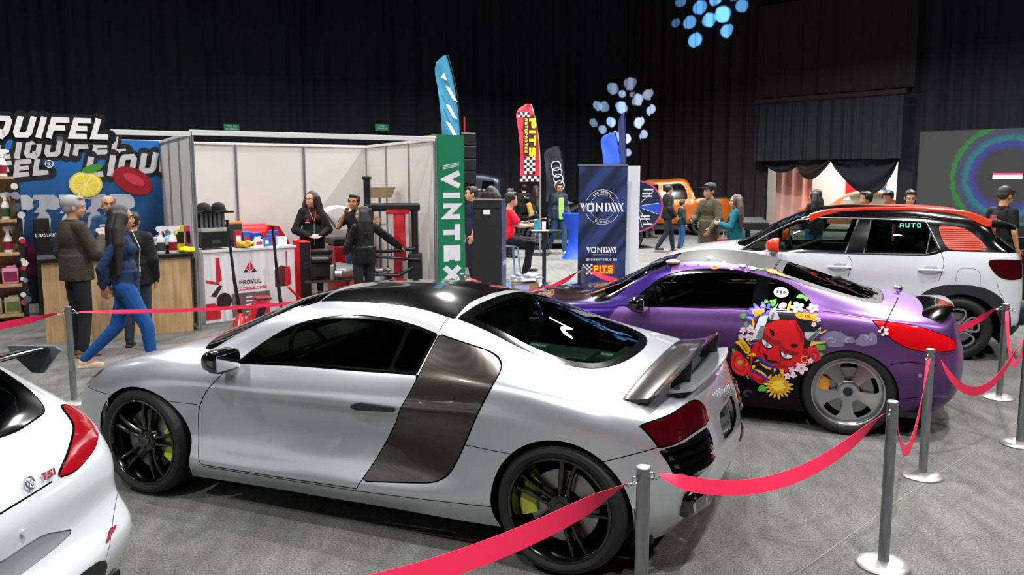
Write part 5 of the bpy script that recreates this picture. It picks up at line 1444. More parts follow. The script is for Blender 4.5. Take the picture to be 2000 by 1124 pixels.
C3_CV = [5, 6, 7, 7, 7, 9, 9, 9, 9]
P_WHITE = paint('white_paint', 'd2d6da', 0.0, 0.3, 1.0)
P_ORANGE = paint('signal_orange', 'e83c14', 0.0, 0.3, 1.0)
M_CLAD = mat('dark_cladding', '1c1e22', 0.55)
def build_c3():
 root = empty('compact_suv', (5.01, 9.392, 0), pi - .37, 'white compact crossover with orange roof rails, orange mirror and orange louvred quarter window', 'car')
 S = Surf(C3_CAGE, C3_CU, C3_CV)
 side = lambda c, n: abs(n[1]) > 0.2
 z0 = .34
 af = [(2.60 + .40 * cos(a), .36 + .40 * sin(a)) for a in np.linspace(0, 2 * pi, 40, endpoint=False)]
 ar = [(-.02 + .385 * cos(a), .33 + .375 * sin(a)) for a in np.linspace(0, 2 * pi, 40, endpoint=False)]
 for q in (af, ar): S.cut(q, 'xz', 'arch', n=1, cond=lambda c, n: c[1] > .5)
 S.drop(('arch',))
 def clad(cx, r):
  return [(cx + r * math.copysign(abs(cos(a))**.8, cos(a)), .30 + r * 1.03 * math.copysign(abs(sin(a))**.8, sin(a))) for a in np.linspace(0, 2 * pi, 40, endpoint=False)]
 for q in (clad(2.60, .49), clad(-.01, .49)): S.cut(q, 'xz', 'clad', n=1, cond=lambda c, n: c[1] > .5)
 S.cut([(3.6, .38, 'c'), (-1, .38, 'c'), (-1, 0, 'c'), (3.6, 0, 'c')], 'xz', 'clad', cond=lambda c, n: True)
 # black upper body band incl. pillars
 band = [(2.27, 1.092, 'c'), (2.108, 1.19), (1.986, 1.268), (1.756, 1.395), (1.473, 1.492), (1.25, 1.515), (.85, 1.53), (.45, 1.525), (0, 1.48), (-.30, 1.40), (-.42, 1.38, 'c'), (-.75, 1.13, 'c'), (-.45, 1.145), (.15, 1.150, 'c'), (.33, 1.095), (1.40, 1.088)]
 S.cut(band, 'xz', 'black', gap=.004, cond=lambda c, n: abs(n[1]) > .12 and c[1] > .3)
 S.cut([(1.895, 1.110, 'c'), (1.835, 1.340), (1.645, 1.425), (1.42, 1.458), (1.022, 1.462, 'c'), (1.13, 1.128, 'c')], 'xz', 'fglass', src=('black',), cond=side)
 S.cut([(2.215, 1.108, 'c'), (2.07, 1.195), (1.95, 1.26, 'c'), (1.96, 1.112, 'c')], 'xz', 'tglass', src=('black',), cond=side)
 S.cut([(.875, 1.460, 'c'), (.350, 1.442, 'c'), (.232, 1.185, 'c'), (.345, 1.130, 'c'), (.93, 1.128, 'c')], 'xz', 'rglass', src=('black',), cond=side)
 S.cut([(.222, 1.385), (.19, 1.408), (0, 1.385), (-.10, 1.33), (-.225, 1.195), (-.20, 1.168), (0, 1.162), (.12, 1.17), (.175, 1.24)], 'xz', 'vent', src=('black',), cond=side)
 up = lambda c, n: n[2] > .1 and c[2] > 1.0
 ws = [(2.33, -.3), (2.33, .3), (2.31, .50), (2.24, .66), (2.12, .71), (1.9, .665), (1.6, .64), (1.44, .60, 'c'), (1.40, .3), (1.40, -.3), (1.44, -.60, 'c'), (1.6, -.64), (1.9, -.665), (2.12, -.71), (2.24, -.66), (2.31, -.5)]
 S.cut(ws, 'xy', 'wsb', src=('body', 'black'), cond=up)
 S.cut([(2.24, -.3), (2.24, .3), (2.20, .48), (2.13, .60), (1.9, .60), (1.6, .575), (1.49, .54, 'c'), (1.46, .3), (1.46, -.3), (1.49, -.54, 'c'), (1.6, -.575), (1.9, -.60), (2.13, -.60), (2.20, -.48)], 'xy', 'wglass', src=('wsb',))
 S.cut([(1.43, -.68, 'c'), (1.43, .68, 'c'), (-.45, .68, 'c'), (-.45, -.68, 'c')], 'xy', 'roof', src=('body',), cond=lambda c, n: c[2] > 1.38)
 S.cut([(3.24, -.5), (3.28, 0), (3.24, .5), (3.08, .68), (2.8, .755), (2.45, .79), (2.30, .80), (2.33, .55), (2.36, 0), (2.33, -.55), (2.30, -.8), (2.8, -.755), (3.08, -.68)], 'xy', 'hood', gap=.005, cond=lambda c, n: n[2] > .2 and c[0] > 2)
 S.cut([(-.2, 1.5, 'c'), (-.2, -1.5, 'c'), (-2, -1.5, 'c'), (-2, 1.5, 'c')], 'xy', 'hatchblack', src=('body',), cond=lambda c, n: c[2] > 1.14 and c[0] < -.2 and n[0] < -.2)
 S.cut([(-.62, 1.15), (.62, 1.15), (.56, 1.34), (-.56, 1.34)], 'yz', 'hglass', src=('hatchblack', 'black'), cond=lambda c, n: c[0] < -.25 and n[0] < -.3)
 tail = [(-.25, 1.03), (-.265, 1.065), (-.36, 1.075), (-.50, 1.07), (-.62, 1.05), (-.64, .95), (-.60, .89), (-.52, .870), (-.40, .878), (-.315, .93)]
 S.cut(tail, 'xz', 'tail', gap=.005, cond=lambda c, n: c[0] < -.2 and c[1] > .45)
 S.cut([(-.6, .10), (.6, .10), (.6, .60), (-.6, .60)], 'yz', 'clad', cond=lambda c, n: c[0] < -.55)
 S.line([(1.12, 1.09), (1.058, 1.0), (1.087, .84), (1.092, .50), (1.06, .39)], 'xz', .005, cond=side)
 S.line([(.20, 1.145), (.166, 1.04), (.186, .906), (.215, .80)], 'xz', .005, cond=side)
 S.line([(1.95, 1.09), (1.97, .95), (1.97, .6), (1.93, .39)], 'xz', .005, cond=side)
 S.line([(.047, .81), (.035, .935), (.0, .972), (-.06, .975), (-.129, .972), (-.174, .93), (-.182, .79)], 'xz', .004, cond=side)
 S.line([(-.33, .865), (-.36, .76), (-.42, .65)], 'xz', .004, cond=side)
 S.emit('body', 'body_shell', P_WHITE, root); S.emit('hood', 'bonnet', P_WHITE, root)
 S.emit('gap', 'panel_gaps', M_GAP, root, off=-.004)
 tag(S.emit('black', 'black_pillars', P_BLACK, root, off=.001), 'gloss black pillar band')
 S.emit('wsb', 'windscreen_border', M_GLOSSBLACK, root); S.emit('wglass', 'windscreen', G_MID, root)
 tag(S.emit('roof', 'roof_panel', P_BLACK, root, off=.001), 'gloss black roof')
 S.emit('hatchblack', 'tailgate_upper', P_BLACK, root)
 S.emit('hglass', 'rear_window', G_DARK, root)
 tag(S.emit('clad', 'lower_cladding', M_CLAD, root, off=.012), 'dark grey plastic cladding')
 for sd in ('L', 'R'):
  s = 1 if sd == 'L' else -1
  S.emit('fglass', 'front_window', glass_mat('suv_glass', 'd0e0d8', .85), root, sd, off=-.004)
  S.emit('tglass', 'front_quarter_window', glass_mat('suv_glass', 'd0e0d8', .85), root, sd, off=-.004)
  rg = S.emit('rglass', 'rear_side_window', glass_mat('suv_rear_glass', 'a8b8b0', .55), root, sd, off=-.004)
  v = S.emit('vent', 'louvred_window', P_ORANGE, root, sd, off=.008)
  tag(v, 'bright orange louvred quarter window')
  b = MB()
  # orange frame bar and slats
  edge = spline([(.232, 1.392), (.19, 1.416), (0, 1.393), (-.10, 1.338), (-.235, 1.192), (-.205, 1.160), (0, 1.152), (.125, 1.16), (.185, 1.24)], 6, True)
  def xr(z):
   xs = []
   for i in range(len(edge)):
    a, c = edge[i - 1], edge[i]
    if (a[1] > z) != (c[1] > z): xs.append(a[0] + (c[0] - a[0]) * (z - a[1]) / (c[1] - a[1]))
   return (min(xs), max(xs)) if len(xs) > 1 else None
  bvv = S.bvh() if sd == 'L' else bvv
  def yat(x, z):
   h = bvv.ray_cast(Vector((x, 2, z)), Vector((0, -1, 0)))
   return h[0].y if h[0] is not None else .78
  for k in range(10):
   z = 1.186 + .0205 * k
   r = xr(z)
   if not r: continue
   hh = .006; r = (r[0] + .014, r[1] - .014)
   pr = None
   for x in np.linspace(r[0], r[1], 9):
    y = yat(x, z)
    dz = .004
    ring = [b.bm.verts.new((x, s * (y + .0105), z)), b.bm.verts.new((x, s * (y + .0095), z + hh)), b.bm.verts.new((x, s * (y - .006), z + hh)), b.bm.verts.new((x, s * (y - .006), z))]
    if pr:
     for q in range(4): b.bm.faces.new((pr[q], pr[(q + 1) % 4], ring[(q + 1) % 4], ring[q]))
    else: b.bm.faces.new(ring)
    pr = ring
   b.bm.faces.new(pr[::-1])
  b.build('louvre_slots', mat('louvre_dark', '2a0a06', .5), v, recalc=True)
  tag(S.emit('tail', 'tail_light', M_DARKRED, root, sd, off=.006), 'dark red rounded tail light')
  # chrome trim round the glass
  b = MB()
  def run(pts, r_=.007):
   b.tube([(x, s * (yat(x, z) + .002), z) for x, z in pts], r_, 6)
  run([(2.24, 1.10), (2.07, 1.205), (1.90, 1.31), (1.645, 1.437), (1.42, 1.470), (1.20, 1.474), (.875, 1.472), (.6, 1.464), (.345, 1.452), (.28, 1.32), (.205, 1.165)])
  run([(1.93, 1.10), (1.95, 1.20), (1.99, 1.26)], .006)
  b.build('window_trim', M_STEEL, root, smooth=60)
  b = MB()
  run([(2.24, 1.098), (1.6, 1.095), (1.0, 1.096), (.345, 1.108), (.22, 1.150)], .006)
  run([(1.012, 1.46), (1.13, 1.10)], .01); run([(.885, 1.46), (.945, 1.10)], .008)
  run([(.30, 1.33), (.335, 1.12)], .007)
  b.build('window_seal', mat('seal_grey', '505660', .4), root, smooth=60)
  for hx in (1.18, .285):
   b = MB(); yh = yat(hx, .95)
   b.sphere((hx, s * (yh - .012), .962), .075, 20, (1, .3, .55)); h0 = b.build('handle_recess', mat('recess_grey', '9a9ea6', .4), root, smooth=60)
   b = MB(); b.tube([(hx - .12, s * (yh + .006), .945), (hx - .06, s * (yh + .028), .947), (hx + .06, s * (yh + .028), .947), (hx + .12, s * (yh + .006), .943)], [.010, .015, .015, .010], 8)
   b.build('door_handle', P_WHITE, root, smooth=60)
  # roof rail
  b = MB()
  prof = [(1.52, 1.515), (1.35, 1.565), (1.1, 1.588), (.8, 1.60), (.4, 1.598), (0, 1.57), (-.12, 1.54), (-.28, 1.47)]
  top = spline(prof, 6)
  sec = []
  for (x, z) in top:
   low = max(0, min(1, (x - 1.2) / .3)) + max(0, min(1, (.10 - x) / .25))
   hgt = .034 + .05 * min(1, low)
   hgt = min(hgt, max(.012, z - 1.405)) if x > 1.4 or x < -.2 else hgt
   y = .655
   ring = [(x, s * (y + .018), z - hgt), (x, s * (y + .022), z - .012), (x, s * (y + .008), z), (x, s * (y - .03), z - .004), (x, s * (y - .04), z - .03)]
   sec.append([b.bm.verts.new(p) for p in ring])
  for A, B in zip(sec[:-1], sec[1:]):
   for q in range(5): b.bm.faces.new((A[q], A[(q + 1) % 5], B[(q + 1) % 5], B[q]))
  b.bm.faces.new(sec[0]); b.bm.faces.new(sec[-1][::-1])
  tag(b.build('roof_rail', P_ORANGE, root, smooth=50, recalc=True), 'orange roof rail')
  m_ = mirror(root, 1.86, s * 1.03, 1.175, P_ORANGE, P_BLACK, s, .24, .17, foot=(1.88, s * .885, 1.08))
  tag(m_, 'orange capped door mirror')
 # orange roof edge behind
 b = MB(); prev = None
 for y in np.linspace(-.60, .60, 17):
  t = abs(y) / .6
  x = -.30; z = 1.462 - .03 * t**2
  ring = [b.bm.verts.new(p) for p in ((x + .16, y, z + .01), (x - .14, y, z - .005), (x - .27 + .05 * t**3, y, z - .05), (x - .26 + .05 * t**3, y, z - .062), (x - .1, y, z - .05), (x + .1, y, z - .03))]
  if prev:
   for q in range(6): b.bm.faces.new((prev[q], prev[(q + 1) % 6], ring[(q + 1) % 6], ring[q]))
  else: b.bm.faces.new(ring)
  prev = ring
 b.bm.faces.new(prev[::-1]); b.build('roof_spoiler', P_BLACK, root, smooth=50, recalc=True)
 # rear bumper block
 b = MB(); b.box((-.60, 0, .50), (.20, 1.42, .26), bev=.07, seg=3); b.build('rear_bumper', M_CLAD, root, smooth=50)
 # sticker lettering in the rear side window
 yy = .80
 for i, (t, h, z) in enumerate((('AUTO', .052, 1.385), ('2025', .035, 1.27))):
  P, w_ = stroke_text(t, h, h * .2, .8)
  M = Matrix(((-1, 0, 0, .60), (0, .0, 1, .735 + .001), (0, 1, 0, z), (0, 0, 0, 1)))
  yq = 0.758 if i == 0 else .792
  M = Matrix(((-1, 0, 0, .60), (0, -.38, .92, yq), (0, .92, .38, z), (0, 0, 0, 1)))
  polys_mesh(P, 0, 'window_lettering', mat('teal_vinyl', '3fb8a0', .5) if i == 0 else mat('dim_vinyl', '4a6a68', .6), root, M)
 # wheel arch liners etc
 for cx, r_ in ((2.60, .40), (-.02, .39)): well(root, cx, .34, r_, .87)
 underbody(root, -.5, 3.05, .80, .24, (0, 2.60), r=.40)
 tub(root, .0, 2.2, .78, .35, 1.02, M_CABIN)
 b = MB(); b.box((2.02, 0, 1.0), (.40, 1.40, .20), bev=.06); b.build('dashboard', M_CABIN, root)
 for x in (1.25, .35):
  for y in (.36, -.36): seat_bm(x, y, .50, .60, .25).build('seat', M_SEAT, root, smooth=40)
 steering(root, 1.68, .36, 1.08, M_CABIN)
 # bonnet badge
 b = MB()
 for k in (0, 1):
  b.tube([(3.0 - .05 * k, -.07, 1.052), (3.06 - .05 * k, 0, 1.052), (3.0 - .05 * k, .07, 1.052)], .006, 5)
 b.build('bonnet_badge', M_CHROME, root)
 mr = mat('c3_alloy', 'b8babc', .25, .9);
 for x, y in ((0, .885), (0, -.885), (2.60, .88), (2.60, -.88)):
  s = 1 if y > 0 else -1
  wheel(root, x, y, s, .335, .232, .21, 'loop', M_BLKRIM, mr, None, phase=90)
  b = MB(); b.box((x, y - s * .012, .335), (.085, .014, .085), bev=.006)
  for k in (0, 1): b.tube([(x - .03, y - s * .003, .318 + .022 * k), (x, y - s * .003, .34 + .022 * k), (x + .03, y - s * .003, .318 + .022 * k)], .004, 5)
  b.build('wheel_badge', mat('badge_grey', '3a3438', .4), root)
 return root
build_c3()
VW_CAGE = [
 [(3.30, 0, .14), (3.34, 0, .24), (3.35, 0, .40), (3.33, 0, .55), (3.30, 0, .66), (3.24, 0, .72), (3.20, 0, .74), (3.17, 0, .755), (3.13, 0, .765), (3.10, 0, .775)],
 [(3.10, .68, .14), (3.15, .76, .24), (3.16, .77, .40), (3.14, .76, .55), (3.10, .73, .66), (3.04, .69, .74), (3.03, .58, .765), (3.02, .44, .78), (3.01, .26, .79), (3.0, 0, .80)],
 st(2.55, [(.86, .14), (.90, .25), (.905, .42), (.905, .62), (.885, .76), (.81, .85), (.71, .88), (.56, .89), (.30, .90), (0, .905)]),
 st(1.95, [(.86, .15), (.90, .27), (.895, .44), (.89, .64), (.89, .80), (.84, .91), (.76, .95), (.68, .98), (.38, 1.03), (0, 1.05)]),
 st(1.30, [(.86, .15), (.90, .27), (.89, .44), (.885, .64), (.895, .82), (.85, .94), (.74, 1.13), (.62, 1.31), (.36, 1.375), (0, 1.395)]),
 st(0.70, [(.86, .15), (.90, .27), (.895, .45), (.895, .66), (.90, .84), (.855, .97), (.74, 1.15), (.60, 1.315), (.34, 1.375), (0, 1.395)]),
 st(0.20, [(.86, .16), (.905, .28), (.91, .46), (.915, .66), (.91, .85), (.86, .99), (.745, 1.15), (.60, 1.285), (.34, 1.345), (0, 1.36)]),
 st(-.15, [(.85, .17), (.90, .29), (.91, .46), (.91, .66), (.90, .84), (.84, .98), (.74, 1.10), (.60, 1.195), (.34, 1.24), (0, 1.255)]),
 st(-.40, [(.80, .19), (.86, .31), (.88, .46), (.88, .66), (.86, .83), (.80, .95), (.70, 1.02), (.57, 1.075), (.34, 1.115), (0, 1.13)]),
 [(-.56, .74, .21), (-.605, .81, .32), (-.63, .845, .44), (-.60, .805, .60), (-.59, .80, .755), (-.53, .74, .915), (-.52, .66, .96), (-.51, .55, 1.0), (-.52, .34, 1.055), (-.52, 0, 1.075)],
 [(-.68, .44, .23), (-.74, .50, .34), (-.77, .515, .45), (-.715, .50, .60), (-.71, .505, .755), (-.645, .47, .91), (-.62, .43, .955), (-.60, .36, .99), (-.60, .2, 1.03), (-.59, 0, 1.045)],
 [(-.75, 0, .24), (-.82, 0, .35), (-.85, 0, .46), (-.785, 0, .61), (-.785, 0, .76), (-.71, 0, .93), (-.69, 0, .975), (-.675, 0, 1.0), (-.66, 0, 1.015), (-.645, 0, 1.025)],
]
VW_CU = [6, 8, 9, 9, 9, 10, 10, 9, 9, 10, 9]
VW_CV = [5, 6, 8, 8, 8, 8, 9, 9, 9]
def build_vw():
 root = empty('white_hatchback', (-2.42, 2.69, 0), pi - .17, 'white sporty hatchback cut off by the corner, red tail light and raised rear wing showing', 'car')
 S = Surf(VW_CAGE, VW_CU, VW_CV)
 side = lambda c, n: abs(n[1]) > 0.25
 af = [(2.58 + .36 * cos(a), .33 + .35 * sin(a)) for a in np.linspace(0, 2 * pi, 40, endpoint=False)]
 ar = [(.36 * cos(a), .33 + .355 * sin(a)) for a in np.linspace(0, 2 * pi, 40, endpoint=False)]
 for q in (af, ar): S.cut(q, 'xz', 'arch', n=1, cond=lambda c, n: c[1] > .5)
 S.drop(('arch',))
 S.cut([(1.8, .94, 'c'), (1.55, 1.09), (1.2, 1.24), (.8, 1.27), (.4, 1.23), (.1, 1.12), (.02, 1.03, 'c'), (.6, .985), (1.2, .955)], 'xz', 'sglass', gap=.006, cond=side)
 up = lambda c, n: n[2] > .1 and c[2] > .9
 S.cut([(2.02, -.3), (2.02, .3), (1.95, .6), (1.80, .70), (1.6, .62), (1.38, .54, 'c'), (1.42, 0), (1.38, -.54, 'c'), (1.6, -.62), (1.8, -.70), (1.95, -.6)], 'xy', 'wglass', gap=.005, cond=up)
 rg = [(.22, -.50, 'c'), (.22, .50, 'c'), (-.15, .585), (-.36, .59), (-.47, .565), (-.525, .52), (-.575, .40), (-.62, .25), (-.645, 0), (-.62, -.25), (-.575, -.40), (-.525, -.52), (-.47, -.565), (-.36, -.59), (-.15, -.585)]
 S.cut(rg, 'xy', 'rgb', gap=.006, cond=up)
 S.cut([(.16, -.44, 'c'), (.16, .44, 'c'), (-.15, .52), (-.36, .52), (-.45, .48), (-.51, .36), (-.555, .2), (-.57, 0), (-.555, -.2), (-.51, -.36), (-.45, -.48), (-.36, -.52), (-.15, -.52)], 'xy', 'rglass', src=('rgb',))
 rear = lambda c, n: c[0] < -.3
 # tail light (rear view)
 lamp = [(.625, .985), (.60, .955), (.565, .925), (.46, .885), (.32, .822, 'c'), (.38, .806), (.48, .818), (.60, .835), (.68, .852), (.74, .90), (.765, .93), (.70, .962)]
 lamp = [(.64, .978), (.575, .925), (.46, .878), (.31, .818, 'c'), (.40, .802), (.52, .808), (.66, .828), (.77, .868), (.80, .91), (.76, .945), (.70, .972)]
 S.cut(lamp, 'yz', 'lamp', gap=.006, cond=rear)
 S.line([(-.005, .812), (.15, .812), (.335, .816)], 'yz', .006, cond=rear)
 S.cut([(-.36, .60), (-.28, .63), (-.18, .66), (.18, .66), (.28, .63), (.36, .60), (.2, .585), (-.2, .585)], 'yz', 'recess', cond=rear)
 S.cut([(-.64, .505), (-.48, .478), (-.475, .490), (-.64, .522)], 'yz', 'refl', cond=rear)
 S.cut([(.64, .505), (.48, .478), (.475, .490), (.64, .522)], 'yz', 'refl', cond=rear)
 S.cut([(-.52, .20, 'c'), (-.50, .40), (-.38, .46), (.38, .46), (.50, .40), (.52, .2, 'c')], 'yz', 'diff', cond=rear)
 S.line([(.9, .60), (.70, .56), (.50, .45), (.40, .33)], 'yz', .004, cond=rear)
 S.emit('body', 'body_shell', P_WHITE, root); h = root
 S.emit('gap', 'panel_gaps', M_GAP, root, off=-.005)
 S.emit('sglass', 'side_windows', G_DARK, root); S.emit('wglass', 'windscreen', G_MID, root)
 S.emit('rgb', 'rear_window_border', M_GLOSSBLACK, root); S.emit('rglass', 'rear_window', glass_mat('hatch_glass', '4a5c54', .35), root)
 S.emit('recess', 'bumper_recess', mat('bumper_grey', '8a8e94', .4), root, off=-.004)
 S.emit('diff', 'rear_diffuser', M_DARK, root, off=.004)
 for sd in ('L', 'R'):
  tag(S.emit('lamp', 'tail_light', mat('clear_red_lens', '9a0818', .12, 0, 1.0, emit='ff1020', es=.03), root, sd, off=.006), 'red wraparound tail light')
  S.emit('refl', 'bumper_reflector', mat('dull_red', '8a1830', .3), root, sd, off=.004)
 for s in (-1, 1):
  mirror(root, 1.72, s * 1.0, .98, P_WHITE, P_WHITE, s, .2, .14, foot=(1.72, s * .88, .95))
 # badge and lettering on the tailgate
 b = MB()
 pos = Vector((-.738, -.17, .852)); n = Vector((-.93, -.12, .33)).normalized()
 X = Vector((0, -1, 0)); X = (X - n * X.dot(n)).normalized(); Yv = n.cross(X)
 M = Matrix(((X.x, Yv.x, n.x, pos.x), (X.y, Yv.y, n.y, pos.y), (X.z, Yv.z, n.z, pos.z), (0, 0, 0, 1)))
 b.tube([M @ Vector((.021 * cos(a), .021 * sin(a), .004)) for a in np.linspace(0, 2 * pi, 20, endpoint=False)], .0035, 6, closed=True)
 for q in ([(-.018, .018), (0, -.004), (.018, .018)], [(-.02, .0), (-.009, -.022), (0, 0), (.009, -.022), (.02, 0)]): b.tube([M @ Vector((x, y, .004)) for x, y in q], .003, 5)
 b.build('round_badge', M_STEEL, h)
 P, w_ = stroke_text('TSI', .026, .007, .9, shear=.2)
 pos = pos + X * .062 + Yv * -.016 + n * .004
 M2 = M.copy(); M2.translation = pos
 polys_mesh(P, .004, 'tailgate_lettering', mat('badge_red', 'a83848', .3, .4), h, M2)
 b = MB(); b.cone((-.780, -.08, .715), (-.787, -.08, .716), .013, .012, 14); b.build('parking_sensor', mat('sensor_grey', 'b4b8bc', .4), root)
 for cx in (2.58, 0): well(root, cx, .33, .36, .88)
 underbody(root, -.6, 3.0, .80, .17, (0, 2.58))
 tub(root, -.2, 2.0, .78, .25, .88, M_CABIN)
 for y in (.36, -.36): seat_bm(1.0, y, .35, .60, .3).build('seat', M_SEAT, root, smooth=40)
 # raised wing over the hatch glass
 b = MB(); prev = None
 for y in np.linspace(-.60, .60, 17):
  t = abs(y) / .6
  x = -.46 + .05 * t; z = 1.225 - .02 * t
  ring = [b.bm.verts.new((x + dx, y, z + dz)) for dx, dz in ((.10, .0), (.03, .022), (-.09, .030), (-.10, .022), (0, .004), (.08, -.01))]
  if prev:
   for q in range(6): b.bm.faces.new((prev[q], prev[(q + 1) % 6], ring[(q + 1) % 6], ring[q]))
  else: b.bm.faces.new(ring)
  prev = ring
 b.bm.faces.new(prev[::-1]); wg = b.build('rear_wing', M_GLOSSBLACK, root, smooth=50, recalc=True)
 for s in (-1, 1):
  b = MB(); M = Matrix(((1, 0, 0, 0), (0, 0, 1, 0), (0, 1, 0, 0), (0, 0, 0, 1)))
  b.prism([(-.32, 1.235), (-.53, 1.24), (-.55, 1.225), (-.47, 1.13), (-.42, 1.13), (-.33, 1.205)], s * .60 - .006, s * .60 + .006, M)
  b.build('wing_end_plate', mat('smoked_silver', '8a9096', .25, .6), wg, recalc=True)
  b = MB(); b.prism([(-.38, 1.215), (-.44, 1.215), (-.30, 1.12), (-.20, 1.14)], s * .32 - .008, s * .32 + .008, M); b.build('wing_strut', M_DARK, wg, recalc=True)
 for x, y in ((0, .90), (0, -.90), (2.58, .89), (2.58, -.89)):
  wheel(root, x, y, 1 if y > 0 else -1, .33, .24, .23, 'multi', M_BLKRIM, M_ALLOY, None)
 return root
build_vw()
# ---------------------------------------------------------------- people
def remeshed(bm, name, voxel, m, parent, smooth_it=6, loc=None):
 me = bpy.data.meshes.new('tmp'); bm.to_mesh(me); bm.free()
 o = bpy.data.objects.new('tmp', me); COL.objects.link(o)
 r = o.modifiers.new('r', 'REMESH'); r.mode = 'VOXEL'; r.voxel_size = voxel; r.use_smooth_shade = True
 if smooth_it:
  s = o.modifiers.new('s', 'SMOOTH'); s.factor = .5; s.iterations = smooth_it
 dg = bpy.context.evaluated_depsgraph_get(); dg.update()
 me2 = bpy.data.meshes.new_from_object(o.evaluated_get(dg), depsgraph=dg)
 bpy.data.objects.remove(o); bpy.data.meshes.remove(me)
 me2.name = name
 me2.materials.clear()
 for p in me2.polygons: p.use_smooth = True
 return link_mesh(name, me2, parent, m)
def cap(bm, a, b, ra, rb=None, n=12):
 rb = ra if rb is None else rb
 a = Vector(a); b = Vector(b); d = b - a
 for p, r in ((a, ra), (b, rb)): bmesh.ops.create_icosphere(bm, subdivisions=2, radius=r, matrix=Matrix.Translation(p))
 if d.length > 1e-4:
  q = d.to_track_quat('Z', 'Y').to_matrix().to_4x4()
  bmesh.ops.create_cone(bm, cap_ends=True, segments=n, radius1=ra, radius2=rb, depth=d.length, matrix=Matrix.Translation((a + b) / 2) @ q)
def ell(bm, c, s, rot=None, sub=3):
 M = Matrix.Translation(c)
 if rot is not None: M = M @ rot
 bmesh.ops.create_icosphere(bm, subdivisions=sub, radius=1.0, matrix=M @ Matrix.Diagonal((*s, 1)))
BASE = dict(pelvis=(0, 0, .96), waist=(0, .0, 1.10), chest=(0, -.005, 1.27), neck=(0, -.01, 1.455), head=(0, .02, 1.595),
   shoL=(-.160, -.01, 1.40), elbL=(-.215, -.03, 1.12), wriL=(-.22, .05, .88), shoR=(.160, -.01, 1.40), elbR=(.215, -.03, 1.12), wriR=(.22, .05, .88),
   hipL=(-.09, 0, .93), kneL=(-.10, .02, .50), ankL=(-.11, -.03, .085), hipR=(.09, 0, .93), kneR=(.10, .02, .50), ankR=(.11, -.03, .085))
SKIN = {}
def skin(c):
 m = mat('skin_' + c, c, .5)
 return m
def hand(bm, W, d, n, curl=.35, s=1.0, mirror_=1):
 W = Vector(W); d = Vector(d).normalized(); n = Vector(n); n = (n - d * n.dot(d)).normalized(); sd = d.cross(n) * mirror_
 R = Matrix((( sd.x, d.x, n.x, 0), (sd.y, d.y, n.y, 0), (sd.z, d.z, n.z, 0), (0, 0, 0, 1)))
 ell(bm, W + d * .045 * s, (.040 * s, .052 * s, .016 * s), R, 2)
 for k, (off, L) in enumerate(((-.030, .066), (-.010, .078), (.011, .074), (.031, .058))):
  p = W + d * .085 * s + sd * off * s
  dd = (d + n * curl * .6 + sd * off * 2.2).normalized(); p1 = p + dd * L * .5 * s
  d2 = (d + n * curl * 2.0 + sd * off * 2.2).normalized(); p2 = p1 + d2 * L * .5 * s
  cap(bm, p - d * .02 * s, p1, .0092 * s, .0085 * s, 8); cap(bm, p1, p2, .0085 * s, .0072 * s, 8)
 t0 = W + d * .02 * s - sd * .03 * s; t1 = t0 + (d * .6 - sd * .8 + n * .3).normalized() * .045 * s; t2 = t1 + (d * .95 - sd * .25 + n * .35).normalized() * .032 * s
 cap(bm, t0, t1, .013 * s, .010 * s, 8); cap(bm, t1, t2, .010 * s, .0085 * s, 8)
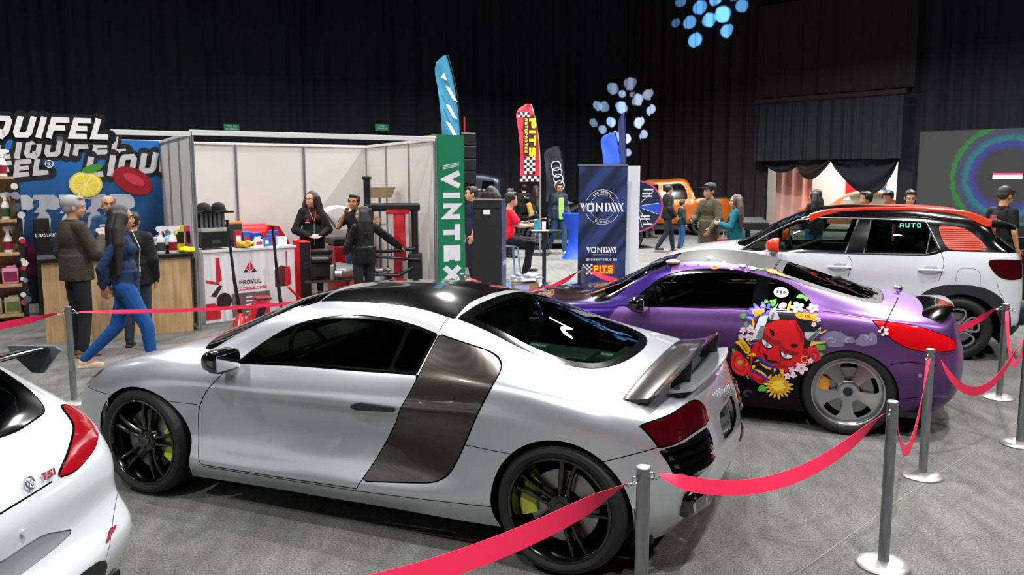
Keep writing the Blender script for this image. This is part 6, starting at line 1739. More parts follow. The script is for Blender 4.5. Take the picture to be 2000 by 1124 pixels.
def person(label, loc, rz, H=1.75, pose=None, sk='b98a6c', hair='short', haircol='15110f', top=('jacket', '202024'), bottom='1c1c20', shoes='101012', voxel=.012, look=0.0, tilt=0.0,
  female=False, group=None, sleeve=1.0, hem=.86, bulk=.0, extra=None, hands=(.3, .3), name='person', legs=True, leanx=0.0, cap_=None, hn=None, beard=False, pocket=()):
 k = H / 1.75
 J = {a: Vector(b) for a, b in BASE.items()}
 if female:
  for a in ('shoL', 'shoR'): J[a].x *= .88
  for a in ('hipL', 'hipR'): J[a].x *= 1.05
 for a, b in (pose or {}).items(): J[a] = Vector(b)
 J = {a: b * k for a, b in J.items()}
 root = empty(name, loc, rz, label, 'person', group)
 V = voxel
 det = V < .0135
 b = bmesh.new()
 hd = J['head']
 RH = Matrix.Rotation(look, 4, 'Z') @ Matrix.Rotation(tilt, 4, 'X')
 kb, k = k, k * 1.09
 def H_(x, y, z): return hd + (RH @ Vector((x * k, y * k, z * k)))
 # head
 ell(b, H_(0, -.012, .03), (.076 * k, .093 * k, .086 * k), RH); ell(b, H_(0, .022, -.035), (.060 * k, .066 * k, .072 * k), RH)
 ell(b, H_(0, .045, -.085), (.030 * k, .030 * k, .022 * k), RH, 2)
 if det:
  cap(b, H_(0, .082, .012), H_(0, .098, -.026), .0085 * k, .0115 * k, 8); ell(b, H_(0, .09, -.028), (.016 * k, .010 * k, .008 * k), RH, 2)
  ell(b, H_(0, .076, .028), (.052 * k, .018 * k, .010 * k), RH, 2)
  ell(b, H_(0, .083, -.058), (.023 * k, .011 * k, .009 * k), RH, 2)
  for s in (-1, 1):
   ell(b, H_(.078 * s, -.012, -.008), (.009 * k, .019 * k, .031 * k), RH, 2); ell(b, H_(.036 * s, .06, -.028), (.022 * k, .02 * k, .02 * k), RH, 2)
 k = kb
 cap(b, hd + Vector((0, -.02 * k, -.06 * k)), J['neck'], .052 * k if not female else .044 * k, .062 * k if not female else .05 * k)
 cap(b, J['neck'], J['chest'], .065 * k, .10 * k)
 fw = .86 if female else 1.0
 ell(b, J['chest'] + Vector((0, 0, .03 * k)), (.155 * k * fw, .105 * k, .17 * k)); ell(b, J['waist'], (.135 * k * fw, .095 * k, .14 * k)); ell(b, J['pelvis'], (.155 * k, .11 * k, .12 * k))
 if female:
  for s in (-1, 1): ell(b, J['chest'] + Vector((.065 * s * k, .085 * k, .02 * k)), (.055 * k, .05 * k, .055 * k), None, 2)
 for S_ in 'LR':
  cap(b, J['neck'] - Vector((0, 0, .03 * k)), J['sho' + S_], .05 * k, .052 * k)
  cap(b, J['sho' + S_], J['elb' + S_], .048 * k * (.88 if female else 1), .038 * k * (.88 if female else 1)); cap(b, J['elb' + S_], J['wri' + S_], .038 * k * (.9 if female else 1), .024 * k)
  cap(b, J['hip' + S_], J['kne' + S_], .085 * k, .055 * k); cap(b, J['kne' + S_], J['ank' + S_], .052 * k, .036 * k)
  cap(b, J['ank' + S_] - Vector((0, 0, .03 * k)), J['ank' + S_] + Vector((0, .12 * k, -.045 * k)), .036 * k, .028 * k)
  if S_ not in pocket:
   d = (J['wri' + S_] - J['elb' + S_]).normalized()
   s = -1 if S_ == 'L' else 1
   nv = (hn or {}).get(S_, Vector((-s * 1.0, .25, .1)))
   hand(b, J['wri' + S_] + d * .005, d, nv, hands[0 if S_ == 'L' else 1], k * (.9 if female else 1.0), 1 if S_ == 'L' else -1)
 body = remeshed(b, 'body', min(V, .0085) if det else V, skin(sk), root, 2 if det else 3)
 # eyes, brows, lips
 k = kb * 1.09
 if det:
  mb = MB(); mi = MB()
  for s in (-1, 1):
   mb.sphere(H_(.031 * s, .0775, .004), .0100 * k, 10, (1.25, .7, .5)); mi.sphere(H_(.031 * s, .0835, .004), .0056 * k, 8, (1, .7, .9))
  mb.build('eyes', mat('eye_white', 'd8d2cc', .3), root, smooth=60); mi.build('irises', mat('iris_dark', '1c120c', .2), root, smooth=60)
  mb = MB()
  for s in (-1, 1): mb.tube([H_(.014 * s, .094, .026), H_(.032 * s, .092, .033), H_(.052 * s, .078, .026)], .0042 * k, 5)
  mb.build('eyebrows', mat('hair_' + haircol, haircol, .6), root)
  mb = MB(); mb.tube([H_(-.021, .086, -.058), H_(0, .0965, -.0565), H_(.021, .086, -.058)], .0048 * k, 6); mb.build('lips', mat('lip_' + sk, 'a05a50' if female else '96604e', .45), root, smooth=60)
 # hair
 mh = mat('hair_' + haircol, haircol, .55, 0, 0, .35)
 if hair != 'bald':
  b = bmesh.new()
  ell(b, H_(0, -.028, .045), (.086 * k, .098 * k, .084 * k), RH)
  if hair == 'short':
   ell(b, H_(0, -.055, .0), (.078 * k, .06 * k, .06 * k), RH, 2); ell(b, H_(0, .045, .098), (.062 * k, .045 * k, .026 * k), RH, 2)
   for s in (-1, 1): ell(b, H_(.068 * s, .01, .03), (.014 * k, .035 * k, .035 * k), RH, 2)
  else:
   for s in (-1, 1): ell(b, H_(.066 * s, -.005, .0), (.026 * k, .062 * k, .085 * k), RH, 2)
   L = {'long': .42, 'shoulder': .22, 'verylong': .55}[hair]
   r_ = random.Random(hash(label) & 255)
   for j in range(9):
    x = (-1 + j / 4) * .092
    p0 = H_(x, -.062 + .03 * abs(x) / .085 + r_.uniform(-.02, .025), .03); p1 = Vector((p0.x * 1.0 + (p0.x - hd.x) * .75, p0.y - .02 * k, p0.z - L * .45 * k)); p2 = p1 + Vector(((p0.x - hd.x) * .15 + r_.uniform(-.01, .01), -.01 + r_.uniform(-.02, .01), -(L * .55 + r_.uniform(-.04, .03)) * k))
    pm = p0.lerp(p1, .5) + Vector((r_.uniform(-.014, .014), -.012, 0)); cap(b, p0, pm, .046 * k, .055 * k, 8); cap(b, pm, p1, .055 * k, .054 * k, 8); cap(b, p1, p2, .052 * k, .022 * k, 8)
  remeshed(b, 'hair', max(V * .8, .009), mh, root, 2)
  if beard and det:
   pass
 if cap_:
  b = MB(); b.sphere(H_(0, -.02, .075), .098 * k, 18, (1, 1.02, .72)); b.box(H_(0, .10, .062), (.13 * k, .10 * k, .008 * k), bev=.003)
  b.build('baseball_cap', mat('cap_' + cap_, cap_, .7), root, smooth=50)
 k = kb
 typ, tc = top
 g = .012 if typ in ('tshirt', 'shirt') else .024
 g = (g + bulk) * k
 b = bmesh.new()
 nk = J['neck'] + Vector((0, 0, -.035 * k))
 cap(b, nk, J['chest'], .062 * k + g * .6, .10 * k + g)
 ell(b, J['chest'] + Vector((0, 0, .02 * k)), (.152 * k * fw + g * .8, .106 * k + g, .165 * k + g)); ell(b, J['waist'], (.138 * k * fw + g * 1.1, .098 * k + g * 1.1, .15 * k + g))
 if female:
  for s in (-1, 1): ell(b, J['chest'] + Vector((.065 * s * k, .085 * k, .02 * k)), (.058 * k + g * .7, .05 * k + g * .7, .058 * k + g * .7), None, 2)
 hz = J['pelvis'].z - (.96 - hem) * k
 ell(b, (J['pelvis'].x, J['pelvis'].y, (J['pelvis'].z + .03 * k)), (.158 * k + g * 1.2, .115 * k + g * 1.2, .10 * k + g))
 # skirted hem: elliptical drum
 nseg = 20; rings = []
 for z, f in ((J['waist'].z, 1.0), (J['pelvis'].z, 1.04), (hz, 1.05)):
  rings.append([b.verts.new((J['pelvis'].x + (.150 * k + g * 1.2) * f * cos(2 * pi * q / nseg), J['pelvis'].y + (.108 * k + g * 1.2) * f * sin(2 * pi * q / nseg), z)) for q in range(nseg)])
 for A, B in zip(rings[:-1], rings[1:]):
  for q in range(nseg): b.faces.new((A[q], B[q], B[(q + 1) % nseg], A[(q + 1) % nseg]))
 b.faces.new(rings[0]); b.faces.new(rings[-1][::-1])
 for S_ in 'LR':
  cap(b, J['neck'] - Vector((0, 0, .035 * k)), J['sho' + S_], .048 * k + g * .5, .050 * k + g * .6)
  e = J['elb' + S_]; sh = J['sho' + S_]
  ff = (.88 if female else 1)
  if sleeve < .6: cap(b, sh, sh.lerp(e, .62), .052 * k * ff + g, .052 * k * ff + g * 1.2)
  else:
   w_ = e.lerp(J['wri' + S_], .96 if sleeve >= 1 else (sleeve - .5) * 2)
   mid = sh.lerp(e, .5)
   cap(b, sh, e, .048 * k * ff + g * .7, .042 * k * ff + g * .8); cap(b, e, w_, .042 * k * ff + g, .030 * k * ff + g * .8)
 mt = mat('cloth_' + tc + typ, tc, .75 if typ != 'leather' else .35, 0, 0, .25)
 if mt.node_tree.nodes.get('Noise Texture') is None:
  bs = mt.node_tree.nodes['Principled BSDF']; tcn = nd(mt, 'ShaderNodeTexCoord'); nz = nd(mt, 'ShaderNodeTexNoise'); nz.inputs['Scale'].default_value = 9; nz.inputs['Detail'].default_value = 3; nz.inputs['Distortion'].default_value = 1.2
  bp = nd(mt, 'ShaderNodeBump'); bp.inputs['Strength'].default_value = .55; bp.inputs['Distance'].default_value = .03
  lk(mt, tcn.outputs['Object'], nz.inputs[0]); lk(mt, nz.outputs[0], bp.inputs['Height']); lk(mt, bp.outputs[0], bs.inputs['Normal'])
 remeshed(b, {'tshirt': 't_shirt', 'shirt': 'shirt', 'jacket': 'jacket', 'leather': 'leather_jacket', 'hoodie': 'hoodie', 'parka': 'parka', 'puffer': 'puffer_vest'}[typ], V, mt, root, 3)
 # collar
 mb = MB(); mb.lathe([(.062 * k, -.02 * k), (.060 * k, .018 * k), (.068 * k, .022 * k), (.078 * k, -.015 * k)], c=J['neck'] + Vector((0, 0, -.005 * k)), n=20); mb.build('collar', mt, root, smooth=60)
 if legs:
  b = bmesh.new(); g2 = .012 * k
  ell(b, J['pelvis'], (.158 * k, .115 * k, .12 * k))
  for S_ in 'LR':
   cap(b, J['pelvis'].lerp(J['hip' + S_], .7), J['hip' + S_], .10 * k, .09 * k + g2)
   cap(b, J['hip' + S_], J['kne' + S_], .088 * k + g2, .056 * k + g2 * 1.2); cap(b, J['kne' + S_], J['ank' + S_] + Vector((0, 0, .01 * k)), .056 * k + g2 * 1.2, .042 * k + g2 * (1.2 if not female else .3))
  mtr = mat('trouser_' + bottom, bottom, .8, 0, 0, .2)
  remeshed(b, 'trousers', V, mtr, root, 3)
  for S_ in 'LR':
   b = bmesh.new(); a = J['ank' + S_]
   ell(b, a + Vector((0, -.01 * k, -.03 * k)), (.045 * k, .055 * k, .052 * k), None, 2); ell(b, a + Vector((0, .085 * k, -.052 * k)), (.047 * k, .10 * k, .034 * k), None, 2)
   bmesh.ops.create_cube(b, size=1, matrix=Matrix.Translation(a + Vector((0, .05 * k, -.073 * k))) @ Matrix.Diagonal((.085 * k, .24 * k, .022 * k, 1)))
   remeshed(b, 'shoe', max(.009, V * .8), mat('shoe_' + shoes, shoes, .6), root, 2)
 if extra: extra(root, J, k, H_)
 return root
# ---------------------------------------------------------------- exhibition booths
U = Vector((.866, .5, 0)); Vv = Vector((-.5, .866, 0)); A0 = Vector((-3.94, 10.29, 0))
RZ = radians(30)
def bp(s, d, z=0): return A0 + U * s + Vv * d + Vector((0, 0, z))
def wallM(p, ang=30, tilt=0.0):
 c, s = cos(radians(ang)), sin(radians(ang)); u = Vector((c, s, 0)); n = Vector((s, -c, 0))
 M = Matrix(((u.x, 0, n.x, p[0]), (u.y, 0, n.y, p[1]), (0, 1, 0, p[2]), (0, 0, 0, 1)))
 return M @ Matrix.Rotation(tilt, 4, 'Z') if tilt else M
M_ALU = mat('booth_aluminium', 'b4b6ba', .35, .85); M_PANEL = mat('booth_white_panel', 'cecbc5', .6)
def post(s, d, h=2.5, label=''):
 r = empty('booth_post', bp(s, d), RZ, label, 'post', 'aluminium booth posts')
 b = MB(); b.box((0, 0, h / 2), (.045, .045, h), bev=.006)
 for a in (0, pi / 2): b.box((0, 0, h / 2), (.052, .012, h - .02), rot=a); b.box((0, 0, h / 2), (.012, .052, h - .02))
 b.build('profile', M_ALU, r)
 return r
post(0, 0, 2.5, 'aluminium booth post at the front left corner beside the wood counter'); post(3.28, 0, 2.5, 'aluminium booth post at the front right beside the green tower')
W_, Dp = 3.28, 2.8
for i in range(4): post(W_ * i / 3, Dp, 2.47, 'slim aluminium post between white back wall panels')
for i in (1, 2): post(W_, Dp * i / 3, 2.47, 'slim aluminium post in the white right side wall')
for i in (1, 2): post(0, Dp * i / 3, 2.47, 'slim aluminium post in the partition between the two booths')
def panel(a, c, label, group):
 d = (c - a); L = d.length; ang = atan2(d.y, d.x); m_ = (a + c) / 2
 o = MB().box((0, 0, 1.235), (L - .05, .012, 2.40)).build('wall_panel', M_PANEL); o.location = m_; o.rotation_euler = (0, 0, ang)
 return tag(o, label, 'panel', group)
for i in range(3): panel(bp(W_ * i / 3, Dp), bp(W_ * (i + 1) / 3, Dp), ('left', 'middle', 'right')[i] + ' one of the white panels in the booth back wall', 'white booth wall panels')
for i in range(3): panel(bp(W_, Dp * i / 3), bp(W_, Dp * (i + 1) / 3), ('front', 'middle', 'rear')[i] + ' white panel of the right side wall of the white booth', 'white booth wall panels')
for i in range(3): panel(bp(0, Dp * i / 3), bp(0, Dp * (i + 1) / 3), ('front', 'middle', 'rear')[i] + ' white panel of the partition beside the blue booth', 'white booth wall panels')
def beam(a, c, z, h=.06, label=''):
 d = (c - a); L = d.length
 o = MB().box((0, 0, z), (L, .05, h), bev=.004).build('booth_beam', mat('beam_white', 'dcdcda', .45)); o.location = (a + c) / 2; o.rotation_euler = (0, 0, atan2(d.y, d.x))
 return tag(o, label, 'beam')
beam(bp(-.9, 0), bp(0, 0), 2.45, .06, 'white top beam between the sign header and the booth post')
beam(bp(0, 0), bp(W_, 0), 2.47, .065, 'long white front beam across the top of the white booth')
beam(bp(0, Dp), bp(W_, Dp), 2.46, .04, 'white cap rail along the booth back wall'); beam(bp(W_, 0), bp(W_, Dp), 2.46, .04, 'white cap rail along the right side wall')
beam(bp(0, 0), bp(0, Dp), 2.46, .04, 'white cap rail along the partition between booths')
beam(bp(-3.6, Dp), bp(0, Dp), 2.47, .04, 'white cap rail above the blue printed wall')
# blue printed wall
M_BLUE = mat('blue_print', '0e62a8', .45)
def blue_nodes(m):
 b = m.node_tree.nodes['Principled BSDF']; tc = nd(m, 'ShaderNodeTexCoord'); sp = nd(m, 'ShaderNodeSeparateXYZ'); lk(m, tc.outputs['Object'], sp.inputs[0])
 n = nd(m, 'ShaderNodeTexNoise'); n.inputs['Scale'].default_value = 1.6; lk(m, tc.outputs['Object'], n.inputs['Vector'])
 mx = nd(m, 'ShaderNodeMath', operation='MULTIPLY_ADD'); mx.inputs[1].default_value = .9; lk(m, n.outputs[0], mx.inputs[0]); lk(m, sp.outputs[2], mx.inputs[2])
 r = nd(m, 'ShaderNodeValToRGB'); e = r.color_ramp.elements; e[0].position = .15; e[0].color = (*lin('101828'), 1); e[1].position = 1.0; e[1].color = (*lin('1470c8'), 1)
 for p, c in ((.35, '141a34'), (.55, '123a64'), (.72, '105088')): x = e.new(p); x.color = (*lin(c), 1)
 dv = nd(m, 'ShaderNodeMath', operation='DIVIDE'); dv.inputs[1].default_value = 3.0; lk(m, mx.outputs[0], dv.inputs[0]); lk(m, dv.outputs[0], r.inputs[0]); lk(m, r.outputs[0], b.inputs['Base Color'])
blue_nodes(M_BLUE)
wall = empty('printed_booth_wall', bp(0, Dp - .03), RZ, 'blue printed booth wall with big slanted lettering, lemon and cherry', 'banner wall')
MB().box((-1.8, 0, 1.30), (3.56, .02, 2.36)).build('print_panel', M_BLUE, wall)
MB().box((-1.8, 0, .06), (3.56, .03, .12)).build('white_base', M_PANEL, wall)
LM = lambda x, z, y=-.012, tilt=0: Matrix(((1, 0, 0, x), (0, 0, -1, y), (0, 1, 0, z), (0, 0, 0, 1))) @ Matrix.Rotation(tilt, 4, 'Z')
M_LBLK = mat('print_black', '0e0f14', .5); M_LGRY = mat('print_silver', 'c4c2c6', .5); M_LWHT = mat('print_white', 'f0f0f0', .45)
def logo(parent, text, x, z, h, w_, aspect, sh, front, back, y=-.012, tilt=0, grow=.05, right=None, depth=0, clip=None):
 P, wd = stroke_text(text, h, w_, aspect, .22, sh)
 if right is not None: x = right - wd * cos(tilt) - sh * h
 P2, _ = stroke_text(text, h, w_ + grow * 1.6, aspect, .22, sh)
 # rebuild the backing from the same centre lines
 P2 = []
 for q in P:
  c = sum(((Vector(p)) for p in q), Vector((0, 0))) / 4
  L0 = (Vector(q[0]) + Vector(q[1])) / 2; L1 = (Vector(q[2]) + Vector(q[3])) / 2; d = (L1 - L0); L = d.length
  if L < 1e-6: continue
  d /= L; n = Vector((-d.y, d.x)); hw = (Vector(q[0]) - Vector(q[1])).length / 2 + grow
  P2.append([L0 + n * hw, L0 - n * hw, L1 - n * hw, L1 + n * hw]); P2 += [[Q + Vector((cos(t), sin(t))) * hw for t in np.linspace(0, 2 * pi, 14)[:-1]] for Q in (L0, L1)]
 if clip is not None:
  f = lambda P_: [[(min(p[0], clip - x), p[1]) for p in q] for q in P_ if min(p[0] for p in q) < clip - x]
  P, P2 = f(P), f(P2)
 if back: polys_mesh(P2, depth * .6, 'lettering_outline', back, parent, LM(x, z, y, tilt))
 return polys_mesh(P, depth, 'lettering', front, parent, LM(x, z, y - .002 - depth * .6, tilt))
logo(wall, 'LIQUIFEL', 0, 2.17, .25, .066, .82, .30, M_LGRY, M_LBLK, right=-.42, tilt=radians(4), y=-.014)
logo(wall, 'LIQUIFEL', 0, 1.80, .24, .064, .82, .30, M_LGRY, M_LBLK, right=-1.45, tilt=radians(6), y=-.013)
logo(wall, 'LIQUI', -1.06, 1.92, .30, .08, .80, .30, M_LGRY, M_LBLK, tilt=radians(5), y=-.018, clip=-.01)
b = MB(); Mr = LM(-1.50, 2.12, -.024); b.tube([Mr @ Vector((.05 * cos(a), .05 * sin(a), 0)) for a in np.linspace(0, 2 * pi, 20, endpoint=False)], .006, 5, closed=True); b.build('registered_ring', M_LWHT, wall)
P, _w = stroke_text('R', .05, .012, .7); polys_mesh(P, 0, 'registered_letter', M_LWHT, wall, LM(-1.52, 2.095, -.024))
b = MB(); Mr = LM(-1.05, 1.83, -.025)
def fdisc(b, M, r, n=28, sx=1, sy=1, z=0, rot=0, a0=0, a1=2 * pi):
 vs = [b.bm.verts.new(M @ Vector((r * sx * cos(a) * cos(rot) - r * sy * sin(a) * sin(rot), r * sx * cos(a) * sin(rot) + r * sy * sin(a) * cos(rot), z))) for a in np.linspace(a0, a1, n, endpoint=abs(a1 - a0 - 2 * pi) > .01)]
 b.bm.faces.new(vs)
fdisc(b, Mr, .22, sy=.85); b.build('lemon_print', mat('lemon_yellow', 'e8c818', .5), wall)
b = MB(); fdisc(b, Mr, .19, sy=.85, z=.002); b.build('lemon_pith', mat('lemon_pale', 'f0e8a0', .5), wall)
b = MB()
for k in range(9):
 a = 2 * pi * k / 9; b.bm.faces.new([b.bm.verts.new(Mr @ Vector((.165 * cos(q) * (1 if j else .12), .165 * sin(q) * .85 * (1 if j else .12), .004))) for j, q in enumerate((a, a - .28, a, a + .28))])
b.build('lemon_segments', mat('lemon_flesh', 'ecd030', .5), wall)
b = MB(); fdisc(b, LM(-.95, 2.06, -.03), .14, sx=1, sy=.4, rot=.3); b.build('leaf_print', mat('leaf_green', '3c8a28', .5), wall)
b = MB(); fdisc(b, LM(-.42, 1.88, -.025), .25, sx=1.15, sy=.75, rot=-.5); b.build('cherry_print', mat('cherry_red', '981020', .4), wall)
b = MB(); fdisc(b, LM(-.40, 1.90, -.028), .13, sx=1.2, sy=.55, rot=-.5); b.build('cherry_centre', mat('cherry_light', 'c83848', .4), wall)
SPR = [(0, 0), (.18, 0), (.18, .22), (.14, .30), (.10, .33), (.13, .36), (.22, .34), (.28, .38), (.26, .50), (.20, .56), (-.05, .56), (-.06, .50), (.02, .49), (.03, .40), (-.02, .33), (-.03, .30), (.04, .30), (0, .22)]
for k in range(6):
 b = MB(); vs = [b.bm.verts.new(LM(-.75 - .33 * k, 1.12, -.014 - .001 * k) @ Vector((p[0] * 1.05 + p[1] * .12, p[1], 0))) for p in SPR]; b.bm.faces.new(vs)
 b.build('sprayer_print', mat('print_pale_%d' % (k % 2), ('b8bcc4', 'a4a8b2')[k % 2], .5), wall)
P, _w = stroke_text('WWW.LIQUIFEL.COM', .07, .014, .75); polys_mesh(P, 0, 'web_address', M_LWHT, wall, LM(-1.75, .42, -.014))
for (x, z, c) in ((-2.05, .95, '7a1030'), (-1.75, .75, '5a1040')):
 b = MB(); fdisc(b, LM(x, z, -.0135), .22); b.build('berry_print', mat('berry_' + c, c, .5), wall)
# header sign on the front line
hd = empty('header_sign', bp(0, -.02), RZ, 'white slanted lettering sign with black outline above the wood counter', 'sign')
logo(hd, 'LIQUIFEL', 0, 2.36, .235, .058, .78, .32, M_LWHT, mat('sign_black', '0a0a0c', .4), right=-.86, grow=.042, depth=.03)
MB().box((-2.4, .03, 2.36), (3.0, .04, .05)).build('header_beam', M_ALU, hd)
# wood counter
ctr = empty('wood_counter', bp(-.04, .02), RZ, 'oak veneer counter with black top and black outlined lettering', 'counter')
M_OAK = mat('oak_veneer', 'c09a6c', .5); noise_col(M_OAK, 'a8835a', 'cfae82', 3.0, 8, .6, stretch=(9, 9, .7), lo=.3, hi=.7)
MB().box((-.85, .26, .47), (1.62, .50, .94)).build('body', M_OAK, ctr)
MB().box((-.85, .25, .965), (1.70, .56, .05), bev=.006).build('worktop', mat('counter_black', '101012', .3), ctr)
logo(ctr, 'LIQUIFEL', 0, .66, .085, .022, .9, .3, M_LWHT, mat('sign_black', '0a0a0c', .4), right=-.42, grow=.016, y=.008)
M_WPL = mat('white_plastic', 'e8e8ea', .35); M_LABR = mat('label_dark_red', '5c1420', .4)
def sprayer(loc, rz, label, group, sc=1.0, liquid=None, lab='8a1830', name='spray_bottle'):
 r = empty(name, loc, rz, label, 'bottle', group)
 b = MB(); b.lathe([(0, 0), (.040, 0), (.043, .01), (.043, .13), (.038, .165), (.018, .195), (.015, .215), (0, .215)], n=20); bmesh.ops.transform(b.bm, matrix=Matrix.Diagonal((sc, sc * .75, sc, 1)), verts=b.bm.verts)
 b.build('bottle', mat('bottle_' + (liquid or 'white'), liquid or 'e8e8ea', .3), r, smooth=50)
 b = MB(); b.lathe([(.0440, .03), (.0440, .12)], n=20); bmesh.ops.transform(b.bm, matrix=Matrix.Diagonal((sc, sc * .77, sc, 1)), verts=b.bm.verts)
 b.build('label', mat('label_' + lab, lab, .4), r, smooth=50)
 b = MB(); b.cone((0, 0, .21 * sc), (0, 0, .24 * sc), .019 * sc, .016 * sc, 12)
 b.prism([(-.03, .235), (.035, .24), (.075, .262), (.078, .285), (.02, .295), (-.035, .285), (-.045, .262)], -.012, .012, Matrix(((sc, 0, 0, 0), (0, 0, sc, 0), (0, sc, 0, 0), (0, 0, 0, 1))))
 b.prism([(.03, .242), (.042, .242), (.052, .20), (.044, .198)], -.006, .006, Matrix(((sc, 0, 0, 0), (0, 0, sc, 0), (0, sc, 0, 0), (0, 0, 0, 1))))
 b.build('trigger', M_WPL, r, recalc=True)
 return r
def jug(loc, rz, label, group, col='e878a0', lab='902040', w_=.17, h=.24, name='jug'):
 r = empty(name, loc, rz, label, 'jug', group)
 b = MB(); b.box((0, 0, h * .42), (w_, .11, h * .84), bev=.02, seg=3); b.box((0, 0, h * .87), (w_ * .5, .05, h * .12), bev=.015); b.cone((w_ * .3, 0, h * .82), (w_ * .3, 0, h * .97), .022, .02, 12)
 b.build('body', mat('jug_' + col, col, .35), r, smooth=40)
 MB().box((0, -.056, h * .38), (w_ * .8, .004, h * .52)).build('label', mat('label_' + lab, lab, .4), r)
 return r
def cp(px, y_off, z): # point on counter top from counter-local coordinates
 return bp(-.04 + px, .02 + y_off, z)
tops = [(-1.02, .12, 'left'), (-.82, .14, 'second'),(-.36, .085, 'third'), (-.22, .085, 'right')]
for i, (x, y, w0) in enumerate(tops): sprayer(cp(x, y, .99), RZ + pi * (0), w0 + ' white trigger bottle on the black counter top', 'trigger bottles on the counter', 1.15, None, ('2a2a30', '2a2a30', '3a3c40', '8a1830')[i])
for i in range(4): jug(cp(-.62 + .135 * i, .42, .99), RZ, ('lilac', 'blue', 'purple', 'teal')[i] + ' liquid jug with white cap at the back of the counter', 'jugs at the back of the counter', ('c8a8e0', '88b8e8', 'a088d8', '88d0d8')[i], 'e0e8f0', .12, .22)
for i, (c, n_) in enumerate((('e8e020', 'yellow'), ('e84098', 'pink'))):
 o = MB().box((0, 0, .16), (.11, .06, .32), bev=.004).build('tall_box', mat('box_' + c, c, .5)); o.location = cp(-.09 + .12 * i, .42, .99); o.rotation_euler = (0, 0, RZ); tag(o, n_ + ' and black printed carton standing on the counter corner', 'carton')
 MB().box((0, -.031, .17), (.09, .004, .15)).build('print', M_LBLK, o)
o = MB().box((0, 0, .05), (.50, .10, .10), bev=.01).build('product_crate', mat('crate_black', '1a1a1c', .5)); o.location = cp(-.45, .215, .99); o.rotation_euler = (0, 0, RZ); tag(o, 'low black crate with yellow sketch marks behind the counter bottles', 'crate')
b = MB()
for k in range(5): b.tube([(-.22 + .1 * k, -.052, .02), (-.18 + .1 * k, -.052, .08), (-.14 + .1 * k, -.052, .03)], .004, 5)
b.build('yellow_marks', mat('mark_yellow', 'd8c820', .5), o)
def blob(name, loc, s, m, label, cat, seed=1, n=3, rough=.25):
 bm = bmesh.new(); bmesh.ops.create_icosphere(bm, subdivisions=n, radius=1)
 for v in bm.verts:
  f = 1 + rough * noise.noise(v.co * 2.2 + Vector((seed * 3.1, 0, 0)))
  v.co = Vector((v.co.x * s[0], v.co.y * s[1], max(v.co.z, -.6) * s[2])) * f
 zmin = min(v.co.z for v in bm.verts)
 for v in bm.verts: v.co.z -= zmin
 me = bpy.data.meshes.new(name); bm.to_mesh(me); bm.free(); o = link_mesh(name, me, None, m); me.shade_smooth(); o.location = loc
 return tag(o, label, cat)
blob('folded_cloth', cp(-.05, .06, .99), (.12, .08, .045), mat('cloth_yellow', 'e4e418', .8), 'bright yellow microfibre cloth on the counter edge', 'cloth', 3)
blob('blue_cap', cp(-.93, -.0, .99), (.07, .06, .08), mat('cap_blue', '1848b0', .6), 'blue round lid in front of the counter trigger bottles', 'lid', 5, rough=.05)
# product shelf on the far left
sh = empty('product_shelf', (-6.70, 11.0, 0), RZ, 'wooden shelf rack with black stickered side at the far left', 'shelf')
MB().box((-.35, .16, .95), (.90, .02, 1.90)).build('back_board', M_OAK, sh)
MB().box((.13, 0, .95), (.06, .36, 1.90)).build('side_panel', mat('shelf_black', '141416', .5), sh)
for k, z in enumerate((.10, .50, .92, 1.36, 1.92)): MB().box((-.35, 0, z), (.90, .36, .035)).build('shelf_board', M_OAK, sh)
rnd = random.Random(5)
for k in range(16):
 b = MB(); z = .25 + 1.6 * rnd.random(); y = rnd.uniform(-.14, .14); r_ = rnd.uniform(.03, .055)
 b.lathe([(0, 0), (r_, 0)], n=14, M=Matrix.Translation((.162 + .0004 * k, y, z)) @ Matrix.Rotation(pi / 2, 4, 'Y') @ Matrix.Diagonal((rnd.uniform(.6, 1), 1, 1, 1)))
 b.build('sticker', mat('sticker_%d' % (k % 5), ('d8d8dc', '8888a0', 'b03050', '505870', 'e0e0d0')[k % 5], .5), sh)
 b = MB(); z2 = .25 + 1.6 * rnd.random(); b.lathe([(0, 0), (r_ * .9, 0)], n=14, M=Matrix.Translation((.13 + .06 * rnd.random() - .03, -.1815 - .0004 * k, z2)) @ Matrix.Rotation(pi / 2, 4, 'X'))
 b.build('sticker', mat('sticker_%d' % (k % 5), ('d8d8dc', '8888a0', 'b03050', '505870', 'e0e0d0')[k % 5], .5), sh)
def shp(x, y, z): return Vector((-6.70, 11.0, 0)) + Vector((cos(RZ) * x - sin(RZ) * y, sin(RZ) * x + cos(RZ) * y, z))
for k, (z, what) in enumerate(((1.94, 's'), (1.378, 's'), (.938, 's'), (.518, 'j'), (.118, 'J'))):
 for i in range(4):
  x = -.02 - .19 * i
  rowname = ('top', 'second', 'third', 'fourth', 'bottom')[k]; col = ('rightmost', 'second from right', 'third from right', 'leftmost')[i]
  if what == 's': sprayer(shp(x, -.05, z), RZ + .3, '%s spray bottle on the %s level of the wooden shelf' % (col, rowname), 'spray bottles on the wooden shelf', 1.2, None, ('8a1830', '2c5c40', '8a1830', '2a3c60')[(i + k) % 4])
  elif what == 'j': jug(shp(x * 1.15, -.05, z), RZ, '%s pink gallon jug on the fourth shelf level' % col, 'pink jugs on the wooden shelf', 'e890b8', '7a2040', .19, .26)
  else: jug(shp(x * 1.15, -.05, z), RZ, '%s clear jug with leafy label on the bottom shelf' % col, 'clear jugs on the bottom shelf', 'b0a890', '5c7038', .19, .26)
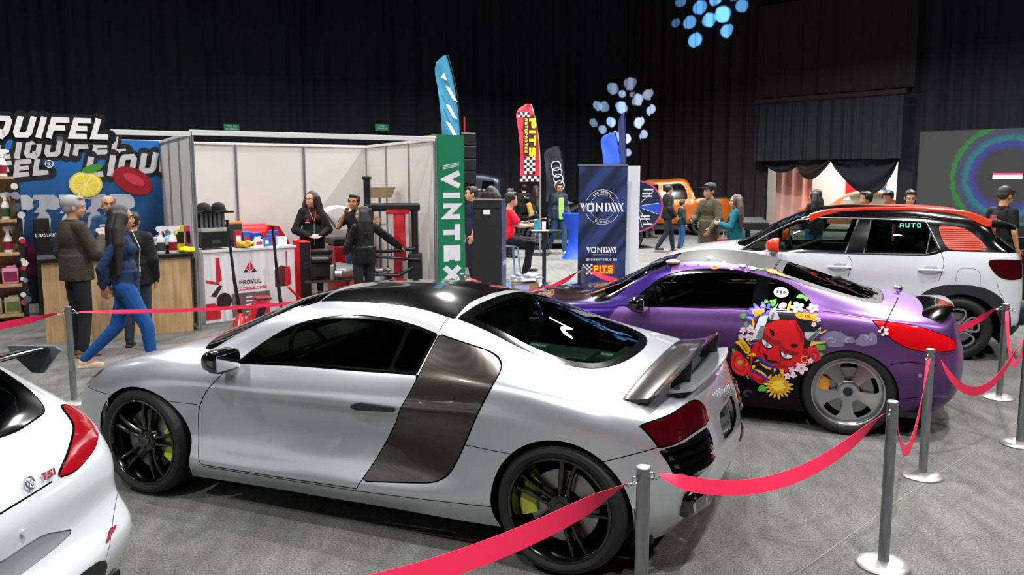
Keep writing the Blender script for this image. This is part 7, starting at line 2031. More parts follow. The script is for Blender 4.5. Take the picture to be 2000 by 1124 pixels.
# black stickered stand beside the shelf
o = MB().box((0, 0, .68), (.20, .10, 1.36), bev=.01).build('sticker_column', mat('column_black', '18181c', .45)); o.location = (-6.62, 11.62, 0); o.rotation_euler = (0, 0, RZ); tag(o, 'narrow black signed display column beside the shelf rack', 'display')
P, _w = stroke_text('LIQUIFEL', .045, .01, .7, shear=.3); polys_mesh(P, 0, 'lettering', M_LWHT, o, LM(-.09, 1.1, -.052))
# green tower
tw = empty('green_tower', (-.93, 12.12, 0), RZ, 'tall green sign tower with white vertical lettering and wooden side', 'sign tower')
MB().box((.02, .22, 1.27), (.44, .40, 2.54)).build('core', mat('tower_wood', '9c7a4c', .6), tw)
MB().box((.045, .005, 1.27), (.43, .03, 2.54)).build('green_face', mat('sign_green', '057a50', .45), tw)
P, wd = stroke_text('VINTEX', .27, .088, 1.0, .30)
P = [[(q[0], q[1]) for q in poly] for poly in P]
sc = 1.66 / wd
for poly in P: pass
P = [[(q[0] * sc * .98, q[1]) for q in poly] for poly in P]
Mt = Matrix(((0, 1, 0, -.09), (0, 0, -1, -.013), (-1, 0, 0, 2.02), (0, 0, 0, 1)))
polys_mesh(P, .004, 'lettering', mat('lettering_pale', 'e8e6ee', .4), tw, Mt)
b = MB()
for k in range(3): b.prism([(-.09, 2.045 + .022 * k), (.17, 2.095 + .022 * k), (.17, 2.105 + .022 * k), (-.09, 2.055 + .022 * k)], -.014, -.018, Matrix(((1, 0, 0, 0), (0, 0, 1, 0), (0, 1, 0, 0), (0, 0, 0, 1))))
b.build('leaf_strokes', mat('lettering_pale', 'e8e6ee', .4), tw, recalc=True)
# ---------------------------------------------------------------- barriers
M_BELT = mat('pink_red_webbing', 'ea2150', .65); M_BRUSH = mat('worn_steel', '8e9094', .38, .9); noise_col(M_BRUSH, '7c7e82', 'a6a8ac', 14, 5, .6, stretch=(3, 3, .4))
M_BASE = mat('dull_aluminium', 'b0aeaa', .42, .8); noise_col(M_BASE, '9a948c', 'c0bebc', 7, 5, .6)
proto = None
def stanchion(x, y, label, rz=0):
 global proto
 if proto is None:
  r = empty('barrier_post', (x, y, 0), rz, label, 'barrier post', 'steel barrier posts')
  b = MB(); b.lathe([(0, .032), (.035, .032), (.085, .028), (.118, .018), (.126, .008), (.124, 0), (0, 0)], n=40); b.build('base', M_BASE, r, smooth=40)
  b = MB(); b.lathe([(.026, .025), (.026, .822), (.0275, .824), (.0275, .832), (.024, .836), (0, .837)], n=28); b.build('pole', M_BRUSH, r, smooth=40)
  for s in (-1, 1):
   b = MB(); b.tube([(s * (.026 + .014 - .014 * cos(a)), 0, .79 + .014 * sin(a)) for a in np.linspace(0, 2 * pi, 14, endpoint=False)], .0032, 6, closed=True)
   b.build('eyelet', M_STEEL, r, smooth=60)
   b = MB()
   for k in range(2): b.tube([(s * (.052 + .017 * k + .011 * cos(a)), .006 * sin(a) * (1 - k), .783 - .006 * k + .006 * sin(a) * k) for a in np.linspace(0, 2 * pi, 10, endpoint=False)], .0025, 5, closed=True)
   b.build('chain_link', M_STEEL, r, smooth=60)
  proto = r
 else:
  r = copy_tree(proto); r.location = (x, y, 0); r.rotation_euler = (0, 0, rz); r['label'] = label
 return r
SP = dict(A=(-3.73, 6.85), B=(.488, 2.947), C=(1.83, 3.86), D=(2.635, 5.10), E=(4.25, 7.02), F=(3.65, 5.74), G=(.873, 10.0), H=(-.57, 9.316), J=(-1.2, 1.9), K=(-6.4, 6.1), I=(2.75, 9.15), L=(3.45, 8.1))
RZp = dict(A=.55, B=.55, C=.9, D=.8, E=-.9, F=.6, G=.1, H=.4, J=.5, K=.2, I=-.7, L=-.9)
LBp = dict(A='steel barrier post standing left of the silver coupe nose near the man in brown', B='nearest steel barrier post in front of the silver coupe rear wheel', C='steel barrier post in the right foreground, whole pole and base in view', D='steel barrier post just behind the purple coupe tail lamp corner',
  E='farther steel barrier post beside the white crossover rear wheel', F='steel barrier post at the right frame edge, only its base and lower pole showing', G='steel barrier post in front of the navy roll-up banner', H='steel barrier post showing its tip above the black roof near the green tower',
  J='steel barrier post below the left foreground', K='steel barrier post left of the wooden shelf walkway', I='steel barrier post hidden beyond the purple windscreen', L='steel barrier post between purple coupe and white crossover')
for k in 'ABCDEFGHJKIL': stanchion(*SP[k], LBp[k], RZp[k])
def belt(a, c, sag, label, tw=0, off=.085, w_=.062):
 p0 = Vector((*SP[a], .782)); p1 = Vector((*SP[c], .782)); d = (p1 - p0).normalized(); p0 = p0 + d * off; p1 = p1 - d * off
 b = MB(); n = 36; V = []
 sdv = Vector((-d.y, d.x, 0))
 for i in range(n + 1):
  t = i / n; p = p0.lerp(p1, t); p.z -= sag * 4 * t * (1 - t)
  a_ = tw * sin(pi * t) + .9 * math.exp(-t * n / 2.5) - .9 * math.exp(-(1 - t) * n / 2.5); up = Vector((0, 0, 1)) * cos(a_) + sdv * sin(a_)
  ww = w_ * (.45 + .55 * min(1, t * n / 3, (1 - t) * n / 3))
  V.append([b.bm.verts.new(p + up * ww * q + sdv * e) for q, e in ((-.5, -.0008), (.5, -.0008), (.5, .0008), (-.5, .0008))])
 for A, B in zip(V[:-1], V[1:]):
  for q in range(4): b.bm.faces.new((A[q], A[(q + 1) % 4], B[(q + 1) % 4], B[q]))
 b.bm.faces.new(V[0]); b.bm.faces.new(V[-1][::-1])
 return tag(b.build('barrier_belt', M_BELT, smooth=60, recalc=True), label, 'belt', 'pink red barrier belts')
belt('B', 'J', .13, 'wide pink belt running from the nearest post to the lower left across the rear wheel', -.3, w_=.078); belt('B', 'C', .17, 'pink belt sagging from the nearest post to the right foreground post', .35)
belt('C', 'D', .38, 'pink belt hanging in a deep v between right foreground post and the next one', .1); belt('D', 'F', .30, 'pink red belt drooping to the right of the post behind the purple tail')
belt('E', 'F', .32, 'pink belt dropping steeply from the far right post', .2); belt('L', 'E', .30, 'pink belt passing low in front of the crossover rear wheel')
belt('K', 'A', .16, 'pink belt at the far left between shelf and brown jacket man'); belt('A', 'H', .10, 'long thin pink belt running behind the silver bonnet', w_=.034); belt('H', 'G', .22, 'red belt section between green tower and navy banner', .3); belt('G', 'I', .16, 'pink belt right of the navy banner foot', .2)
# ---------------------------------------------------------------- white booth contents
M_RED = mat('machine_red', 'c41420', .35, .1, .4); M_MBLK = mat('machine_black', '141417', .4)
tb = empty('printed_table', (-3.60, 11.22, 0), atan2(.93, .92), 'display table wrapped in a white printed tool graphic with a red triangle logo', 'table')
M_PRT = mat('table_print', 'dcdae0', .5); noise_col(M_PRT, 'cfccd4', 'e8e6ea', 1.2, 2, .5, stretch=(6, 1, .1))
MB().box((.05, .30, .47), (1.34, .56, .94)).build('printed_cover', M_PRT, tb); MB().box((.05, .30, .955), (1.38, .60, .03)).build('table_top', mat('table_white', 'dedcd8', .5), tb)
TM = lambda x, z, y=.017: Matrix(((1, 0, 0, x), (0, 0, -1, y), (0, 1, 0, z), (0, 0, 0, 1)))
def flat(par, name, polys, m, M): return polys_mesh(polys, 0, name, m, par, M)
cR, cDk, cBr = mat('print_red', 'c02030', .5), mat('print_dark', '2a2024', .5), mat('print_mauve', '6e5458', .5)
flat(tb, 'logo_triangle', [[(-.005, .19), (-.06, .10), (-.005, .055)], [(.005, .19), (.06, .10), (.005, .055)], [(-.005, .055), (-.02, .04), (-.005, .03)]], cR, TM(.03, .60))
flat(tb, 'logo_base', [[(-.065, .09), (-.10, .04), (-.015, .04)], [(.065, .09), (.10, .04), (.015, .04)]], cDk, TM(.03, .60, .0165))
P, w_ = stroke_text('PROVUL', .055, .013, .85, .2); flat(tb, 'lettering', P, cDk, TM(.03 - w_ / 2, .48))
flat(tb, 'red_banner', [[(-.24, 0), (.24, 0), (.24, .035), (-.24, .035)]], mat('print_coral', 'd84858', .5), TM(.03, .40)); flat(tb, 'banner_text', [[(-.20 + .05 * k, .012), (-.165 + .05 * k, .012), (-.165 + .05 * k, .024), (-.20 + .05 * k, .024)] for k in range(8)], M_LWHT, TM(.03, .40, .0155))
flat(tb, 'mauve_panel', [[(-.28, 0), (.28, 0), (.28, .32), (-.28, .32)]], cBr, TM(.03, .04)); flat(tb, 'panel_text', [[(-.08, .05 + .05 * k), (-.08 + .1 * (1 + k % 2 * .4), .05 + .05 * k), (-.08 + .1 * (1 + k % 2 * .4), .062 + .05 * k), (-.08, .062 + .05 * k)] for k in range(5)], M_LWHT, TM(.03, .04, .0155))
flat(tb, 'lift_print', [[(-.46, .82), (-.41, .82), (-.38, .52), (-.44, .48), (-.46, .5)], [(-.60, .50), (-.42, .46), (-.42, .49), (-.60, .54)]], cR, TM(0, .04)); flat(tb, 'balancer_print', [[(-.62, 0), (-.42, 0), (-.42, .16), (-.5, .22), (-.62, .22)]], cR, TM(0, .04))
flat(tb, 'tyre_print', [[(.11 * cos(a) - .36, .11 * sin(a) + .22) for a in np.linspace(0, 6.28, 20)[:-1]]], cDk, TM(0, .06, .016)); flat(tb, 'hood_print', [[(-.55, .3), (-.42, .44), (-.38, .42), (-.47, .28)]], cDk, TM(0, .06, .016))
flat(tb, 'changer_print', [[(.40, .34), (.62, .34), (.62, .60), (.5, .64), (.40, .58)]], mat('print_brown', '5a2420', .5), TM(0, .06)); flat(tb, 'changer_red_print', [[(.55, .34), (.66, .36), (.64, .62), (.56, .6)], [(.58, .6), (.60, .6), (.60, .84), (.58, .84)]], cR, TM(0, .06, .016)); flat(tb, 'jack_print', [[(.42, .0), (.64, .06), (.64, .08), (.42, .02)], [(.44, .1), (.62, .0), (.64, .02), (.46, .12)]], cR, TM(0, .06))
def tp(x, y, z=.972):
 a = atan2(.93, .92); return Vector((-3.60 + cos(a) * x - sin(a) * y, 11.22 + sin(a) * x + cos(a) * y, z))
ta = atan2(.93, .92)
cab = empty('injector_tester', tp(-.40, .25), ta, 'black bench tester with glass tubes standing on the printed table', 'tester')
MB().box((0, 0, .13), (.38, .30, .22), bev=.01).build('body', M_MBLK, cab); MB().box((0, -.152, .10), (.12, .006, .05)).build('drawer_pull', mat('pull_grey', '3a3a3e', .4), cab)
MB().box((0, 0, .26), (.37, .28, .05), bev=.005).build('control_panel', mat('panel_grey', 'a8a8a8', .4), cab)
for k in range(6): MB().cone((-.15 + .06 * k, -.08, .285), (-.15 + .06 * k, -.08, .48), .02, .02, 10).build('glass_tube', mat('tube_grey', '5a5e62', .2), cab)
MB().box((0, .08, .38), (.37, .12, .20)).build('back_box', mat('tester_dark', '202226', .5), cab); MB().box((.02, 0, .495), (.50, .32, .025), bev=.005).build('top_shelf', M_MBLK, cab)
def ballcap(loc, rz, label):
 r = empty('baseball_cap', loc, rz, label, 'cap', 'black caps on the tester')
 b = MB(); b.lathe([(.095, 0), (.098, .02), (.092, .06), (.07, .095), (.03, .112), (0, .115)], n=24); b.build('crown', mat('cap_black', '101013', .8), r, smooth=60)
 b = MB(); b.lathe([(0.0, .006), (.085, .006), (.085, 0.0)], n=20, M=Matrix.Translation((0, -.085, 0)) @ Matrix.Diagonal((1, 1, 1, 1))); b.build('peak', mat('cap_black', '101013', .8), r)
 flat(r, 'cap_logo', [[(0, .045), (-.025, 0), (.025, 0)]], cR, Matrix(((1, 0, 0, 0), (0, .45, -.9, -.094), (0, .9, .45, .035), (0, 0, 0, 1))))
ballcap(tp(-.50, .20, 1.48), ta + .3, 'left black cap with red triangle on the bench tester'); ballcap(tp(-.28, .24, 1.48), ta, 'right black cap with red triangle on the bench tester')
tc_ = empty('open_tool_case', tp(.02, .38), ta, 'open black and orange tool case on the printed table', 'tool case')
MB().box((0, 0, .03), (.34, .20, .06), bev=.01).build('case_base', M_MBLK, tc_); MB().box((0, .10, .20), (.34, .05, .30), rot=Matrix.Rotation(-.2, 4, 'X'), bev=.02).build('case_lid', mat('case_orange', 'd8701c', .5), tc_); MB().box((0, .07, .19), (.29, .04, .25), rot=Matrix.Rotation(-.2, 4, 'X'), bev=.01).build('tool_tray', M_MBLK, tc_)
for i, (x, y, w_, h, c, n_) in enumerate(((-.06, .16, .09, .24, 'b82030', 'tall red carton'), (.05, .15, .10, .22, '2060c0', 'tall blue carton'), (.30, .34, .14, .18, '1a50b8', 'blue box at the back'), (.22, .12, .12, .10, 'e0e0e4', 'white box with red triangle'), (.33, .10, .07, .12, '3070c8', 'small blue tin'), (.45, .18, .10, .16, '2a60c0', 'blue and white tin'), (.58, .12, .13, .12, 'e4e4e8', 'white carton by the table corner'), (.56, .30, .12, .20, '2458b0', 'blue carton behind the white one'))):
 o = MB().box((0, 0, h / 2), (w_, w_ * .7, h), bev=.004).build('product_box', mat('pbox_' + c, c, .45)); o.location = tp(x, y); o.rotation_euler = (0, 0, ta + .1 * (i % 3 - 1)); tag(o, n_ + ' on the printed table', 'box', 'product boxes on the printed table')
 MB().box((0, -w_ * .351, h * .5), (w_ * .7, .004, h * .4)).build('label', mat('plab_%d' % (i % 2), ('e8e8f0', 'b82838')[i % 2], .5), o)
blob('snack_bag', tp(-.02, .06), (.11, .06, .05), mat('nuts_yellow', 'd8b030', .5), 'clear bag of yellow sweets at the table front edge', 'bag', 7, 3, .8)
def handle_jack(x, y, zt, lean, label, rz):
 r = empty('jack_handle_stand', (x, y, 0), rz, label, 'jack', 'black jack handles')
 b = MB(); b.cone((0, 0, .12), (-lean, 0, zt * .45), .026, .024, 10); b.cone((-lean, 0, zt * .45), (-lean * 2, 0, zt), .020, .018, 10); b.cone((-lean * 2, 0, zt), (-lean * 2, 0, zt + .02), .03, .03, 10); b.build('handle', M_MBLK, r, smooth=40)
 b = MB(); b.cone((0, 0, 0), (0, 0, .16), .11, .03, 12); b.build('foot', M_RED, r, smooth=40)
handle_jack(-3.56, 10.68, 1.36, .06, 'left black jack handle with red foot before the printed table', 0); handle_jack(-3.12, 11.05, 1.26, .04, 'right black jack handle before the printed table', .2)
jk = empty('floor_jack', (-3.30, 10.62, 0), .5, 'red floor jack leaning body in front of the printed table', 'jack')
b = MB(); b.box((0, 0, .18), (.20, .22, .36), rot=Matrix.Rotation(.35, 4, 'Y'), bev=.02); b.build('body', M_RED, jk); b = MB(); b.box((.05, 0, .37), (.20, .24, .03), bev=.008); b.build('pad', mat('dark_red', '6a0c12', .5), jk)
MB().box((0, -.112, .18), (.09, .01, .22), rot=Matrix.Rotation(.35, 4, 'Y')).build('slot', M_MBLK, jk)
# low red trolley jacks in the middle
for i, (x, y, rz, lb) in enumerate(((-2.75, 11.75, .9, 'low red trolley jack left of the woman in black'),)):
 r = empty('trolley_jack', (x, y, 0), rz, lb, 'jack', 'low red trolley jacks')
 MB().box((0, 0, .13), (.75, .30, .12), bev=.03).build('frame', M_RED, r); b = MB(); b.cone((.25, 0, .18), (.25, 0, .23), .09, .08, 16); b.build('saddle', M_MBLK, r)
 b = MB(); b.cone((-.3, 0, .18), (-.55, 0, .42), .018, .018, 8); b.build('handle', M_RED, r)
 for sx in (-.3, .3):
  for sy in (-.15, .15): MB().cone((sx, sy - .02, .05), (sx, sy + .02, .05), .05, .05, 12).build('wheel', M_MBLK, r)
o = MB().cone((0, 0, 0), (0, 0, .20), .04, .035, 16).build('steel_flask', M_STEEL, smooth=40); o.location = (-2.95, 12.55, 0); tag(o, 'small steel flask on the floor by the woman in black', 'flask')
# compressor with tank
cm = empty('air_compressor', (-3.98, 12.92, 0), .52, 'big red machine with rounded tank and hood behind the printed table', 'machine')
b = MB(); b.cone((-.42, 0, 1.05), (.10, 0, 1.05), .17, .17, 28); b.sphere((-.42, 0, 1.05), .17, 24, (.45, 1, 1)); b.sphere((.10, 0, 1.05), .17, 24, (.45, 1, 1)); b.build('tank', M_RED, cm, smooth=50)
b = MB(); b.prism([(.05, 0), (.52, 0), (.50, .55), (.42, .95), (.28, 1.18), (.12, 1.2), (.02, .9)], -.22, .22, Matrix(((1, 0, 0, 0), (0, 0, -1, 0), (0, 1, 0, 0), (0, 0, 0, 1)))); b.build('hood_panel', M_RED, cm, smooth=30, recalc=True)
MB().box((-.2, -.05, .45), (.42, .35, .86), bev=.03).build('cabinet', M_RED, cm)
tc2 = empty('tool_cabinet', (-3.13, 12.25, 0), ta - pi / 2 + 1.3, 'narrow black tool cabinet with red side next to the table', 'cabinet')
MB().box((0, 0, .50), (.16, .40, 1.0), bev=.01).build('body', M_RED, tc2); MB().box((-.01, -.205, .55), (.15, .012, .85)).build('front', M_MBLK, tc2)
for k in range(4): MB().box((0, -.215, .82 - .07 * k), (.07, .01, .018)).build('drawer_pull', M_CHROME, tc2)
# wheel balancer
wb = empty('wheel_balancer', (-2.74, 13.60, 0), .5, 'wheel balancer with white hood, screen and red body behind the standing people', 'machine')
MB().box((.05, 0, .42), (.62, .50, .84), bev=.03).build('body', M_RED, wb); MB().box((.05, 0, .90), (.66, .54, .10), bev=.02).build('top', M_MBLK, wb)
b = MB(); b.lathe([(.0, -.10), (.36, -.10), (.40, -.06), (.40, .06), (.36, .10), (0, .10)], axis='Y', n=30, a0=.1, a1=2.2, c=(-.12, .05, 1.08)); b.build('white_hood', M_WPL, wb, smooth=40, recalc=True)
MB().box((.32, .1, 1.28), (.34, .10, .28), rot=Matrix.Rotation(-.15, 4, 'X'), bev=.02).build('screen_housing', mat('housing_grey', '8c9490', .5), wb); MB().box((.32, .035, 1.23), (.26, .012, .14), rot=Matrix.Rotation(-.15, 4, 'X')).build('screen', mat('screen_dark', '20261e', .3), wb)
MB().box((.32, .025, 1.23), (.12, .012, .07), rot=Matrix.Rotation(-.15, 4, 'X')).build('yellow_digits', mat('digit_yellow', 'e8e030', .5, emit='e8e030', es=.6), wb)
eng = empty('engine_display', (-2.86, 12.30, 0), .3, 'bare engine with silver gearbox casing between the two standing people', 'engine')
b = MB(); b.box((-.05, 0, .62), (.40, .32, .34), bev=.05); b.cone((-.15, -.17, .72), (.1, -.17, .72), .05); b.cone((-.1, -.17, .55), (-.1, -.22, .55), .08); b.box((0, 0, .83), (.34, .2, .08), bev=.02); b.build('block', M_MBLK, eng, smooth=30)
b = MB(); b.cone((.22, 0, .50), (.52, 0, .52), .17, .10, 18); b.box((.15, 0, .50), (.08, .34, .30), bev=.03); b.cone((.2, -.15, .50), (.3, -.18, .50), .06); b.build('gearbox', mat('cast_alloy', 'a8aaac', .4, .8), eng, smooth=30)
b = MB()
for sx in (-.22, .4):
 for sy in (-.15, .15): b.cone((sx, sy, 0), (sx, sy, .42), .018, .018, 8)
b.box((.09, 0, .40), (.72, .36, .04)); b.build('stand', mat('stand_grey', '3a3c40', .5), eng)
# tyre changer
ty = empty('tyre_changer', (-1.86, 12.05, 0), .05, 'tyre changer with black arm, red pillar and black side column by the right wall', 'machine')
b = MB(); b.box((-.24, 0, 1.22), (.09, .12, 1.40), bev=.01); b.box((-.24, 0, 1.92), (.12, .15, .05), bev=.01); b.box((-.28, 0, 1.40), (.26, .20, .20), bev=.04); b.box((.12, 0, 1.50), (.80, .14, .12), bev=.03); b.build('arm', M_MBLK, ty)
b = MB(); b.box((.22, .02, .95), (.17, .15, 1.05), bev=.01); b.box((.20, .02, 1.44), (.34, .18, .08), bev=.01); b.build('red_pillar', M_RED, ty)
b = MB(); b.cone((.44, 0, .75), (.44, 0, 1.5), .05, .05, 12); b.box((.44, 0, .55), (.20, .20, .55), bev=.02); b.build('side_column', M_MBLK, ty, smooth=30)
b = MB(); b.tube([(-.4, -.1, .88), (0, -.12, .86), (.44, -.05, .90)], .025, 8); b.tube([(-.3, -.15, .80), (.1, -.2, .78), (.52, -.1, .74)], .02, 8); b.tube([(-.4, -.2, .55), (.2, -.2, .52), (.4, -.1, .62)], .03, 8); b.build('arms', M_MBLK, ty, smooth=50)
b = MB(); b.box((-.15, 0, .22), (.70, .55, .44), bev=.04); b.build('cabinet', M_RED, ty); b = MB(); b.cone((-.15, -.05, .46), (-.15, -.05, .52), .26, .24, 24); b.build('turntable', mat('turntable', '6a6c70', .3, .8), ty, smooth=40)
b = MB(); b.box((-.15, -.05, .58), (.5, .12, .05), bev=.02, rot=.5); b.box((-.15, -.05, .60), (.12, .42, .05), bev=.02, rot=.5); b.build('clamps', mat('clamp_silver', 'b8babc', .3, .9), ty)
b = MB(); b.cone((.30, -.12, .1), (.30, -.12, .72), .045, .045, 14); b.build('air_cylinder', mat('cylinder_grey', 'a0a2a6', .3, .6), ty, smooth=40)
MB().box((.10, -.075, .98), (.02, .012, .45)).build('warning_label', mat('label_blue', '58a8e0', .5), ty)
fl_ = empty('oil_drainer', (-2.07, 12.98, 0), 0, 'oil drain stand with tan bowl on a steel pole against the side wall', 'stand')
b = MB(); b.cone((0, 0, 1.62), (0, 0, 1.78), .19, .25, 28); b.build('bowl', mat('tan_plastic', 'b09c78', .5), fl_, smooth=40); b = MB(); b.cone((0, 0, .1), (0, 0, 1.62), .022, .022, 12); b.box((-.05, 0, 1.20), (.30, .20, .015)); b.cone((0, 0, 0), (0, 0, .12), .25, .2, 20); b.build('pole', M_STEEL, fl_, smooth=40)
b = MB(); b.lathe([(.03, -.02), (.05, -.02), (.05, .02), (.03, .02)], c=(-.03, -.06, 1.27), axis='Y', n=16); b.build('gauge', mat('gauge_orange', 'd88030', .5), fl_, smooth=40)
# ---------------------------------------------------------------- navy roll-up, black cabinet and surroundings
M_NAVY = mat('navy_print', '1c2950', .45)
def navy_nodes(m):
 b = m.node_tree.nodes['Principled BSDF']; tc = nd(m, 'ShaderNodeTexCoord'); mp = nd(m, 'ShaderNodeMapping'); mp0 = nd(m, 'ShaderNodeMapping'); mp0.inputs['Rotation'].default_value = (0, radians(-38), 0)
 w_ = nd(m, 'ShaderNodeTexNoise'); mp.inputs['Scale'].default_value = (7, 7, 1.2); w_.inputs['Scale'].default_value = 1.0; w_.inputs['Detail'].default_value = 1
 r = nd(m, 'ShaderNodeValToRGB'); r.color_ramp.interpolation = 'EASE'; e = r.color_ramp.elements; e[0].position = .38; e[0].color = (*lin('18223e'), 1); e[1].position = .62; e[1].color = (*lin('2c3f74'), 1)
 lk(m, tc.outputs['Object'], mp0.inputs[0]); lk(m, mp0.outputs[0], mp.inputs[0]); lk(m, mp.outputs[0], w_.inputs['Vector']); lk(m, w_.outputs[0], r.inputs[0]); lk(m, r.outputs[0], b.inputs['Base Color'])
navy_nodes(M_NAVY)
ru = empty('roll_up_banner', (1.125, 10.32, 0), .02, 'navy striped roll-up banner with round car detail school emblem', 'banner')
MB().box((0, 0, 1.06), (.60, .006, 2.0)).build('print', M_NAVY, ru); MB().box((0, 0, 2.075), (.62, .02, .025)).build('top_rail', M_ALU, ru); MB().box((0, 0, .04), (.64, .16, .08), bev=.02).build('base', M_ALU, ru)
BM = lambda x, z, y=-.005: Matrix(((1, 0, 0, x), (0, 0, -1, y), (0, 1, 0, z), (0, 0, 0, 1)))
def vonixx(par, x, z, h, M_=None):
 w_ = h * .2; P = []; g = h * .95
 P += [[(-.1 * h, h), (.12 * h, h), (.45 * h, 0), (.38 * h, 0)], [(.18 * h, h), (.36 * h, h), (.52 * h, .45 * h), (.46 * h, .25 * h)], [(.62 * h, h), (.76 * h, h), (.60 * h, .52 * h), (.54 * h, .66 * h)]]
 for k, ch in enumerate('ONI'):
  q, ww = stroke_text(ch, h, w_, .85 if ch != 'I' else .9); P += [[(a + (.75 + 1.02 * k) * h, b_) for a, b_ in poly] for poly in q]
 x0 = 3.15 * h
 for k in range(4):
  xx = x0 + .42 * h * k; P.append([(xx, h), (xx + .20 * h, h), (xx + .62 * h, 0), (xx + .42 * h, 0)])
 P += [[(x0 + .0 * h, 0), (x0 + .16 * h, 0), (x0 + .30 * h, .30 * h), (x0 + .22 * h, .48 * h)], [(x0 + 1.72 * h, h), (x0 + 1.88 * h, h), (x0 + 1.62 * h, .5 * h), (x0 + 1.55 * h, .62 * h)]]
 tw_ = 5.1 * h
 return polys_mesh([[(a - tw_ / 2, b_) for a, b_ in q] for q in P], 0, 'logo_lettering', M_LWHT, par, M_ or BM(x, z))
vonixx(ru, 0, 1.50, .107)
b = MB()
for r_, w2 in ((.215, .0025), (.155, .002)):
 for a0, a1 in ((18, 162), (198, 342)): b.tube([(r_ * cos(radians(a)), -.006, 1.555 + r_ * sin(radians(a))) for a in np.linspace(a0, a1, 24)], w2, 4)
b.build('emblem_rings', M_LWHT, ru)
def arc_text(par, s, r, cx, cz, a_mid, h, flip=False, step=.15):
 P = []
 for k, ch in enumerate(s):
  a = a_mid + (1 if flip else -1) * (k - (len(s) - 1) / 2) * step
  q, ww = stroke_text(ch, h, h * .2, .75)
  ang = a - pi / 2 if not flip else a + pi / 2
  for poly in q: P.append([(cx + r * cos(a) + (x - ww / 2) * cos(ang) - (y - h / 2) * sin(ang), cz + r * sin(a) + (x - ww / 2) * sin(ang) + (y - h / 2) * cos(ang)) for x, y in poly])
 return polys_mesh(P, 0, 'arc_lettering', M_LWHT, par, BM(0, 0))
arc_text(ru, 'CAR DETAIL', .185, 0, 1.555, pi / 2, .026, step=.135); arc_text(ru, 'SCHOOL', .185, 0, 1.555, -pi / 2, .026, True, .18)
vonixx(ru, 0, .985, .075); P, w_ = stroke_text('CAR CARE PRODUCTS', .012, .003, .8, .5); polys_mesh(P, 0, 'small_lettering', M_LWHT, ru, BM(-w_ / 2, .955)); P, w_ = stroke_text('ENCUENTRALO EN', .027, .0055, .75, .45); polys_mesh(P, 0, 'line_lettering', M_LWHT, ru, BM(-w_ / 2, .885))
def pits(par, M, w_=.26, h=.12):
 polys_mesh([[(0, 0), (w_, .012), (w_ + .01, h), (0, h)]], 0, 'red_plate', mat('pits_red', 'c82020', .5), par, M)
 q, ww = stroke_text('PITS', h * .62, h * .17, .8, .18); s_ = (w_ - .03) / ww
 polys_mesh([[(a * s_ + .015, b_ + h * .3) for a, b_ in p] for p in q], .001, 'plate_lettering', mat('pits_yellow', 'f0c818', .5), par, M @ Matrix.Translation((0, 0, .001)))
 q, ww = stroke_text('AUTOPARTES', h * .18, h * .045, .8, .3); s_ = (w_ - .03) / ww
 polys_mesh([[(a * s_ + .015, b_ + h * .07) for a, b_ in p] for p in q], .001, 'plate_small_lettering', mat('pits_yellow', 'f0c818', .5), par, M @ Matrix.Translation((0, 0, .001)))
def checks(par, M, nx, ny, s_):
 polys_mesh([[(0, 0), (nx * s_, 0), (nx * s_, ny * s_), (0, ny * s_)]], 0, 'check_white', M_LWHT, par, M)
 polys_mesh([[(i * s_, j * s_), ((i + 1) * s_, j * s_), ((i + 1) * s_, (j + 1) * s_), (i * s_, (j + 1) * s_)] for i in range(nx) for j in range(ny) if (i + j) % 2], .001, 'check_black', M_LBLK, par, M @ Matrix.Translation((0, 0, .0005)))
checks(ru, BM(-.24, .715), 5, 5, .025); pits(ru, BM(-.115, .712, -.006), .27, .125)
wr2 = empty('white_roll_up', (1.53, 10.46, 0), .12, 'blank white roll-up standing edge behind the navy banner', 'banner')
MB().box((0, 0, 1.06), (.16, .006, 2.02)).build('print', mat('banner_white', 'd8d8de', .5), wr2); MB().box((0, 0, .04), (.20, .16, .08), bev=.02).build('base', M_ALU, wr2)
cb = empty('black_cabinet', (-.30, 9.95, 0), -.14, 'tall black cabinet with a white tag and printed blue side', 'cabinet')
MB().box((0, .16, .83), (.345, .34, 1.66), bev=.004).build('body', mat('cabinet_black', '17171a', .6), cb); MB().box((0, -.012, 1.555), (.345, .006, .003)).build('seam', M_MBLK, cb); MB().box((-.0, -.013, 1.51), (.085, .004, .055)).build('white_tag', M_LWHT, cb)
MB().box((.178, .16, .83), (.012, .33, 1.58)).build('printed_side', M_NAVY, cb)
Ms = Matrix(((0, 0, 1, .186), (1, 0, 0, .16), (0, 1, 0, .86), (0, 0, 0, 1))); vonixx(cb, 0, 0, .05, Ms)
# foam tiles
b = MB(); b2 = MB()
for i in range(5):
 for j in range(4):
  (b if (i + j) % 2 else b2).box((-1.15 + .6 * i, 13.0 + .6 * j, .006), (.597, .597, .012))
tl = b.build('floor_mat', mat('foam_blue', '2050c0', .7)); tag(tl, 'blue and white foam tile mat beyond the black cabinet', 'mat'); b2.build('white_tiles', mat('foam_white', 'c8ccd8', .7), tl)
ht = empty('bistro_table', (.56, 14.3, 0), 0, 'high round bistro table with black pole holding cups', 'table')
b = MB(); b.lathe([(0, 1.03), (.30, 1.03), (.30, 1.0), (0, 1.0)], n=32); b.build('top', M_MBLK, ht, smooth=30); b = MB(); b.cone((0, 0, .02), (0, 0, 1.0), .035, .035, 14); b.build('pole', M_MBLK, ht, smooth=40); b = MB(); b.lathe([(0, .03), (.2, .02), (.22, 0)], n=24); b.build('foot', M_MBLK, ht)
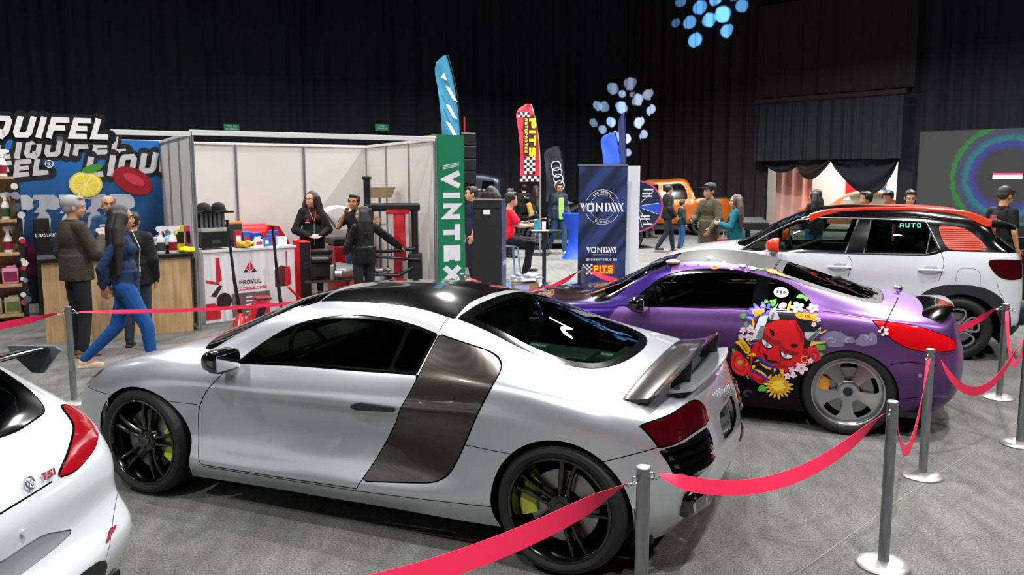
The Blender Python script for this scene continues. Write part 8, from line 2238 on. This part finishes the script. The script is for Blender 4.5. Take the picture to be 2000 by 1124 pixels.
for n_, x, r_, h, c, l in (('tumbler', .42, .045, .18, '188090', 'teal tumbler on the bistro table'), ('paper_cup', .55, .035, .15, 'd8dce0', 'white paper cup on the bistro table')):
 o = MB().cone((0, 0, 0), (0, 0, h), r_ * .85, r_, 18).build(n_, mat(n_, c, .4), smooth=40); o.location = (x, 14.23, 1.03); tag(o, l, 'cup')
o = MB().box((0, 0, .004), (.30, .2, .008)).build('leaflets', M_LWHT); o.location = (.48, 14.13, 1.03); tag(o, 'stack of white leaflets on the bistro table edge', 'leaflet')
bx = empty('cardboard_box', (.22, 13.75, 0), .15, 'open cardboard box stuffed with clear plastic film', 'box')
MB().box((0, 0, .10), (.42, .32, .18)).build('carton', mat('cardboard', '9c7c54', .8), bx); MB().box((-.08, -.162, .10), (.24, .004, .12)).build('label', mat('label_pale', 'a8b4c8', .5), bx)
blob('plastic_film', (.24, 13.75, .19), (.22, .15, .075), mat('crumpled_film', 'a4a8ac', .3, 0, .5), 'crumpled clear film heaped on the cardboard box', 'packing film', 9, 4, .9)
blob('dark_bag', (.60, 13.52, .012), (.16, .12, .12), M_MBLK, 'small black bag beside the cardboard box', 'bag', 11)
def stool(x, y, label, col='8c9cb0'):
 r = empty('bar_stool', (x, y, 0), .3, label, 'stool', 'grey metal stools')
 m = mat('stool_' + col, col, .4, .3); b = MB(); b.box((0, 0, .745), (.32, .32, .03), bev=.012); b.build('seat', m, r)
 for sx in (-1, 1):
  for sy in (-1, 1): b = MB(); b.cone((sx * .13, sy * .13, .74), (sx * .20, sy * .20, 0), .022, .014, 6); b.build('leg', m, r)
stool(-.07, 14.6, 'grey metal stool under the man in red'); stool(-1.05, 14.2, 'grey metal stool left of the black cabinet')
# flags
def feather(x, y, zb, zt, w_, col, label, rz=0, dark='101014', art=None, name='feather_flag', lean=-.35, base=True, polecol='b0b2b6'):
 r = empty(name, (x, y, 0), rz, label, 'flag')
 H_ = zt - zb; N = 18
 def edge(t): return lean * (t ** 2.6) * H_ * .35
 L, R = [], []
 for i in range(N + 1):
  t = i / N; z = zb + H_ * t; R.append((edge(t), z)); ww = w_ * (1 - .12 * t) if t < .82 else w_ * (1 - .12 * t) * sqrt(max(0, 1 - ((t - .82) / .185) ** 2))
  L.append((edge(t) - max(ww, .03), z + .0))
 V = []; F = []
 for i in range(N + 1):
  for j in range(7):
   u = j / 6; V.append((L[i][0] + (R[i][0] - L[i][0]) * u, .03 * sin(u * 5 + i * .5) * (1 - u), L[i][1]))
 for i in range(N):
  for j in range(6): a = i * 7 + j; F.append((a, a + 1, a + 8, a + 7))
 me = bpy.data.meshes.new('sail'); me.from_pydata(V, [], F); so = link_mesh('sail', me, r, mat('flag_' + col, col, .7)); me.shade_smooth()
 b = MB(); b.tube([(.01, 0, 0), (.01, 0, zb)] + [(p[0] + .01, 0, p[1]) for p in R], .016, 8); b.build('pole', mat('pole_' + polecol, polecol, .4, .5), r, smooth=60)
 b = MB(); b.box((0, 0, .02), (.5, .5, .04), bev=.01); b.build('base_plate', M_MBLK, r)
 if art: art(r, lambda x_, z_, y_=-.05: Matrix(((1, 0, 0, x_), (0, 0, -1, y_), (0, 1, 0, z_), (0, 0, 0, 1))))
 return r
def art_blue(r, M):
 polys_mesh([[(-.14, .04 + .33 * k), (-.05, .0 + .33 * k), (-.19, .26 + .33 * k), (-.28, .30 + .33 * k)] for k in range(3)] + [[(-.36, 1.12), (-.24, 1.05), (-.30, 1.2)]], 0, 'flag_strokes', M_LWHT, r, M(0, 2.7))
feather(-.98, 16.0, 2.2, 4.22, .36, '3f94b8', 'tall light blue feather flag rising behind the green tower', 0, art=art_blue, polecol='18181c')
def art_red(r, M):
 polys_mesh([[(-.42, 0), (-.10, 0), (-.14, 1.0), (-.42, .95)]], 0, 'dark_panel', mat('flag_maroon', '3a0c14', .6), r, M(0, 2.52))
 q, ww = stroke_text('PITS', .17, .05, .95, .2); Mr = Matrix(((0, 1, 0, -.27), (0, 0, -1, -.055), (-1, 0, 0, 3.42), (0, 0, 0, 1))); polys_mesh([[(a * .95 / ww, b_) for a, b_ in p] for p in q], 0, 'flag_lettering', mat('pits_yellow', 'f0c818', .5), r, Mr)
 q, ww = stroke_text('AUTOPARTES', .07, .018, .8, .3); Mr = Matrix(((0, 1, 0, -.38), (0, 0, -1, -.055), (-1, 0, 0, 3.42), (0, 0, 0, 1))); polys_mesh([[(a * .85 / ww, b_) for a, b_ in p] for p in q], 0, 'flag_small_lettering', mat('pits_yellow', 'f0c818', .5), r, Mr)
 checks(r, M(-.40, 2.05, -.05), 4, 6, .07); checks(r, M(-.50, 1.86, -.05), 7, 2, .07); checks(r, M(-.56, 3.45, -.055), 5, 2, .06)
feather(.70, 21.0, 1.85, 3.78, .50, 'e02c44', 'red feather flag with yellow lettering and checkers on a pale pole', 0, art=art_red)
def art_rings(r, M):
 b = MB()
 for k in range(4): b.tube([(-.30 + .04 * k + .15 * cos(a), -.06, 2.35 - .21 * k + .15 * sin(a)) for a in np.linspace(0, 2 * pi, 24, endpoint=False)], .02, 5, closed=True)
 b.build('ring_print', mat('ring_grey', 'b8bcc4', .5), r)
feather(1.72, 27.0, 1.2, 2.98, .62, '16181e', 'black feather flag with four pale rings', 0, art=art_rings, polecol='202024')
feather(3.30, 25.2, 1.6, 3.32, .55, '1440b0', 'bright blue feather flag above the navy banner', 0, polecol='1440b0'); feather(3.62, 26.5, 1.4, 4.0, .22, '101c50', 'narrow dark navy flag beside the bright blue one', 0, lean=-.1, polecol='101c50')
sp_ = empty('speaker_tower', (-.98, 18.0, 0), .2, 'black loudspeaker tower behind the green tower', 'speaker')
for k in range(4): MB().box((0, 0, 1.95 + .27 * k), (.36, .40, .255), bev=.02).build('cabinet', M_MBLK, sp_)
MB().box((0, 0, .9), (.10, .10, 1.8)).build('mast', M_MBLK, sp_)
o = MB().box((0, 0, 0), (.03, .03, .34)).build('red_rod', mat('rod_red', 'c02028', .5)); o.location = (-1.02, 18.0, 3.06); tag(o, 'thin red rod standing on top of the speaker tower', 'rod')
# prize wheel
pw = empty('prize_wheel', (1.88, 12.5, 0), -.12, 'navy prize wheel with a blue wedge and pink rim behind the banner', 'prize wheel')
b = MB(); b.lathe([(0, -.02), (.37, -.02), (.37, .02), (0, .02)], c=(0, 0, 1.50), axis='Y', n=48); b.build('disc', mat('wheel_navy', '141e44', .45), pw, smooth=30); b = MB(); b.lathe([(.365, -.03), (.39, -.03), (.39, .03), (.365, .03)], c=(0, 0, 1.50), axis='Y', n=48); b.build('rim', mat('rim_pink', 'c84878', .5), pw, smooth=30)
polys_mesh([[(0, 0)] + [(.36 * cos(a), .36 * sin(a)) for a in np.linspace(-.35, .15, 8)]], 0, 'blue_wedge', mat('wedge_blue', '2050d0', .5), pw, Matrix(((1, 0, 0, 0), (0, 0, -1, -.022), (0, 1, 0, 1.5), (0, 0, 0, 1))))
P = []
for a in (.75, .15, -.35, -.95, -1.3):
 P.append([(.08 * cos(a) - .004 * sin(a), .08 * sin(a) + .004 * cos(a)), (.08 * cos(a) + .004 * sin(a), .08 * sin(a) - .004 * cos(a)), (.33 * cos(a) + .004 * sin(a), .33 * sin(a) - .004 * cos(a)), (.33 * cos(a) - .004 * sin(a), .33 * sin(a) + .004 * cos(a))])
for k, (x, z) in enumerate(((.10, .24), (.08, .18), (.08, .14), (.10, -.28), (.06, -.20), (.06, -.16))): P.append([(x, z), (x + .14, z), (x + .14, z + .022), (x, z + .022)])
polys_mesh(P, 0, 'wheel_print', M_LWHT, pw, Matrix(((1, 0, 0, 0), (0, 0, -1, -.024), (0, 1, 0, 1.5), (0, 0, 0, 1)))); b = MB(); b.cone((0, .05, 0), (0, .05, 1.5), .03, .03, 10); b.box((0, .05, .02), (.5, .4, .04)); b.build('stand', M_MBLK, pw)
bt = empty('cloth_bistro_table', (1.50, 20.0, 0), 0, 'high table in a stretched bright blue cover left of the navy banner', 'table')
b = MB(); b.lathe([(0, 1.1), (.30, 1.1), (.30, 1.06), (.16, .7), (.13, .45), (.20, .15), (.30, 0)], n=20); b.build('stretch_cover', mat('cover_blue', '1048c8', .5), bt, smooth=40)
# LED wall
ld = empty('led_screen', (*wr_(12.55), 0), 0, 'large dark led screen showing a green, teal and blue ring', 'screen')
q = Vector((*wr_(12.4), 0)); q.x -= .5; q.y -= .5; ld.location = q; ld.rotation_euler = (0, 0, -pi / 4)
MB().box((2.6, 0, 1.98), (5.2, .12, 2.96)).build('frame', M_MBLK, ld)
msc = mat('led_image', '0c0c0c', .6)
bs = msc.node_tree.nodes['Principled BSDF']; tcn = nd(msc, 'ShaderNodeTexCoord'); mpn = nd(msc, 'ShaderNodeMapping'); mpn.inputs['Location'].default_value = (-2.62, 0, -2.0); ln = nd(msc, 'ShaderNodeVectorMath', operation='LENGTH'); nz = nd(msc, 'ShaderNodeTexNoise'); nz.inputs['Scale'].default_value = 9; nz.inputs['Detail'].default_value = 6
ad = nd(msc, 'ShaderNodeMath', operation='MULTIPLY_ADD'); ad.inputs[1].default_value = .22; rr = nd(msc, 'ShaderNodeValToRGB'); el = rr.color_ramp.elements; el[0].position = 0; el[0].color = (*lin('3c3a3a'), 1); el[1].position = 1; el[1].color = (*lin('4a4a4a'), 1)
for p_, c_ in ((.52, '3c3a3c'), (.58, '3838a0'), (.66, '3a48a0'), (.70, '189090'), (.76, '1c7c90'), (.80, '484878'), (.88, '48505c'), (.91, '1f9a38'), (.97, '1f8a38'), (.99, '4a4a4a')): e_ = el.new(p_); e_.color = (*lin(c_), 1)
mr_ = nd(msc, 'ShaderNodeMath', operation='DIVIDE'); mr_.inputs[1].default_value = 1.78
lk(msc, tcn.outputs['Object'], mpn.inputs[0]); lk(msc, mpn.outputs[0], ln.inputs[0]); lk(msc, tcn.outputs['Object'], nz.inputs['Vector']); lk(msc, nz.outputs[0], ad.inputs[0]); lk(msc, ln.outputs['Value'], ad.inputs[2]); lk(msc, ad.outputs[0], mr_.inputs[0]); lk(msc, mr_.outputs[0], rr.inputs[0]); lk(msc, rr.outputs[0], bs.inputs['Emission Color']); bs.inputs['Emission Strength'].default_value = .6
MB().box((2.6, -.065, 1.98), (5.16, .01, 2.92)).build('image_panel', msc, ld)
MB().box((2.62, -.075, 1.99), (.8, .008, .12)).build('white_caption', mat('led_white', 'f0f0f0', .5, emit='e8f0ff', es=1.2), ld); MB().box((2.62, -.078, 2.08), (.8, .008, .06)).build('pink_caption', mat('led_pink', 'e02860', .5, emit='e02860', es=1.0), ld)
MB().box((2.6, .1, .25), (5.2, .3, .5)).build('plinth', M_MBLK, ld)
# lighting desk, red cylinder
dk = empty('lighting_console', (4.85, 17.0, 0), .1, 'black lighting console on a stand behind the teal jacket woman', 'console')
b = MB(); b.box((0, 0, 1.0), (.75, .40, .16), rot=Matrix.Rotation(.25, 4, 'X'), bev=.02); b.build('desk', M_MBLK, dk); b = MB(); b.box((0, 0, .45), (.08, .08, .9)); b.box((0, 0, .02), (.7, .4, .04)); b.build('stand', M_MBLK, dk)
b = MB()
for k in range(9): b.box((-.32 + .08 * k, -.19, 1.03), (.05, .012, .03))
b.build('fader_caps', mat('fader_grey', '4a4a50', .4), dk)
rc = empty('red_canister', (7.45, 12.5, 0), .2, 'red cylinder lying on black machine behind the white crossover', 'canister')
b = MB(); b.cone((-.16, 0, .98), (.12, 0, .98), .07, .07, 18); b.sphere((.12, 0, .98), .07, 14); b.build('tank', M_RED, rc, smooth=50); b = MB(); b.box((.2, .1, .42), (1.0, .5, .84), bev=.03); b.box((.3, .1, .92), (.5, .1, .2)); b.build('machine_base', M_MBLK, rc)
# ---------------------------------------------------------------- parked vehicles far behind
def far_car(name, loc, rz, label, secs, W, m, wins, wheels, R=.34, rimm=None, ws=None, zb0=.28, glass=None):
 root = empty(name, loc, rz, label, 'car')
 cage = []
 n = len(secs)
 for i, (x, zb, zt, ins) in enumerate(secs):
  k = {0: 0.0, 1: .62, n - 2: .62, n - 1: 0.0}.get(i, 1.0); Wk = W * k
  zi = max(zb + .01, zt - .05)
  cage.append([(x, Wk * .94, zb0), (x, Wk, zb0 + .14), (x, Wk * 1.0, (zb0 + zb) / 2), (x, Wk * .99, zb - .10), (x, Wk * .955, zb), (x, max(0, Wk * .95 - ins * .5 * k), (zb + zi) / 2), (x, max(0, Wk * .95 - ins * k), zi), (x, Wk * .5, zt), (x, 0, zt + .01)])
 S = Surf(cage, [6] * (n - 1), [4, 5, 5, 4, 6, 6, 5, 5])
 for wx in wheels: S.cut([(wx + (R + .06) * cos(a), R + (R + .06) * sin(a)) for a in np.linspace(0, 2 * pi, 28, endpoint=False)], 'xz', 'arch', n=1, cond=lambda c, n: c[1] > W * .6)
 S.drop(('arch',))
 for wpoly in wins: S.cut(wpoly, 'xz', 'glass', cond=lambda c, n: abs(n[1]) > .25)
 if ws: S.cut([(ws[0], -W * .72, 'c'), (ws[0], W * .72, 'c'), (ws[1], W * .62, 'c'), (ws[1], -W * .62, 'c')], 'xy', 'glass', cond=lambda c, n: n[2] > .1 and c[2] > secs[2][1])
 S.emit('body', 'body_shell', m, root); S.emit('glass', 'windows', glass or M_GLOSSBLACK, root)
 underbody(root, secs[1][0], secs[-2][0], W * .9, zb0, wheels, r=R + .05, inner=W * .6) if secs[1][0] < secs[-2][0] else underbody(root, secs[-2][0], secs[1][0], W * .9, zb0, wheels, r=R + .05, inner=W * .6)
 for wx in wheels:
  for s in (1, -1): wheel(root, wx, s * W * .99, s, R, R * .70, .22, 'multi', M_BLKRIM, rimm or M_ALLOY, None)
 return root
P_TRK = paint('metallic_orange', 'b85a12', .2, .35)
tr = far_car('pickup_truck', (6.62, 29.15, 0), pi - .12, 'orange pickup truck parked in front of the drape behind the walking man', [(4.25, .95, .97, 0), (4.20, 1.0, 1.05, .02), (3.9, 1.08, 1.18, .03), (3.1, 1.14, 1.25, .05), (2.75, 1.16, 1.30, .06), (2.1, 1.17, 1.82, .26), (1.2, 1.17, 1.92, .28), (.55, 1.17, 1.90, .27), (.35, 1.17, 1.60, .2), (.22, 1.25, 1.30, .03), (-.6, 1.25, 1.29, .03), (-1.05, 1.24, 1.28, .03), (-1.1, 1.2, 1.25, 0)], .93, P_TRK, [[(2.45, 1.24, 'c'), (2.1, 1.70), (1.5, 1.80, 'c'), (1.45, 1.24, 'c')], [(1.35, 1.24, 'c'), (1.38, 1.80, 'c'), (.75, 1.78), (.55, 1.5), (.52, 1.24, 'c')]], (0, 3.1), .38, ws=(2.75, 2.05), zb0=.42)
MB().box((-.40, 0, 1.27), (1.2, 1.5, .10)).build('bed_liner', M_MBLK, tr); b = MB()
for s in (1, -1): b.box((1.6, s * .945, 1.08), (.16, .02, .03))
b.build('door_handles', M_MBLK, tr)
far_car('dark_offroader', (-.95, 26.2, 0), pi - .1, 'dark blue boxy off-roader parked behind the seated group', [(3.4, .95, .97, 0), (3.35, 1.05, 1.08, .02), (3.1, 1.15, 1.2, .03), (2.3, 1.2, 1.26, .04), (2.1, 1.2, 1.5, .1), (1.85, 1.2, 2.0, .14), (.9, 1.2, 2.08, .14), (-.3, 1.2, 2.06, .14), (-.62, 1.2, 1.95, .12), (-.68, 1.15, 1.8, .05), (-.7, 1.1, 1.7, 0)], .92, paint('dark_slate_blue', '1e2a38', .3, .4), [[(1.9, 1.28, 'c'), (1.72, 1.88, 'c'), (1.0, 1.92, 'c'), (1.0, 1.28, 'c')], [(.9, 1.28, 'c'), (.9, 1.92, 'c'), (.1, 1.92, 'c'), (.1, 1.28, 'c')], [(0, 1.28, 'c'), (0, 1.9, 'c'), (-.5, 1.85, 'c'), (-.5, 1.28, 'c')]], (0, 2.7), .40, M_BLKRIM, zb0=.45)
far_car('black_coupe', (3.21, 23.75, 0), pi + .12, 'black low coupe with silver multi-spoke wheels behind the man in the green shirt', [(3.55, .5, .55, 0), (3.5, .6, .66, .02), (3.2, .74, .80, .03), (2.65, .86, .92, .04), (2.1, .92, 1.0, .08), (1.6, .96, 1.25, .22), (.9, .98, 1.38, .28), (.2, .98, 1.30, .26), (-.4, .98, 1.05, .1), (-.75, .95, 1.0, .03), (-.8, .8, .9, 0)], .93, paint('black_car_paint', '0a0a0c', .2, .25), [[(1.75, 1.0, 'c'), (1.3, 1.22), (.8, 1.28), (.2, 1.2), (-.1, 1.04, 'c')]], (0, 2.65), .34, ws=(2.1, 1.35))
lq = wro(8.9, -1.9)
far_car('vintage_car', (lq[0] + 1.3, lq[1] - .9, 0), pi - .5, 'cream and coral vintage car in the bright lobby beyond the doorway', [(3.2, .6, .65, 0), (3.15, .7, .8, .02), (2.6, .85, .95, .04), (2.0, .9, 1.0, .05), (1.6, .95, 1.3, .15), (.9, .95, 1.52, .2), (.2, .95, 1.50, .2), (-.3, .95, 1.2, .1), (-.8, .9, 1.0, .04), (-.85, .8, .9, 0)], .80, paint('coral_paint', 'e0805c', 0, .3), [[(1.6, 1.02, 'c'), (1.35, 1.32), (.8, 1.42), (.3, 1.38), (-.05, 1.05, 'c')]], (0, 2.4), .32, ws=(1.85, 1.3), glass=mat('pale_car_glass', 'b8b4a0', .2))
# ---------------------------------------------------------------- the visitors
def logo_bits(m, pts, nm='chest_logo'):
 def f(root, J, k, H_):
  b = MB()
  for (x, y, z, w_, h) in pts: b.box((x * k, y * k, z * k), (w_, .006, h))
  b.build(nm, m, root)
 return f
M_W = mat('textile_white', 'd8d8dc', .7)
def ex3(root, J, k, H_):
 b = MB(); b.box((.10, .155, 1.03), (.085, .006, .12)); b.build('name_badge', mat('badge_dark', '2a2438', .5), root); b = MB(); b.box((.10, .16, 1.05), (.06, .004, .05)); b.tube([(.10, .155, 1.09), (.09, .17, 1.25), (.05, .10, 1.42)], .004, 5); b.build('badge_strap', M_W, root)
person('walking woman with very long dark hair, navy shirt, blue jeans and cream shoes', (-3.72, 7.85, 0), radians(-72), 1.675, dict(pelvis=(0, .02, .94), waist=(0, .02, 1.08), hipL=(-.085, .02, .92), hipR=(.085, .02, .92), kneR=(.10, .20, .52), ankR=(.11, .24, .085), kneL=(-.10, -.10, .50), ankL=(-.11, -.42, .17), elbL=(-.20, -.17, 1.12), wriL=(-.12, -.16, .93), elbR=(.21, -.17, 1.12), wriR=(.13, -.17, .93)), 'b07a5c', 'verylong', '171210', ('shirt', '1c2e50'), '1c4c88', 'd0bca0', .009, 0.1, female=True, extra=ex3, hem=.84)
person('grey haired man in a brown jacket and dark trousers with his back to the aisle', (-4.66, 8.78, 0), radians(-38), 1.75, dict(elbR=(.24, .10, 1.12), wriR=(.12, .24, 1.26), elbL=(-.25, -.04, 1.12), wriL=(-.24, .08, .90)), 'b4846a', 'short', '8c8c8c', ('jacket', '3a342c'), '26262a', '7a5430', .010, -.35, bulk=.014, hem=.83, pocket=('L',))
person('bald man in a blue work shirt facing outward behind the wood counter', (-5.28, 10.85, 0), radians(-158), 1.72, dict(elbL=(-.24, .08, 1.10), wriL=(-.18, .24, 1.02), elbR=(.24, .08, 1.10), wriR=(.18, .24, 1.02)), 'c08c6c', 'bald', '2a221c', ('shirt', '24486c'), '202024', '101012', .010, .15, extra=logo_bits(M_W, [(-.08, .135, 1.33, .06, .02), (.08, .135, 1.33, .06, .03)]))
person('person in a black quilted jacket and jeans standing hidden behind the woman in navy', (-4.27, 9.3, 0), radians(10), 1.56, {}, 'b08060', 'short', '15110f', ('puffer', '141416'), '2c3440', '141416', .012, bulk=.02, hem=.80)
def ex5(root, J, k, H_):
 b = MB(); b.tube([(-.05, .07, 1.44), (-.02, .155, 1.30), (0, .16, 1.24), (.02, .155, 1.30), (.05, .07, 1.44)], .009, 6); b.build('red_lanyard', mat('lanyard_red', 'c03028', .6), root)
 b = MB(); b.box((0, .17, 1.05), (.004, .004, .34)); b.box((0, .25, 1.02), (.10, .03, .07), rot=.2, bev=.01); b.build('phone', M_W, root); b = MB(); b.box((.10, .165, 1.27), (.05, .006, .04)); b.build('chest_logo', mat('logo_red', 'b02030', .6), root); b = MB(); b.box((.10, .165, 1.235), (.07, .006, .014)); b.build('logo_text', M_W, root)
person('woman in a black hoodie with red lanyard standing before the white panels', (-3.16, 13.05, 0), radians(-155), 1.74, dict(elbL=(-.26, .02, 1.12), wriL=(-.085, .20, 1.03), elbR=(.26, .02, 1.12), wriR=(.085, .20, 1.03)), 'c89078', 'verylong', '2a1c16', ('hoodie', '121214'), '17171a', 'c8c4c0', .0095, -.75, female=True, bulk=.012, extra=ex5, hem=.84, hn={'L': Vector((0, 0, 1)), 'R': Vector((0, 0, 1))})
person('man in a black t-shirt and blue jeans leaning back with a hand near his chin', (-2.42, 12.75, 0), radians(150), 1.70, dict(elbR=(.24, .12, 1.20), wriR=(.06, .17, 1.42), elbL=(-.26, .03, 1.12), wriL=(-.24, .22, .95), kneL=(-.12, .18, .52), ankL=(-.12, .12, .085)), 'b88460', 'short', '1c1613', ('tshirt', '17171b'), '34506e', '101012', .0095, .35, sleeve=.5)
person('woman with long black hair in a black leather jacket seen from behind, arm stretched right', (-2.06, 11.45, 0), radians(38), 1.55, dict(elbR=(.44, .02, 1.22), wriR=(.68, .05, 1.06), shoR=(.18, 0, 1.40), elbL=(-.25, .06, 1.10), wriL=(-.20, .22, 1.0)), 'c08c70', 'verylong', '0e0c0c', ('leather', '17171a'), '26262a', '101012', .0095, .95, female=True, bulk=.012, hem=.84)
# seated group beyond the black cabinet
SIT = dict(pelvis=(0, 0, .82), waist=(0, .03, .97), chest=(0, .05, 1.14), neck=(0, .05, 1.33), head=(0, .10, 1.505), shoL=(-.175, .04, 1.28), shoR=(.175, .04, 1.28), hipL=(-.09, .02, .80), hipR=(.09, .02, .80), kneL=(-.12, .44, .78), kneR=(.12, .42, .74), ankL=(-.10, .42, .33), ankR=(.12, .30, .28), elbL=(-.26, .18, 1.06), wriL=(-.12, .40, 1.06), elbR=(.26, .18, 1.06), wriR=(.12, .40, 1.06))
person('seated man in a red t-shirt and black trousers on the grey stool', (-.10, 14.6, 0), radians(-75), 1.80, SIT, 'c09070', 'short', '15110f', ('tshirt', 'd01830'), '16161a', '101012', .014, sleeve=.5, hem=.90)
person('young man in a navy t-shirt looking left beyond the black cabinet', (-.72, 15.0, 0), radians(105), 1.80, {}, 'c08c68', 'short', '1a1512', ('tshirt', '1a2438'), '202024', '101012', .013, .1, sleeve=.5)
person('person with shoulder length dark hair turned away next to the black cabinet', (-.40, 16.2, 0), radians(-30), 1.80, {}, 'b88868', 'shoulder', '2c241e', ('jacket', '3a3a3c'), '202024', '101012', .016)
person('boy in dark clothes seen between the seated man and the red flag', (-.05, 20.2, 0), radians(-60), 1.72, {}, 'b08060', 'short', '120f0e', ('tshirt', '17171a'), '202024', '101012', .018, sleeve=.5)
person('person in a black hoodie with white back print beside the red flag pole', (.36, 25.3, 0), radians(20), 1.80, {}, 'b08060', 'short', '120f0e', ('hoodie', '111113'), '202024', '101012', .018, extra=logo_bits(M_W, [(-.03, -.165, 1.36, .04, .03), (.05, -.165, 1.32, .12, .02)], 'back_print'))
person('woman in dark jacket and light jeans with a tan coat beside the flag pole', (.72, 24.9, 0), radians(-70), 1.76, {}, 'b88868', 'long', '2c201a', ('jacket', '2c2c2e'), '8ca4bc', '101012', .016, female=True, extra=lambda r, J, k, H_: MB().box((.12, -.22, .98), (.10, .16, .50), rot=Matrix.Rotation(.3, 4, 'X'), bev=.04).build('tan_coat', mat('coat_tan', 'a88038', .8), r))
person('man walking this way in a dark blue jacket and light green shirt', (1.20, 21.3, 0), radians(-160), 1.85, dict(kneL=(-.10, .10, .50), ankL=(-.11, .12, .085), kneR=(.12, -.02, .50), ankR=(.15, -.22, .12), wriL=(-.20, .16, .93), wriR=(.25, .0, .88)), 'a87050', 'short', '1a1512', ('jacket', '1c2838'), '2c4c70', 'd8ccb0', .013, -.1, bulk=.02, extra=lambda r, J, k, H_: (MB().box((0, .158, 1.17), (.13, .07, .56), bev=.03).build('green_shirt', mat('shirt_lime', 'a0cc70', .8), r), MB().box((-.275, .0, 1.22), (.012, .03, .26)).build('sleeve_print', M_W, r)))
person('man in a black jacket and dark jeans walking right past the orange pickup', (4.12, 21.9, 0), radians(-80), 1.80, dict(kneL=(-.10, .14, .50), ankL=(-.11, .20, .085), kneR=(.10, -.06, .50), ankR=(.11, -.30, .14), wriL=(-.22, .10, .95), wriR=(.22, .12, .95)), 'b08060', 'short', '15110f', ('jacket', '1a1b1e'), '1e2230', '181818', .014, bulk=.02)
person('small boy in a dark jacket and blue jeans beside the man in black', (4.72, 23.0, 0), radians(-75), 1.36, {}, 'b88868', 'short', '2a1c14', ('jacket', '1e2a2c'), '2c5080', '202020', .015)
person('tall man in an olive parka and black cap showing a phone', (3.60, 15.1, 0), radians(120), 1.85, dict(elbR=(.25, .10, 1.12), wriR=(.10, .30, 1.10), elbL=(-.26, .02, 1.12), wriL=(-.22, .16, .96)), 'c09070', 'short', '15110f', ('parka', '4a4434'), '1c2c48', '101012', .013, -.1, bulk=.012, hem=.70, cap_='1c1c1c', extra=lambda r, J, k, H_: MB().box(J['wriR'] + Vector((-.02, .09, .04)), (.08, .15, .012), rot=.4, bev=.004).build('phone', M_MBLK, r))
person('woman with long brown hair in a teal jacket carrying a red bag', (3.98, 14.7, 0), radians(75), 1.66, dict(elbL=(-.22, .10, 1.12), wriL=(-.12, .28, 1.18), elbR=(.24, -.02, 1.12), wriR=(.24, .05, .90)), 'c09478', 'verylong', '4a3226', ('jacket', '0f5c6c'), '0f5c6c', '101012', .013, .2, female=True, bulk=.012)
hb = empty('red_bag', (3.80, 14.62, .52), .1, 'square red shopping bag with pale print held by the teal jacket woman', 'bag'); MB().box((0, 0, .17), (.30, .10, .34), bev=.01).build('bag_body', mat('bag_red', 'c01428', .6), hb); MB().box((.0, -.052, .10), (.13, .006, .16), bev=.002).build('bag_print', mat('bag_mint', 'a8d0c8', .6), hb); b = MB(); b.tube([(-.08, 0, .33), (-.05, 0, .46), (.05, 0, .46), (.08, 0, .33)], .006, 6); b.build('bag_handle', M_W, hb)
person('long haired woman in a black top, back turned, in front of the doorway', (5.85, 16.0, 0), radians(20), 1.74, dict(elbL=(-.26, .02, 1.14), wriL=(-.16, .2, 1.08), elbR=(.26, .02, 1.14), wriR=(.16, .2, 1.08)), 'b88868', 'verylong', '1a1412', ('hoodie', '141416'), '2c5484', '101012', .013, .5, female=True)
person('man whose dark haired head shows left above the orange roof rail', (6.02, 14.1, 0), radians(100), 1.72, {}, 'a87858', 'short', '120f0e', ('tshirt', '17171a'), '202024', '101012', .014, .0, sleeve=.5)
person('middle of the three men looking down behind the orange roof rail', (6.60, 14.55, 0), radians(130), 1.735, {}, 'b07c5c', 'short', '120f0e', ('tshirt', '17171a'), '202024', '101012', .014, .1, -.35, sleeve=.5)
person('right one of the three men behind the orange roof rail, forehead and eyes showing', (6.53, 13.6, 0), radians(155), 1.75, {}, 'c08c6c', 'short', '120f0e', ('tshirt', '17171a'), '202024', '101012', .013, .1, -.2, sleeve=.5)
def ex23(root, J, k, H_):
 b = MB(); b.box((-.02, -.150, 1.18), (.10, .008, .44)); b.build('red_back_print', mat('print_team_red', 'a83040', .6), root); b = MB(); b.box((-.275, .01, 1.33), (.01, .09, .018)); b.box((-.268, .01, 1.28), (.01, .08, .03)); b.build('sleeve_print', M_W, root); b = MB(); b.lathe([(.03, -.01), (.033, .01)], c=J['wriL'] + Vector((0, 0, .03)), n=14); b.build('wristband', M_W, root)
person('young man in a black team shirt with red back print beside the led screen', (6.88, 11.6, 0), radians(-70), 1.82, dict(elbL=(-.25, -.04, 1.14), wriL=(-.24, .10, .92)), 'b8845c', 'short', '2a1e16', ('tshirt', '121214'), '24344c', '101012', .0095, 0, -.45, sleeve=.5, extra=ex23)
